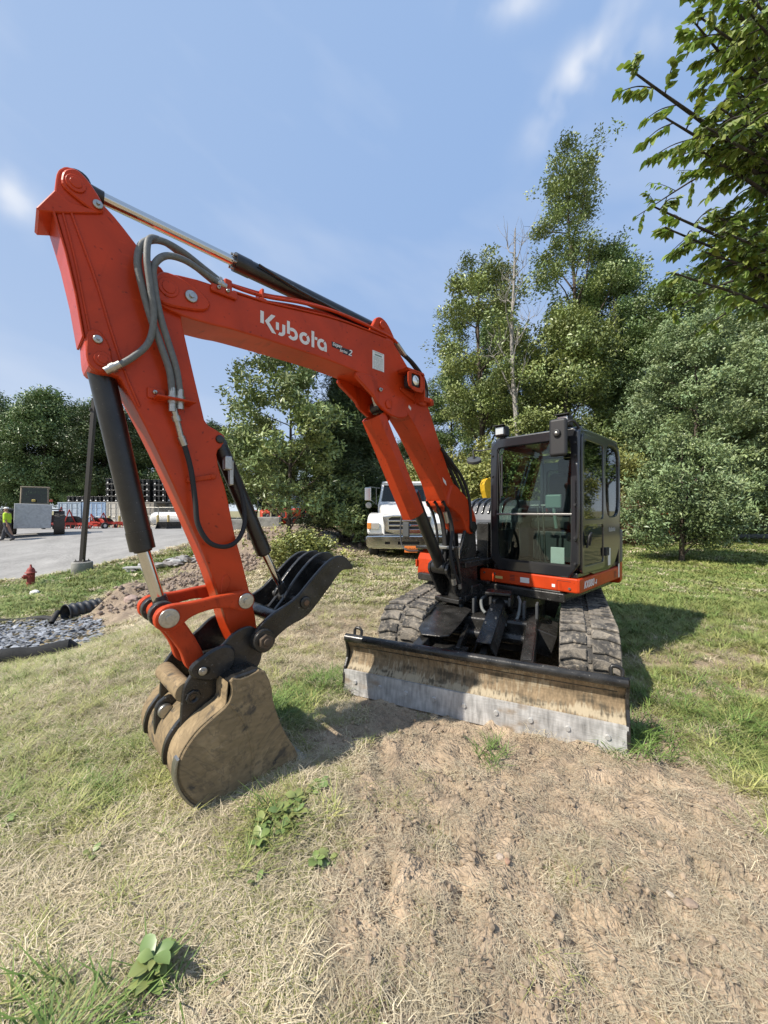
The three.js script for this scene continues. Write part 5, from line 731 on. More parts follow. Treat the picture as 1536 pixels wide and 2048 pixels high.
// ---------------------------------------------------------------- vehicles, people and things round the lot
const sub = (parent) => (name, geos, mat, p = parent) => mesh(name, geos, mat, p);
function wheelGeo(x, y, z, r, w, lug = 0) { // tyre with its axle along x
  const prof = [[r * 0.52, -w / 2], [r * 0.9, -w / 2], [r * 0.985, -w * 0.42], [r, -w * 0.25], [r, w * 0.25], [r * 0.985, w * 0.42], [r * 0.9, w / 2], [r * 0.52, w / 2]];
  const gs = [new THREE.LatheGeometry(prof.map((p) => new THREE.Vector2(...p)), 28).rotateZ(-Math.PI / 2).translate(x, y, z)];
  if (lug) for (let i = 0; i < 18; i++) for (const s of [-1, 1]) { const a = (i + (s > 0 ? 0.5 : 0)) / 18 * 6.283; gs.push(new THREE.BoxGeometry(w * 0.52, r * 0.09, r * 0.10).rotateY(s * 0.5).translate(s * w * 0.24, r * 1.0, 0).rotateX(a).translate(x, y, z)); }
  return join(gs);
}
const rimGeo = (x, y, z, r, w) => new THREE.LatheGeometry([[0.001, w * 0.32], [r * 0.25, w * 0.32], [r * 0.3, w * 0.12], [r * 0.46, w * 0.12], [r * 0.55, w * 0.42], [r * 0.55, -w * 0.42], [r * 0.4, -w * 0.2], [0.001, -w * 0.2]].map((p) => new THREE.Vector2(...p)), 24).rotateZ(-Math.PI / 2).translate(x, y, z);
function loft(rings) { // closed skin through rings of equal point count
  const n = rings[0].length, pos = [], idx = []; for (const r of rings) for (const p of r) pos.push(...p);
  for (let j = 0; j < rings.length - 1; j++) for (let i = 0; i < n; i++) { const a = j * n + i, b = j * n + (i + 1) % n, c = a + n, d = b + n; idx.push(a, b, c, b, d, c); }
  for (let i = 1; i < n - 1; i++) { idx.push(0, i + 1, i); const o = (rings.length - 1) * n; idx.push(o, o + i, o + i + 1); }
  const g = new THREE.BufferGeometry(); g.setAttribute('position', new THREE.Float32BufferAttribute(pos, 3)); g.setIndex(idx); const q = g.toNonIndexed(); q.computeVertexNormals(); return q;
}
{ // white truck facing the camera: x to its left in view, z forward
  const t = thing('utility_truck', 'white heavy truck with chrome grille parked behind the excavator boom', 'truck', [0.68, H(0.68, -12.0) + 0.05, -11.5], R(-2)), p = sub(t), W = M.whitePaint;
  // hood: rounded nose rising to the screen
  const ring = (z, w, yb, yt, r) => rrect(-w, yb, w, yt, r, 4).map(([x, y]) => [x, y, z]);
  const hood = p('hood', loft([ring(0.02, 0.72, 0.72, 1.36, 0.07), ring(-0.06, 0.76, 0.70, 1.43, 0.10), ring(-0.5, 0.82, 0.70, 1.55, 0.12), ring(-1.25, 0.90, 0.70, 1.72, 0.12)]), W);
  for (const s of [-1, 1]) {
    const f = p('fender', [plate(soften([[0.0, 0.72], [0.02, 1.02], [-0.06, 1.18], [-0.35, 1.32], [-0.9, 1.38], [-1.3, 1.36], [-1.3, 0.72], [-1.0, 0.72], [-0.92, 0.95], [-0.72, 1.06], [-0.50, 1.06], [-0.30, 0.95], [-0.22, 0.72]], 1), -0.26, 0.26, 0.08, [], 4)].map((g) => join(g).rotateY(-Math.PI / 2).translate(s * 0.93, 0, 0)).map((g) => g), W);
    const hl = p('headlight', [rb(0.30, 0.20, 0.05, s * 0.97, 0.98, 0.035, 0.03, 3)], M.lens, f);
    p('turn_lamp', rb(0.13, 0.19, 0.05, s * 1.115, 0.98, 0.042, 0.03, 3), phys([0.75, 0.25, 0.03], 0.2, { clearcoat: 1 }), f);
    const wh = p('wheel', wheelGeo(s * 1.0, 0.42, -0.52, 0.47, 0.27), M.rubber); p('rim', rimGeo(s * 1.0, 0.42, -0.62, 0.42, s * 0.27), M.steel, wh);
    const mi = p('mirror', [rb(0.22, 0.44, 0.09, s * 1.24, 1.98, -1.0, 0.03, 2)], M.chrome); p('mirror_arm', [rod([s * 0.86, 2.20, -1.45], [s * 1.20, 2.22, -1.02], 0.014), rod([s * 0.95, 1.62, -1.3], [s * 1.15, 1.80, -1.02], 0.014), rod([s * 0.98, 2.2, -1.2], [s * 0.98, 1.65, -1.2], 0.012)], M.steel, mi); p('wide_angle_mirror', [pin(0, 0, -0.03, 0.03, 0.10).translate(s * 1.22, 1.62, -1.0)], M.steel, mi);
    const rw = p('rear_wheel', wheelGeo(s * 0.95, 0.45, -5.0, 0.45, 0.5), M.rubber);
  }
  const gr = p('grille', [plate(soften([[-0.74, 1.30], [0.74, 1.30], [0.70, 1.12], [0.62, 0.74], [-0.62, 0.74], [-0.70, 1.12]], 1), 0.02, 0.10, 0.02, [soften([[-0.54, 1.24], [0.54, 1.24], [0.52, 0.80], [-0.52, 0.80]], 1, 0.1).reverse(), soften([[-0.68, 1.22], [-0.60, 1.22], [-0.58, 0.95], [-0.63, 0.95]], 1).reverse(), soften([[0.68, 1.22], [0.60, 1.22], [0.58, 0.95], [0.63, 0.95]], 1).reverse()], 2)], M.chrome);
  p('grille_screen', rb(1.34, 0.52, 0.03, 0, 1.0, 0.04, 0.005), M.darkPlastic, gr);
  for (let i = 0; i < 3; i++) p('grille_bar', rb(1.08, 0.055, 0.05, 0, 0.86 + i * 0.135, 0.085, 0.012, 2), M.chrome, gr);
  p('emblem', [new THREE.SphereGeometry(0.13, 24, 10).scale(1, 0.42, 0.16).translate(0, 1.0, 0.12)], M.chrome, gr); p('emblem_field', [new THREE.SphereGeometry(0.115, 24, 10).scale(1, 0.40, 0.16).translate(0, 1.0, 0.126)], phys([0.02, 0.06, 0.22], 0.3, { clearcoat: 1 }), gr);
  const bu = p('bumper', [plate(soften([[-1.20, 0.34], [-1.22, 0.66], [-1.15, 0.70], [1.15, 0.70], [1.22, 0.66], [1.20, 0.34], [0.9, 0.30], [-0.9, 0.30]], 1), 0.0, 0.16, 0.035, [rrect(-0.30, 0.40, 0.40, 0.56, 0.03).reverse(), rrect(-0.68, 0.41, -0.46, 0.55, 0.03).reverse(), rrect(0.50, 0.41, 0.72, 0.55, 0.03).reverse()], 3)], M.chrome);
  p('bumper_backing', rb(2.0, 0.30, 0.04, 0, 0.46, 0.02, 0.01), M.darkPlastic, bu);
  const pl = p('number_plate', rb(0.38, 0.19, 0.012, 0.12, 0.30, 0.175, 0.006), std([0.75, 0.20, 0.04], 0.5)); p('plate_lettering', new TextGeometry('Kubota', { font, size: 0.075, depth: 0.003, curveSegments: 2 }).translate(-0.06, 0.265, 0.182), M.darkPlastic, pl);
  // cab
  const cab = p('cab', [loft([[-1.2, 0.92, 0.55, 1.72], [-1.32, 0.93, 0.55, 1.74]].map(([z, w, a, b]) => rrect(-w, a, w, b, 0.1, 4).map(([x, y]) => [x, y, z]))), rb(1.86, 1.2, 1.5, 0, 1.15, -2.05, 0.06, 2), rb(1.62, 0.08, 1.2, 0, 2.40, -2.25, 0.04, 3), bar([-0.86, 1.72, -1.34], [-0.76, 2.38, -1.75], 0.07, 0.07), bar([0.86, 1.72, -1.34], [0.76, 2.38, -1.75], 0.07, 0.07), rb(1.62, 0.10, 0.08, 0, 2.36, -1.73, 0.02), rb(0.06, 0.7, 0.10, -0.82, 2.05, -2.1), rb(0.06, 0.7, 0.10, 0.82, 2.05, -2.1), rb(1.66, 0.75, 0.06, 0, 2.03, -2.78, 0.02)], W);
  const ws = p('windscreen', loft([[[-0.80, 1.74, -1.34], [0.80, 1.74, -1.34], [0.72, 2.34, -1.74], [-0.72, 2.34, -1.74]], [[-0.80, 1.74, -1.36], [0.80, 1.74, -1.36], [0.72, 2.34, -1.76], [-0.72, 2.34, -1.76]]]), M.tint, cab);
  for (const s of [-1, 1]) p('wiper', [bar([s * 0.15 - 0.2, 1.77, -1.33], [s * 0.35 - 0.05, 1.84, -1.37], 0.015, 0.015)], M.darkPlastic, cab);
  p('seat', rb(0.5, 0.6, 0.15, -0.42, 1.9, -2.4, 0.05), M.greyPlastic, cab); p('seat', rb(0.5, 0.6, 0.15, 0.42, 1.9, -2.4, 0.05), M.greyPlastic, cab); p('dashboard', rb(1.6, 0.12, 0.3, 0, 1.72, -1.55, 0.04), M.darkPlastic, cab);
  for (const x of [-0.55, -0.15, 0.15]) p('roof_lamp', rb(0.09, 0.04, 0.06, x, 2.455, -1.80, 0.015), phys([0.7, 0.3, 0.04], 0.3), cab);
  p('bed', [rb(2.1, 0.9, 3.6, 0, 1.35, -4.7, 0.04)], M.greyPlastic); p('chassis', [rb(0.9, 0.2, 6.4, 0, 0.62, -3.4, 0.02), rod([-0.95, 0.42, -0.62], [0.95, 0.42, -0.62], 0.07)], M.darkPlastic);
}
{ // wheel loader carrying a grey steel box
  const x = -20.3, z = -22.3, t = thing('wheel_loader', 'dark wheel loader holding a plain grey steel box in front', 'loader', [x, H(x, z), z], R(40)), p = sub(t);
  p('steel_box', [plate([[-0.80, 0.42], [-0.76, 1.80], [0.82, 1.74], [0.75, 0.40]], 0.85, 1.05, 0.02)], std([0.46, 0.475, 0.49], 0.6, { map: T.grain }));
  p('lift_arms', [bar([-0.35, 1.0, 0.9], [-0.35, 1.7, -0.6], 0.12, 0.2), bar([0.35, 1.0, 0.9], [0.35, 1.7, -0.6], 0.12, 0.2), rb(0.9, 0.12, 0.12, 0, 1.1, 0.75)], M.black);
  for (const s of [-1, 1]) for (const zz of [0.35, -1.9]) { const w = p('wheel', wheelGeo(s * 1.12, 0.68, zz, 0.68, 0.5, 1), std([0.075, 0.066, 0.058], 0.9)); p('rim', rimGeo(s * 1.12, 0.68, zz, 0.68, s * 0.5), M.greyPlastic, w); }
  p('body', [rb(1.3, 0.75, 2.2, 0, 1.15, -1.6, 0.08, 2), rb(1.1, 0.5, 1.2, 0, 1.0, 0.1, 0.05), rb(2.5, 0.06, 0.8, 0, 1.48, 0.35, 0.02), rb(2.5, 0.06, 0.9, 0, 1.5, -1.9, 0.02), bar([-1.1, 0.75, -0.3], [-1.1, 1.5, -0.3], 0.05, 0.5)], M.greyPlastic);
  const cab = p('cab', [rb(1.3, 0.07, 1.4, 0.05, 2.78, -0.9, 0.03), bar([-0.6, 1.5, -0.25], [-0.55, 2.76, -0.3], 0.06, 0.06), bar([0.6, 1.5, -0.25], [0.6, 2.76, -0.3], 0.06, 0.06), bar([-0.6, 1.5, -1.5], [-0.55, 2.76, -1.5], 0.06, 0.06), bar([0.6, 1.5, -1.5], [0.6, 2.76, -1.5], 0.06, 0.06), rb(1.2, 0.5, 1.3, 0, 1.6, -0.9, 0.03)], std([0.30, 0.25, 0.18], 0.6));
  p('windscreen', rb(1.12, 1.0, 0.01, 0.02, 2.25, -0.30, 0.003), M.tint, cab); p('side_window', rb(0.01, 0.95, 1.1, -0.56, 2.25, -0.9, 0.003), M.tint, cab); p('seat', [rb(0.5, 0.7, 0.15, 0, 2.05, -1.1, 0.05)], M.darkPlastic, cab);
  p('work_light', rb(0.16, 0.14, 0.1, 0.0, 1.98, 0.4, 0.03), std([0.55, 0.42, 0.12], 0.4)); p('work_light', rb(0.16, 0.14, 0.1, 0.75, 1.98, 0.2, 0.03), std([0.5, 0.08, 0.05], 0.4));
}
function figure(bones, cell, pad = 0.1) { // smooth skin round tapered bones
  let lo = V(9, 9, 9), hi = V(-9, -9, -9); for (const [a, b, ra, rb_] of bones) { for (const [q, r] of [[a, ra], [b, rb_]]) { lo.min(V(q[0] - r, q[1] - r, q[2] - r)); hi.max(V(q[0] + r, q[1] + r, q[2] + r)); } }
  lo.addScalar(-pad); hi.addScalar(pad); const c = lo.clone().add(hi).multiplyScalar(0.5), half = Math.max(hi.x - lo.x, hi.y - lo.y, hi.z - lo.z) / 2, n = Math.ceil(2 * half / cell);
  const mc = new MarchingCubes(n, new THREE.MeshStandardMaterial(), false, false, 200000); mc.isolation = 0;
  const bs = bones.map(([a, b, ra, r2, sx = 1]) => { const d = [b[0] - a[0], b[1] - a[1], b[2] - a[2]]; return [a[0], a[1], a[2], d[0], d[1], d[2], d[0] ** 2 + d[1] ** 2 + d[2] ** 2 + 1e-9, ra, r2, sx]; });
  for (let k = 0; k < n; k++) for (let j = 0; j < n; j++) for (let i = 0; i < n; i++) {
    const px = (i - n / 2) / (n / 2) * half + c.x, py = (j - n / 2) / (n / 2) * half + c.y, pz = (k - n / 2) / (n / 2) * half + c.z; let d = 9;
    for (const q of bs) { const ux = px - q[0], uy = py - q[1], uz = pz - q[2]; let t = (ux * q[3] + uy * q[4] + uz * q[5]) / q[6]; t = t < 0 ? 0 : t > 1 ? 1 : t; const ex = (ux - t * q[3]) / q[9], ey = uy - t * q[4], ez = uz - t * q[5], e = Math.sqrt(ex * ex + ey * ey + ez * ez) - (q[7] + (q[8] - q[7]) * t); if (e > d + 0.03) continue; const h = clamp(0.5 + 0.5 * (d - e) / 0.03); d = mix(d, e, h) - 0.03 * h * (1 - h); }
    mc.field[i + j * n + k * n * n] = -d;
  }
  mc.update(); const g = new THREE.BufferGeometry(), m = mc.count; g.setAttribute('position', new THREE.BufferAttribute(mc.positionArray.slice(0, m * 3), 3)); g.setAttribute('normal', new THREE.BufferAttribute(mc.normalArray.slice(0, m * 3), 3));
  g.scale(half, half, half).translate(c.x, c.y, c.z); return g;
}
{ // worker walking past the loader
  const x = -19.95, z = -20.35, t = thing('person', 'worker in yellow high visibility shirt walking beside the wheel loader', 'person', [x, H(x, z) + 0.02, z], R(-70)), p = sub(t);
  const skin = std([0.30, 0.17, 0.11], 0.7), shirt = std([0.42, 0.62, 0.03], 0.8), trousers = std([0.06, 0.062, 0.07], 0.9);
  const fingers = []; for (const [hx, hy, hz, d] of [[-0.27, 0.78, 0.17, 1], [0.27, 0.80, -0.14, -1]]) { fingers.push([[hx, hy + 0.08, hz], [hx, hy, hz + 0.01], 0.032, 0.036, 0.7]); for (let f = 0; f < 4; f++) fingers.push([[hx, hy - 0.01, hz - 0.03 + f * 0.02], [hx + d * 0.015, hy - [0.075, 0.09, 0.085, 0.065][f], hz - 0.03 + f * 0.022], 0.010, 0.008]); fingers.push([[hx, hy + 0.03, hz + 0.03], [hx + d * 0.02, hy - 0.03, hz + 0.06], 0.011, 0.009]); }
  p('body', figure([[[0, 1.44, 0.02], [0, 1.52, 0.03], 0.06, 0.055], [[0, 1.60, 0.05], [0, 1.68, 0.045], 0.082, 0.092, 0.88], [[0, 1.58, 0.13], [0, 1.60, 0.145], 0.018, 0.014], [[-0.085, 1.61, 0.04], [-0.09, 1.63, 0.035], 0.02, 0.018], [[0.085, 1.61, 0.04], [0.09, 1.63, 0.035], 0.02, 0.018], [[-0.23, 1.2, -0.02], [-0.27, 0.86, 0.15], 0.044, 0.03], [[0.23, 1.2, -0.02], [0.27, 0.88, -0.12], 0.044, 0.03], [[0, 1.0, 0], [0, 1.42, 0], 0.12, 0.13, 1.3], [[-0.19, 1.38, 0], [-0.23, 1.2, -0.02], 0.06, 0.05], [[0.19, 1.38, 0], [0.23, 1.2, -0.02], 0.06, 0.05], [[-0.1, 0.95, 0], [-0.1, 0.12, 0.25], 0.09, 0.045], [[0.1, 0.95, 0], [0.1, 0.14, -0.3], 0.09, 0.045], ...fingers], 0.019), skin);
  p('shirt', figure([[[0, 0.98, 0], [0, 1.38, 0.01], 0.15, 0.15, 1.35], [[-0.17, 1.40, 0], [0.17, 1.40, 0], 0.075, 0.075], [[-0.19, 1.40, 0], [-0.245, 1.16, -0.02], 0.078, 0.07], [[0.19, 1.40, 0], [0.245, 1.16, -0.02], 0.078, 0.07]], 0.022), shirt);
  p('trousers', figure([[[-0.06, 0.93, 0], [0.06, 0.93, 0], 0.14, 0.14], [[-0.1, 0.9, 0.01], [-0.1, 0.5, 0.16], 0.115, 0.085], [[-0.1, 0.5, 0.16], [-0.1, 0.10, 0.24], 0.085, 0.075], [[0.1, 0.9, 0], [0.1, 0.5, -0.06], 0.115, 0.085], [[0.1, 0.5, -0.06], [0.1, 0.14, -0.30], 0.085, 0.075]], 0.022), trousers);
  p('boot', figure([[[-0.1, 0.10, 0.22], [-0.1, 0.045, 0.36], 0.062, 0.045]], 0.015, 0.08), M.darkPlastic); p('boot', figure([[[0.1, 0.11, -0.30], [0.1, 0.045, -0.18], 0.062, 0.045]], 0.015, 0.08), M.darkPlastic);
  p('cap', [new THREE.SphereGeometry(0.108, 18, 8, 0, 6.283, 0, 1.4).scale(0.92, 0.9, 1.05).translate(0, 1.685, 0.04), rb(0.15, 0.015, 0.1, 0, 1.70, 0.15, 0.006)], M.white);
}
// shipping containers, end doors towards the camera
const ctnGroup = 'shipping containers along the lot edge';
[[-30.6, [0.33, 0.45, 0.62], 'pale blue shipping container with white lock rods'], [-28.05, [0.62, 0.58, 0.50], 'cream shipping container beside the pale blue one'], [-25.5, [0.40, 0.36, 0.29], 'tan shipping container beside the cream one'], [-33.2, [0.42, 0.50, 0.58], 'grey blue shipping container behind the red implements']].forEach(([x, c, label], i) => {
  const z = -40.6, m = std(c, 0.6, { map: rep(T.grain, 0.7) }), t = thing('shipping_container', label, 'container', [x, H(x, z) - 0.02, z], 0, ctnGroup), p = sub(t);
  const rib = []; for (let k = 0; k < 24; k++) for (const s of [-1, 1]) rib.push(bx(0.03, 2.3, 0.13, s * 1.2, 1.3, -0.25 - k * 0.25));
  p('shell', [bx(2.36, 2.45, 6.0, 0, 1.3, -3.05), ...rib], m); for (const s of [-1, 1]) { p('corner_post', rb(0.12, 2.59, 0.14, s * 1.16, 1.295, 0.0, 0.01), m); p('end_rail', rb(2.2, 0.11, 0.12, 0, s > 0 ? 2.53 : 0.09, 0.0, 0.01), m); }
  for (const s of [-1, 1]) { const d = p('door', [rb(1.06, 2.36, 0.04, s * 0.545, 1.31, 0.0, 0.01)], m); for (let k = 0; k < 4; k++) p('door_panel', rb(0.92, 0.42, 0.02, s * 0.545, 0.45 + k * 0.57, 0.025, 0.01), m, d); for (const q of [0.25, 0.80]) p('lock_rod', rod([s * q, 0.16, 0.06], [s * q, 2.46, 0.06], 0.022, 0.022, 8), i === 0 ? M.white : M.zinc, d); p('lock_handle', rb(0.4, 0.05, 0.03, s * 0.48, 1.05, 0.09, 0.01), M.zinc, d); }
});
{ // black pipe racks stacked on top of and behind the containers
  const proto = thing('pipe_rack', 'black pipe rack with white pipe ends, stacked above the containers', 'rack', [0, -50, 0], 0, 'stacked black pipe racks'), p = sub(proto);
  for (const x of [-0.62, 0, 0.62]) p('upright', rb(0.07, 0.62, 1.9, x, 0.31, 0, 0.01), M.black); for (const y of [0.05, 0.60]) p('rail', rb(1.4, 0.06, 0.1, 0, y, 0.92, 0.01), M.black);
  for (let k = 0; k < 6; k++) { const x = -0.46 + (k % 3) * 0.40 + (k % 3 > 1 ? 0.08 : 0), y = 0.18 + Math.floor(k / 3) * 0.25; const q = p('pipe', rod([x, y, -0.95], [x, y, 0.95], 0.11, 0.11, 12), M.black); if (k === 0 || k === 2) p('pipe_end', rod([x, y, 0.95], [x, y, 0.97], 0.075, 0.075, 12), M.white, q); }
  const spots = []; for (let k = 0; k < 4; k++) spots.push([-28.9, 2.58 + k * 0.64, -41.8]); for (let k = 0; k < 4; k++) spots.push([-25.6, 2.58 + k * 0.60, -41.8]); for (let k = 0; k < 4; k++) spots.push([-24.0, 2.58 + k * 0.60, -42.0], [-22.6, 2.58 + k * 0.58, -42.2]); for (let k = 0; k < 3; k++) spots.push([-33.2 + k * 1.45, 2.60, -42]);
  const tier = ['bottom', 'second', 'third', 'topmost']; spots.forEach(([x, y, z], i) => { const lab = i < 4 ? `black pipe rack, ${tier[i]} of the stack above the pale blue and cream containers` : i < 8 ? `black pipe rack, ${tier[i - 4]} of the stack above the tan container` : i < 16 ? `black pipe rack, ${tier[(i - 8) >> 1]} of the ${i % 2 ? 'outer' : 'inner'} stack on the steel platforms` : 'black pipe rack in the single row above the grey blue container'; const o = i ? copyOf(proto) : proto; o.userData.label = lab; o.position.set(x, H(x, -40.6) + y, z); });
  for (const x of [-24.4, -22.0]) { const z = -42.2, t = thing('storage_platform', x < -23 ? 'dark steel platform under the taller pipe racks' : 'dark steel platform under the end pipe racks', 'platform', [x, H(x, z), z], 0, 'platforms under the racks'), q = sub(t); q('top', rb(2.4, 0.12, 2.2, 0, H(x, -40.6) - H(x, z) + 2.5, 0.1, 0.02), M.black); for (const sx of [-1, 1]) for (const sz of [-1, 1]) q('leg', rb(0.14, 2.5, 0.14, sx * 1.1, 1.25, sz * 0.9 + 0.1, 0.02), M.black); }
}
{ // yellow bollards
  let proto; [-27.6, -26.55, -25.45, -21.6, -20.3, -19.35].forEach((x, i) => { const z = i < 3 ? -38.6 : -34.5; if (!proto) { proto = thing('bollard', 'faded yellow steel bollard in front of the containers and tank', 'bollard', [0, 0, 0], 0, 'yellow bollards'); const p = sub(proto); p('post', [rod([0, -0.1, 0], [0, 1.12, 0], 0.10, 0.10, 16), new THREE.SphereGeometry(0.10, 16, 6, 0, 6.283, 0, 1.571).scale(1, 0.5, 1).translate(0, 1.12, 0)], std([0.52, 0.40, 0.16], 0.7, { map: T.grain })); p('base_ring', rod([0, -0.05, 0], [0, 0.04, 0], 0.16, 0.15, 16), M.concrete); } const o = i ? copyOf(proto) : proto; o.userData.label = ['faded yellow bollard in front of the cream container', 'faded yellow bollard between cream and tan containers', 'faded yellow bollard in front of the tan container', 'faded yellow bollard at the fence corner of the white tank', 'faded yellow bollard in front of the white tank', 'faded yellow bollard beside the skid steer buckets'][i]; o.position.set(x, H(x, z), z); });
}
{ // white tank behind a wire fence
  const x = -19.6, z = -36.2, t = thing('storage_tank', 'white horizontal tank on saddles behind the wire fence', 'tank', [x, H(x, z), z], 0), p = sub(t);
  p('vessel', new THREE.CapsuleGeometry(0.58, 3.6, 8, 28).rotateZ(Math.PI / 2).translate(0, 0.85, 0), M.whitePaint); for (const s of [-1.2, 1.2]) p('saddle', rb(0.2, 0.45, 0.9, s, 0.22, 0, 0.03), M.concrete); p('dome', [rod([-0.6, 1.38, 0], [-0.6, 1.6, 0], 0.13, 0.12, 14)], M.zinc);
  const f = thing('wire_fence', 'grey wire mesh fence with steel posts in front of the white tank', 'fence', [x, H(x, z), z + 1.1]), q = sub(f);
  for (let k = 0; k < 4; k++) q('post', rod([-3.0 + k * 2, 0, 0], [-3.0 + k * 2, 1.9, 0], 0.045, 0.045, 10), M.zinc); for (const y of [0.15, 1.05, 1.85]) q('rail', rod([-3, y, 0], [3, y, 0], 0.025, 0.025, 8), M.zinc);
  const wires = []; for (let k = 0; k < 40; k++) { const a = -3 + k * 0.15 * 1.0; wires.push(rod([a, 0.1, 0.02], [Math.min(3, a + 1.7), 0.1 + Math.min(1.7, 3 - a), 0.02], 0.006, 0.006, 4), rod([a, 1.85, -0.02], [Math.min(3, a + 1.7), 1.85 - Math.min(1.7, 3 - a), -0.02], 0.006, 0.006, 4)); } const w = q('mesh_wires', wires, M.zinc); w.userData.kind = 'stuff';
}
[[-17.9, 'black skid steer bucket lying beside the bollards'], [-16.95, 'grey black skid steer bucket nearest the arm']].forEach(([x, label], i) => { const z = -31, t = thing('loader_bucket', label, 'bucket', [x, H(x, z), z], R(10 + i * 20), 'attachments by the tank'), p = sub(t); p('shell', [plate(soften([[0, 0], [0.55, 0.02], [0.62, 0.1], [0.5, 0.55], [0.42, 0.58], [0.50, 0.14], [0.42, 0.06], [0, 0.04]], 1), -0.55, 0.55, 0.008)].map((g) => join(g).rotateY(Math.PI / 2)), M.black); for (const s of [-0.53, 0.53]) p('side_plate', join(plate(soften([[0, 0], [0.55, 0.02], [0.62, 0.1], [0.48, 0.57], [0.3, 0.3]], 1), s - 0.01, s + 0.01, 0.003)).rotateY(Math.PI / 2), M.black); for (const s of [-0.3, 0, 0.3]) p('tooth', rb(0.05, 0.03, 0.14, s, 0.02, 0.04, 0.006), M.steel); });
// red field implements and tractors
function implement(x, z, turn, k, label) { // towed frame with hitch, rotor, wheels and guard
  const t = thing('field_implement', label, 'implement', [x, H(x, z), z], turn, 'red implements on the lot'), p = sub(t), c = std([0.42, 0.035, 0.02], 0.55, { map: T.grain });
  p('frame', [bar([-1.1, 0.55, 0], [1.1, 0.55, 0], 0.12, 0.12), bar([-0.8, 0.5, 0.6], [-0.8, 0.5, -0.7], 0.1, 0.1), bar([0.8, 0.5, 0.6], [0.8, 0.5, -0.7], 0.1, 0.1), bar([-1.1, 0.45, 0.6], [1.1, 0.45, 0.6], 0.1, 0.1)], c);
  p('hitch', [bar([-0.4, 0.5, 0], [0, 1.35 * k, 0.15], 0.07, 0.07), bar([0.4, 0.5, 0], [0, 1.35 * k, 0.15], 0.07, 0.07), bar([0, 1.3 * k, 0.15], [0.2, 0.5, -0.7], 0.05, 0.05)], c);
  p('guard', [plate(soften([[-0.95, 0.2], [-0.9, 0.8 * k], [0.5, 0.95 * k], [1.0, 0.7], [0.95, 0.2]], 1), -0.45, -0.35, 0.02)], k > 1 ? M.black : c); p('gearbox', rb(0.35, 0.35, 0.35, 0.1, 0.85, -0.1, 0.05), M.black);
  for (const s of [-1, 1]) { const w = p('wheel', wheelGeo(s * 1.15, 0.3, -0.3, 0.3, 0.18), M.rubber); p('rim', rimGeo(s * 1.15, 0.3, -0.3, 0.3, s * 0.18), M.white, w); } for (let i = 0; i < 6; i++) p('tine', bar([-0.9 + i * 0.36, 0.45, 0.6], [-0.9 + i * 0.36, 0.05, 0.75], 0.04, 0.06), c); return t;
}
implement(-28.2, -34.5, 0.5, 1.3, 'red and black towed implement behind the wheel loader'); implement(-25.9, -34.2, -0.4, 1.0, 'bright red towed implement in front of the grey blue container'); implement(-29.9, -35.5, 1.2, 1.5, 'tall dark red implement half hidden by the wheel loader'); implement(-24.4, -36.6, 0.2, 0.7, 'small red implement against the pale blue container'); implement(-26.9, -36.8, 0.9, 1.1, 'red implement between the loader and the containers');
function tractor(x, z, turn, c, label, k = 1) {
  const t = thing('compact_tractor', label, 'tractor', [x, H(x, z), z], turn, 'tractors parked round the lot'), p = sub(t), m = phys(c, 0.45, { clearcoat: 0.4 }); t.scale.setScalar(k);
  p('hood', loft([[1.55, 0.26, 0.62, 1.12], [1.45, 0.32, 0.6, 1.2], [0.3, 0.38, 0.6, 1.32]].map(([z_, w, a, b]) => rrect(-w, a, w, b, 0.1, 4).map(([xx, y]) => [xx, y, z_]))), m); p('grille', rb(0.44, 0.36, 0.03, 0, 0.86, 1.56, 0.02), M.darkPlastic);
  for (const s of [-1, 1]) { const w = p('rear_wheel', wheelGeo(s * 0.72, 0.6, -0.55, 0.6, 0.36, 1), M.rubber); p('rim', rimGeo(s * 0.72, 0.6, -0.55, 0.6, s * 0.36), m, w); const f = p('front_wheel', wheelGeo(s * 0.62, 0.36, 1.1, 0.36, 0.24), M.rubber); p('rim', rimGeo(s * 0.62, 0.36, 1.1, 0.36, s * 0.24), m, f); p('mudguard', rb(0.34, 0.06, 0.9, s * 0.66, 1.26, -0.5, 0.03, 2), m); }
  const cab = p('cab', [rb(1.2, 0.08, 1.2, 0, 2.2, -0.4, 0.04, 2), ...[-1, 1].flatMap((s) => [bar([s * 0.52, 1.1, 0.15], [s * 0.5, 2.2, 0.0], 0.05, 0.05), bar([s * 0.52, 1.1, -0.95], [s * 0.5, 2.2, -0.9], 0.05, 0.05)])], M.cabPaint); p('windscreen', rb(0.98, 0.9, 0.01, 0, 1.72, 0.08, 0.003), M.tint, cab); p('seat', [rb(0.45, 0.5, 0.12, 0, 1.35, -0.6, 0.04)], M.darkPlastic); p('chassis', [rb(0.4, 0.3, 2.2, 0, 0.55, 0.3, 0.03)], M.black);
}
tractor(10.9, -16.3, R(-60), [0.55, 0.05, 0.02], 'red tractor half hidden by bushes at the edge of the lawn'); tractor(-9.3, -30, R(20), [0.55, 0.06, 0.02], 'red tractor seen through the young oak'); tractor(-6.4, -29.5, R(-40), [0.55, 0.055, 0.02], 'red tractor beside the dark evergreen'); tractor(-7.9, -33, R(70), [0.50, 0.05, 0.02], 'red tractor behind the other two', 1.1);
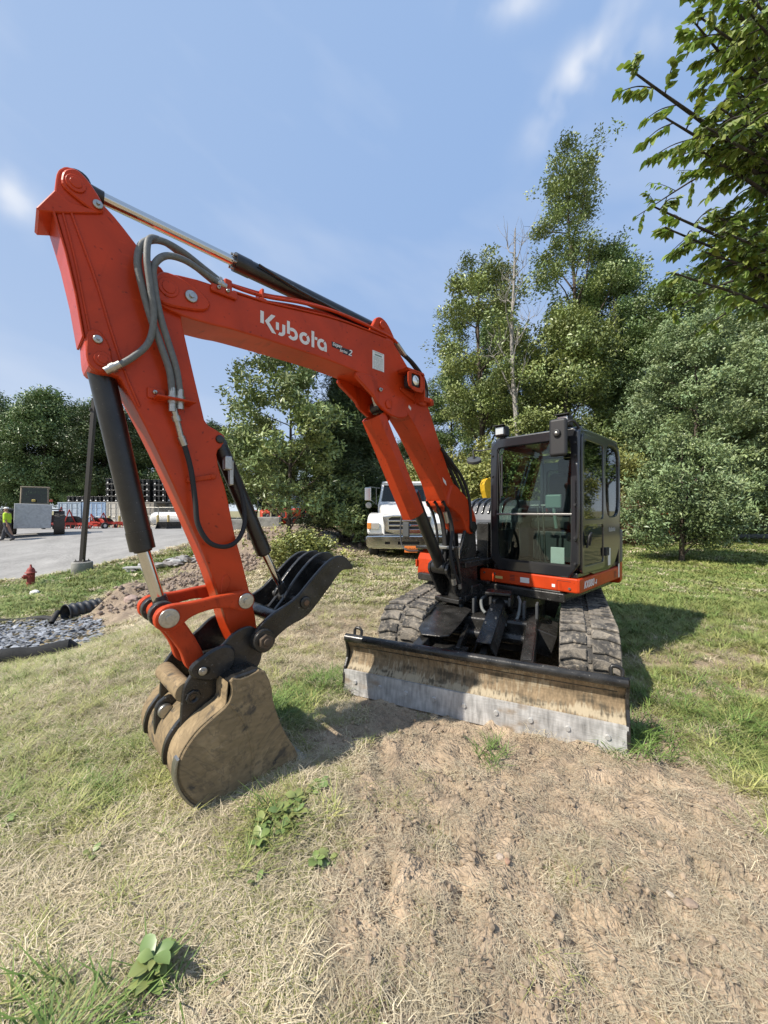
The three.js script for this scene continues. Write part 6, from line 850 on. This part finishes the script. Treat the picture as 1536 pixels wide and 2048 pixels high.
{ // yellow backhoe behind the cab
  const x = 4.75, z = -17.2, t = thing('yellow_digger', 'yellow digger standing behind the excavator hood', 'digger', [x, H(x, z), z], R(25)), p = sub(t), y = phys([0.68, 0.42, 0.02], 0.5, { map: T.grain });
  p('boom', plate(soften([[-0.2, 1.6], [-0.5, 2.5], [-0.35, 2.85], [0.1, 2.9], [0.9, 2.2], [0.8, 2.05], [0.1, 2.55], [-0.1, 2.45], [0.1, 1.6]], 1), -0.15, 0.15, 0.02), y); p('body', [rb(2.0, 0.8, 1.6, 0.2, 1.25, 0, 0.1, 2)], y); p('deck', rb(2.2, 0.12, 1.7, 0.2, 1.72, 0, 0.03), M.black);
  for (const s of [-1, 1]) p('track', [plate(rrect(-1.2, 0, 1.3, 0.7, 0.3), s * 0.8 - 0.2, s * 0.8 + 0.2, 0.03)], M.rubber); p('canopy', [rb(0.9, 0.06, 0.9, 0.75, 2.45, 0.25, 0.02), rod([0.4, 1.7, 0.6], [0.4, 2.45, 0.6], 0.03), rod([1.1, 1.7, 0.6], [1.1, 2.45, 0.6], 0.03), rod([0.4, 1.7, -0.1], [0.4, 2.45, -0.1], 0.03), rod([1.1, 1.7, -0.1], [1.1, 2.45, -0.1], 0.03)], M.black);
}
{ // concrete blocks behind the arm
  [[-7.75, -20.5, 0.2], [-6.3, -20.9, 0.1]].forEach(([x, z, a], i) => { const t = thing('concrete_block', i ? 'concrete block behind the young oak' : 'concrete block seen beside the thumb cylinder', 'block', [x, H(x, z) - 0.03, z], a, 'concrete blocks on the bank'), p = sub(t); p('block', rb(1.3, 0.7, 0.6, 0, 0.35, 0, 0.03), M.concrete); p('lifting_eye', hose([[-0.1, 0.69, 0], [-0.06, 0.8, 0], [0.06, 0.8, 0], [0.1, 0.69, 0]], 0.015, 10, 6), M.steel); });
}
{ // light pole on a concrete base
  const x = -10.6, z = -13.5, t = thing('light_pole', 'dark square light pole on a round concrete base', 'lamp post', [x, H(x, z), z]), p = sub(t); const base = p('concrete_base', [new THREE.LatheGeometry([[0.001, -0.2], [0.31, -0.2], [0.31, 0.38], [0.29, 0.41], [0.001, 0.41]].map((q) => new THREE.Vector2(...q)), 28)], M.concrete);
  const br = std([0.032, 0.028, 0.025], 0.5); p('pole', [bar([0, 0.43, 0], [0.44, 6.1, 0], 0.135, 0.135, 0.012, V(0, 0, 1))], br); p('base_plate', rb(0.34, 0.03, 0.34, 0, 0.425, 0, 0.006), br); for (const [a, b] of [[-1, -1], [1, -1], [-1, 1], [1, 1]]) p('anchor_bolt', [rod([a * 0.13, 0.42, b * 0.13], [a * 0.13, 0.50, b * 0.13], 0.016, 0.016, 8), rod([a * 0.13, 0.44, b * 0.13], [a * 0.13, 0.465, b * 0.13], 0.028, 0.028, 6)], M.zinc); p('pole_cap', [rb(0.15, 0.04, 0.15, 0.443, 6.12, 0, 0.01), rod([0.36, 5.75, 0.05], [0.33, 5.75, 0.09], 0.05, 0.05, 10)], br); p('lamp_arm', bar([0.44, 6.0, 0], [1.1, 6.15, -0.3], 0.06, 0.06), br); p('lamp_head', rb(0.6, 0.12, 0.35, 1.3, 6.17, -0.4, 0.03, 2), br);
}
{ // fire hydrant
  const x = -11.3, z = -12.3, t = thing('fire_hydrant', 'weathered red fire hydrant in the grass by the lot', 'hydrant', [x, H(x, z) - 0.04, z], R(30)), p = sub(t), m = std([0.33, 0.055, 0.045], 0.65, { map: rep(T.grain, 4), bumpMap: T.bump, bumpScale: 0.003 });
  const L = (a) => new THREE.LatheGeometry(a.map((q) => new THREE.Vector2(...q)), 24);
  p('barrel', L([[0.001, 0], [0.135, 0], [0.135, 0.05], [0.10, 0.06], [0.10, 0.16], [0.115, 0.17], [0.115, 0.21], [0.10, 0.22], [0.105, 0.5], [0.12, 0.51]]), m); const b = p('bonnet', L([[0.15, 0.51], [0.15, 0.535], [0.115, 0.54], [0.105, 0.60], [0.075, 0.665], [0.035, 0.69], [0.03, 0.74], [0.001, 0.745]]), m); p('operating_nut', new THREE.CylinderGeometry(0.025, 0.028, 0.05, 5).translate(0, 0.755, 0), m, b);
  const oz = p('pumper_nozzle', rod([0, 0.40, 0], [-0.17, 0.40, 0.06], 0.065, 0.07, 16), m); p('nozzle_nut', rod([-0.17, 0.40, 0.06], [-0.205, 0.40, 0.072], 0.03, 0.025, 5), m, oz); for (const s of [-1, 1]) { const n = p('hose_nozzle', rod([0, 0.42, 0], [0.055 * s, 0.42, 0.15 * s], 0.045, 0.048, 14), m); p('nozzle_nut', rod([0.055 * s, 0.42, 0.15 * s], [0.064 * s, 0.42, 0.175 * s], 0.022, 0.018, 5), m, n); }
}
// ---- drain: corrugated pipe, slate stones, erosion sock
{
  const t = thing('culvert_pipe', 'black corrugated drain pipe opening into the stone lined ditch', 'pipe', [-6.72, -0.60, -8.12], R(66)), p = sub(t), prof = []; const m = std([0.028, 0.03, 0.034], 0.42);
  for (let i = 0; i <= 60; i++) { const y = i / 60 * 1.15; prof.push(new THREE.Vector2(0.185 + 0.018 * Math.cos(i / 60 * 9 * 2 * Math.PI), y)); } for (let i = 6; i >= 0; i--) prof.push(new THREE.Vector2(0.158, i / 6 * 1.15)); prof.push(prof[0].clone());
  p('corrugated_tube', new THREE.LatheGeometry(prof, 36).rotateZ(-Math.PI / 2), m); p('rim', new THREE.TorusGeometry(0.19, 0.014, 8, 36).rotateY(Math.PI / 2), m);
  const s = thing('erosion_sock', 'black mesh erosion sock lying along the stone ditch', 'sock', [-5.6, H(-5.6, -5.75), -5.75]), q = sub(s); const pts = []; for (let i = 0; i <= 12; i++) { const x = mix(-7.5, -4.95, i / 12), z = -5.45 - 0.62 * Math.pow(i / 12, 2.2); pts.push([x + 5.6, H(x, z) - H(-5.6, -5.75) + 0.07 + 0.015 * Math.sin(i * 2.3), z + 5.75]); }
  q('sock', hose(pts, 0.125, 60, 14), std([0.020, 0.021, 0.022], 0.85, { bumpMap: rep(T.bump, 8), bumpScale: 0.01 })); q('end_knot', [rod([pts[12][0] - 0.02, pts[12][1], pts[12][2]], [pts[12][0] + 0.13, pts[12][1] - 0.02, pts[12][2] - 0.05], 0.115, 0.02, 12)], M.rubber);
  const fab = thing('filter_fabric', 'black filter fabric edging behind the ditch stones', 'fabric', [0, 0, 0]), fq = sub(fab); const fp = []; for (let i = 0; i <= 14; i++) { const x = mix(-11.5, -6.75, i / 14), z = -8.35 + 0.1 * Math.sin(i); fp.push([x, H(x, z) + 0.04 + 0.03 * Math.sin(i * 1.7), z]); } fq('fabric_edge', hose(fp, 0.06, 50, 7), M.rubber); fq('fabric_flap', hose([[-7.0, -0.62, -8.25], [-6.8, -0.55, -8.0], [-6.75, -0.7, -7.8]], 0.05, 14, 7), M.rubber);
}
function rock(seed, flat = 0.6, det = 1) { const g = new THREE.IcosahedronGeometry(0.5, det), p = g.attributes.position; for (let i = 0; i < p.count; i++) { const v = V().fromBufferAttribute(p, i), k = 0.75 + 0.5 * Math.abs(nz(v.x * 2.3 + seed * 7, v.y * 2.3, v.z * 2.3 + seed)); v.multiplyScalar(k); v.x += 0.15 * nz(v.y * 3 + seed, 1, 2); p.setXYZ(i, v.x, v.y * flat, v.z); } const q = g.toNonIndexed(); q.computeVertexNormals(); return clean(q); }
const rocks = [1, 2, 3, 4, 5].map((s) => rock(s, 0.35 + 0.12 * (s % 3), 0)), stones = [11, 12, 13, 14].map((s) => rock(s, 0.75, 1));
const scatter = (name, label, category, geo, mat, n, seed, place) => { const r = rng(seed), l = []; let guard = 0; while (l.length < n && guard++ < n * 40) { const s = place(r); if (s) l.push(s); } const im = new THREE.InstancedMesh(geo, mat, l.length), m = new THREE.Matrix4(), q = new THREE.Quaternion(), e = new THREE.Euler(), c = new THREE.Color(); l.forEach((s, i) => { e.set(...s.rot); q.setFromEuler(e); m.compose(V(...s.p), q, V(...(s.s.length ? s.s : [s.s, s.s, s.s]))); im.setMatrixAt(i, m); im.setColorAt(i, c.setRGB(...s.c)); }); im.name = numbered(name); im.userData = { kind: 'stuff', label, category }; im.castShadow = im.receiveShadow = true; scene.add(im); return im; };
{
  const slate = std([1, 1, 1], 0.55, { map: rep(T.grain, 1), bumpMap: T.bump, bumpScale: 0.01 });
  for (let v = 0; v < 3; v++) scatter('ditch_stones', 'flat blue grey slate stones lining the ditch', 'stones', rocks[v], slate, 1500, 300 + v, (r) => { const x = mix(-11, -4.8, r()), z = mix(-8.35, -5.3, r()); if (!inDitch(x, z)) return null; const s = 0.04 + 0.11 * r() * r(), k = 0.16 + 0.36 * r(); return { p: [x, H(x, z) + 0.01 + 0.06 * r(), z], rot: [(r() - 0.5) * 0.7, r() * 6.3, (r() - 0.5) * 0.7], s: [s * 1.5, s * 0.7, s], c: [k * 0.92, k * 0.98, k * 1.08] }; });
  const earth = std([1, 1, 1], 0.95, { map: T.grain });
  for (let v = 0; v < 2; v++) scatter('bank_rubble', 'brown earth and stone rubble on the dug banks', 'rubble', stones[v], earth, 1500, 320 + v, (r) => { const a = r() < 0.5, x = a ? mix(-6.4, -3.2, r()) : mix(-6.5, 0, r()), z = a ? mix(-11.5, -7.8, r()) : mix(-20, -11.5, r()); const c = cover(x, z); if (c.dug < 0.35 + 0.4 * r()) return null; const s = 0.015 + 0.13 * r() ** 4, k = 0.55 + 0.6 * r(); return { p: [x, H(x, z) + 0.05 + c.dug * 0.04, z], rot: [r() * 6, r() * 6, r() * 6], s, c: [0.34 * k, 0.265 * k, 0.21 * k] }; });
  // loose slabs heaped beside the lot
  const r = rng(340), sm = [[0.30, 0.29, 0.28], [0.42, 0.42, 0.41], [0.22, 0.20, 0.19]].map((c) => std(c, 0.8, { map: T.grain })); for (let i = 0; i < 46; i++) { const f = r(), x = mix(-7.9, -5.3, f) + (r() - 0.5) * 0.4, z = -12.6 + 0.35 * f + (r() - 0.5) * 0.9, m = new THREE.Mesh(rocks[i % 5], sm[Math.floor(r() * 3)]), s = 0.16 + 0.30 * r(); m.name = numbered('broken_stone'); m.scale.set(s * 1.5, s * 0.9, s); m.position.set(x, H(x, z) + 0.05 + 0.10 * r(), z); m.rotation.set((r() - 0.5) * 0.6, r() * 6.3, (r() - 0.5) * 0.6); m.castShadow = m.receiveShadow = true; tag(m, 'flat broken grey stone in the heap beside the lot', 'stone', 'broken stones heaped beside the lot'); scene.add(m); }
  for (const [x, z, s, label, c] of [[-9.9, -10.9, 0.24, 'white plastic scrap lying in the grass below the hydrant', [0.72, 0.71, 0.70]], [-8.15, -12.4, 0.36, 'white crumpled sack at the end of the slab heap', [0.70, 0.70, 0.70]], [-5.55, -8.45, 0.30, 'pinkish boulder above the drain pipe', [0.42, 0.31, 0.26]], [-6.4, -10.6, 0.34, 'brown lump of earth in the grass above the bank', [0.17, 0.125, 0.09]], [-1.9, -13.4, 0.6, 'grey boulder under the dark evergreen', [0.30, 0.30, 0.29]]]) { const m = new THREE.Mesh(stones[Math.abs(Math.round(x)) % 4], std(c, 0.8, { map: T.grain })); m.name = numbered(label.includes('sack') ? 'sack' : label.includes('scrap') ? 'plastic_scrap' : label.includes('lump') ? 'earth_lump' : 'boulder'); m.scale.set(s * 1.2, s, s); m.position.set(x, H(x, z) + s * 0.25, z); m.castShadow = m.receiveShadow = true; tag(m, label, label.includes('sack') ? 'sack' : label.includes('scrap') ? 'scrap' : label.includes('lump') ? 'earth' : 'boulder'); scene.add(m); }
  const t = thing('plank', 'pale grey plank lying on the slab heap', 'plank', [-7.6, H(-7.6, -12.3) + 0.12, -12.3], R(8)); mesh('board', rb(1.3, 0.05, 0.25, 0, 0, 0, 0.01), std([0.5, 0.49, 0.47], 0.8, { map: T.grain }), t); mesh('batten', rb(0.12, 0.04, 0.24, 0.5, 0.045, 0, 0.006), std([0.45, 0.44, 0.42], 0.8), t);
}
{ // split rail fence beyond the lawn
  const t = thing('rail_fence', 'weathered pale split rail fence at the far end of the lawn', 'fence', [23.6, H(23.6, -25), -25]), p = sub(t), m = barkMat([0.55, 0.50, 0.43]);
  for (let k = 0; k < 5; k++) { const x = k * 1.55, y = H(23.6 + x, -25 - k * 0.4) - H(23.6, -25); p('post', [rb(0.2, 1.15, 0.16, x, y + 0.5, -k * 0.4, 0.03)], m); if (k < 4) for (const h of [0.42, 0.82]) p('rail', bar([x - 0.1, y + h + 0.04 * ((k + h * 10) % 2), -k * 0.4], [x + 1.65, y + h, -k * 0.4 - 0.4], 0.07, 0.12, 0.02), m); }
}
// ---------------------------------------------------------------- grass, straw, clods, weeds
function tuft(seed, n, rad, len, wid, lie) { // blades of three faces each; lie 0 upright .. 1 flat on the ground
  const r = rng(seed), pos = []; for (let i = 0; i < n; i++) {
    const a = r() * 6.283, d = rad * Math.sqrt(r()), bx_ = Math.cos(a) * d, bz = Math.sin(a) * d, h = r() * 6.283, L = len * (0.5 + 0.8 * r()), up = mix(0.95, 0.06, clamp(lie + (r() - 0.5) * 0.3)), out = Math.sqrt(1 - up * up), w = wid * (0.7 + 0.6 * r());
    const dx = Math.cos(h), dz = Math.sin(h), sx = -dz * w, sz = dx * w, cur = (r() - 0.5) * 0.9 * lie, y0 = lie > 0.5 ? 0.004 + 0.02 * r() : -0.01;
    const m = [bx_ + dx * out * L * 0.5 - dz * cur * L * 0.25, y0 + up * L * 0.6, bz + dz * out * L * 0.5 + dx * cur * L * 0.25], t = [bx_ + dx * (out * L + (1 - lie) * L * 0.28), y0 + up * L * (lie > 0.5 ? 0.7 : 0.92) , bz + dz * (out * L + (1 - lie) * L * 0.28)];
    const A = [bx_ - sx, y0, bz - sz], B = [bx_ + sx, y0, bz + sz], C = [m[0] - sx * 0.8, m[1], m[2] - sz * 0.8], D = [m[0] + sx * 0.8, m[1], m[2] + sz * 0.8];
    pos.push(...A, ...B, ...D, ...A, ...D, ...C, ...C, ...D, ...t);
  }
  const g = new THREE.BufferGeometry(); g.setAttribute('position', new THREE.Float32BufferAttribute(pos, 3)); g.computeVertexNormals(); return g;
}
{
  const gm = phys([1, 1, 1], 0.6, { side: THREE.DoubleSide, }), sm = std([1, 1, 1], 0.8, { side: THREE.DoubleSide });
  const kinds = [
    { name: 'green_grass', label: 'short green lawn grass', geo: tuft(1, 26, 0.055, 0.075, 0.0018, 0.34), mat: gm, l: [] }, { name: 'green_grass', label: 'tufts of longer green grass', geo: tuft(2, 20, 0.045, 0.13, 0.0024, 0.35), mat: gm, l: [] },
    { name: 'dry_grass', label: 'dry yellow grass', geo: tuft(3, 24, 0.06, 0.075, 0.0013, 0.55), mat: sm, l: [] },
    { name: 'straw', label: 'dead straw lying on the soil', geo: tuft(4, 24, 0.085, 0.085, 0.0010, 0.93), mat: sm, l: [] }, { name: 'straw', label: 'matted short straw on the soil', geo: tuft(5, 34, 0.085, 0.06, 0.0010, 0.9), mat: sm, l: [] }];
  const far = { g: tuft(6, 26, 0.11, 0.10, 0.006, 0.3), d: tuft(7, 26, 0.11, 0.09, 0.006, 0.55) };
  const farKinds = [{ name: 'green_grass', label: 'green lawn grass farther off', geo: far.g, mat: gm, l: [] }, { name: 'dry_grass', label: 'dry grass farther off', geo: far.d, mat: sm, l: [] }];
  const r = rng(500), ca = Math.cos(R(25.5)), sa = Math.sin(R(25.5));
  const onTrack = (x, z) => { const dx = x - 1.43, dz = z + 4.7, a = -sa * dx + ca * dz, b = -(ca * dx + sa * dz); return Math.abs(a) < 1.45 && Math.abs(Math.abs(b) - 0.825) < 0.24; };
  const dozer = (x, z) => { const dx = x - 1.43, dz = z + 4.7, a = -sa * dx + ca * dz, b = -(ca * dx + sa * dz); return Math.abs(b) < 1.12 && a > 1.70 && a < 1.90; };
  for (let i = 0; i < 92000; i++) {
    const d = Math.exp(mix(Math.log(0.85), Math.log(27), r())), x = (r() * 2 - 1) * (1.12 * d + 0.35), z = -d; if (x < -7 && z < -13.2 && inPoly(x, z, lotPoly)) continue; if (inDitch(x, z) || onTrack(x, z) || dozer(x, z)) continue; if (x > 10 && z < -17.5 && z > -21.3) continue;
    const c = cover(x, z); if (c.dug > 0.3 + 0.5 * r()) continue; const y = H(x, z), tone = 0.75 + 0.5 * r() + c.n2 * 0.4, fs = d < 7 ? 1 : 1; let k, col, s = 0.7 + 0.6 * r();
    const q = r();
    if (q < c.lush) { const yel = clamp(0.42 + c.n3 * 1.5 + 0.5 * (r() - 0.5) + (1 - c.lush) * 0.45); col = [mix(0.13, 0.34, yel), mix(0.215, 0.335, yel), mix(0.045, 0.115, yel)]; k = d > 6.5 ? farKinds[0] : kinds[r() < 0.75 ? 0 : 1]; }
    else if (q < c.lush + (1 - c.lush) * Math.pow(1 - c.bare, 1.4) * 0.8) { const st = r(); col = [mix(0.38, 0.64, st), mix(0.32, 0.555, st), mix(0.20, 0.39, st)]; if (r() < 0.16) col = [0.26, 0.27, 0.09]; k = d > 6.5 ? farKinds[1] : r() < (z < -2.4 || x < -1.2 ? 0.6 : 0.14) ? kinds[2] : kinds[r() < 0.45 ? 3 : 4]; }
    else { if (r() > 0.10) continue; col = [0.46, 0.39, 0.27]; k = d > 6.5 ? farKinds[1] : kinds[4]; s *= 0.7; }
    if (d > 6.5) s *= Math.min(2.6, 0.9 + (d - 6.5) * 0.12); else if (d > 3) s *= 1 + (d - 3) * 0.12;
    k.l.push([x, y - 0.003, z, r() * 6.283, s, col.map((v) => v * tone)]);
  }
  // thicker tufts by the pole, hydrant and machine
  for (const [cx, cz, rad, n] of [[-10.6, -13.3, 0.8, 60], [-11.1, -12.1, 0.7, 50], [-0.85, -3.1, 0.22, 50], [1.75, -2.7, 0.3, 40], [-0.5, -3.6, 0.25, 50], [-1.0, -1.12, 0.10, 12], [2.6, -3.0, 0.6, 60], [0.72, -2.5, 0.12, 8], [-0.78, -1.22, 0.12, 5], [-0.52, -1.95, 0.2, 8]]) for (let i = 0; i < n; i++) { const a = r() * 6.283, d = rad * Math.sqrt(r()), x = cx + Math.cos(a) * d, z = cz + Math.sin(a) * d, t = 0.8 + 0.5 * r(); kinds[1].l.push([x, H(x, z), z, r() * 6.283, 0.8 + 0.9 * r() * (rad > 0.5 && cz < -10 ? 2 : 1), [0.12 * t, 0.19 * t, 0.04 * t]]); }
  const m = new THREE.Matrix4(), q = new THREE.Quaternion(), c = new THREE.Color(), Y = V(0, 1, 0);
  for (const k of [...kinds, ...farKinds]) { const im = new THREE.InstancedMesh(k.geo, k.mat, k.l.length); k.l.forEach((s, i) => { m.compose(V(s[0], s[1], s[2]), q.setFromAxisAngle(Y, s[3]), V(s[4], s[4] * (0.8 + 0.4 * ((i * 7) % 10) / 10), s[4])); im.setMatrixAt(i, m); im.setColorAt(i, c.setRGB(...s[5])); }); im.name = numbered(k.name); im.userData = { kind: 'stuff', label: k.label, category: 'grass' }; im.castShadow = im.receiveShadow = true; scene.add(im); }
  const clods = [21, 22].map((s) => rock(s, 0.7, 0));
  // crumbs and clods of soil
  const earth = std([1, 1, 1], 0.97, { map: T.grain });
  for (let v = 0; v < 2; v++) scatter('soil_clods', 'crumbs and clods of loose brown soil', 'soil', clods[v], earth, 7000, 520 + v, (rr) => { const d = Math.exp(mix(Math.log(0.85), Math.log(6), rr())), x = (rr() * 2 - 1) * (1.05 * d + 0.2), z = -d; const cc = cover(x, z); if (cc.bare < 0.15 + 0.6 * rr() && rr() > 0.12) return null; if (dozer(x, z)) return null; const s = 0.004 + 0.038 * rr() ** 5, k = 0.75 + 0.5 * rr(); return { p: [x, H(x, z) + s * 0.15, z], rot: [rr() * 6, rr() * 6, rr() * 6], s, c: [0.355 * k, 0.275 * k, 0.193 * k] }; });
}
const smoothed = (g) => { const m = mergeVertices(g, 1e-4); m.computeVertexNormals(); return clean(m); };
{ // broad leaved weeds
  const leafShape = (() => { const pos = [], P = [[0, 0, 0, 0.05], [0.18, 0.10, 0.05, 0.05], [0.42, 0.24, 0.10, 0.06], [0.66, 0.25, 0.09, 0.05], [0.88, 0.14, 0.04, 0.03], [1.0, 0.0, 0.0, 0]]; for (let i = 0; i < P.length - 1; i++) for (const s of [-1, 1]) { const [a, w, y] = P[i], [b, v, u] = P[i + 1]; const A = [0, y, a], B = [s * w, y + 0.05 * (w > 0 ? 1 : 0), a], C = [0, u, b], D = [s * v, u + 0.05 * (v > 0 ? 1 : 0), b]; const f = s > 0 ? [A, C, B, B, C, D] : [A, B, C, B, D, C]; for (const p of f) pos.push(...p); } const g = new THREE.BufferGeometry(); g.setAttribute('position', new THREE.Float32BufferAttribute(pos, 3)); return smoothed(g); })();
  const mats = [[0.15, 0.225, 0.075], [0.19, 0.26, 0.08], [0.23, 0.27, 0.09]].map((c) => leafMat(c, 0, 0.38)); const r = rng(600);
  const spots = [[-0.76, -1.27, 0.07, 30, 'largest broad leaved plantain weed, alone among straw'], [-0.53, -1.97, 0.06, 18], [-0.47, -2.06, 0.055, 16], [-0.60, -1.90, 0.055, 16], [-0.44, -1.96, 0.05, 15], [-0.58, -1.80, 0.055, 16], [-0.40, -2.14, 0.05, 13], [-0.50, -1.87, 0.05, 15], [-0.30, -1.71, 0.05, 12, 'small plantain weed on bare soil beside the weed patch'], [-0.25, -1.74, 0.06, 8, 'second small plantain weed on bare soil'], [-0.53, -1.60, 0.042, 11, 'plantain weed in straw between patch and largest weed'], [-1.32, -1.74, 0.04, 11, 'dark plantain weed at the foot of the green tufts'], [-1.92, -1.95, 0.045, 12, 'plantain weed at the left rim of the dry lawn'], [-0.36, -2.2, 0.06, 9], [0.02, -1.12, 0.035, 6, 'tiny seedling weed on the trodden soil']];
  for (const [x, z, L, n, label] of spots) { const t = thing('plantain_weed', label || 'broad leaved plantain weed in the green patch by the bucket', 'weed', [x, H(x, z), z], 0, label ? undefined : 'plantain weeds in the patch by the bucket'); for (let i = 0; i < n; i++) { const l = new THREE.Mesh(leafShape, mats[Math.floor(r() * 3)]), s = L * (0.65 + 0.6 * r()); l.name = 'leaf'; l.scale.set(s * (0.9 + 0.5 * r()), s * (0.7 + 0.8 * r()), s); l.rotation.set(-mix(0.0, 0.5, i / n) * (0.3 + 0.9 * r()), i * 2.4 + r() * 0.7, (r() - 0.5) * 0.7, 'YXZ'); l.position.y = 0.004 + 0.003 * i; l.castShadow = l.receiveShadow = true; t.add(l); } }
  // loose stones on the soil
  [[0.53, -1.75, 0.045, 'pale stone with a flat face in the scraped soil', [0.50, 0.41, 0.33]], [0.545, -1.70, 0.03, 'small reddish stone touching the pale stone', [0.40, 0.25, 0.17]], [1.18, -1.585, 0.032, 'round cream pebble on trodden soil', [0.52, 0.45, 0.36]], [1.22, -1.53, 0.05, 'brown flat stone beside the cream pebble', [0.33, 0.25, 0.19]], [1.36, -1.54, 0.045, 'brown stone farther along from the cream pebble', [0.36, 0.27, 0.20]], [0.98, -1.28, 0.022, 'tiny pale pebble in trodden straw', [0.5, 0.43, 0.35]]].forEach(([x, z, s, label, c], i) => { const m = new THREE.Mesh(stones[i % 4], std(c, 0.85, { map: T.grain })); m.name = numbered('stone'); m.scale.set(s * 1.2, s * 0.8, s); m.rotation.y = i; m.position.set(x, H(x, z) + s * 0.2, z); m.castShadow = m.receiveShadow = true; tag(m, label, 'stone'); scene.add(m); });
}
renderer.render(scene, camera);
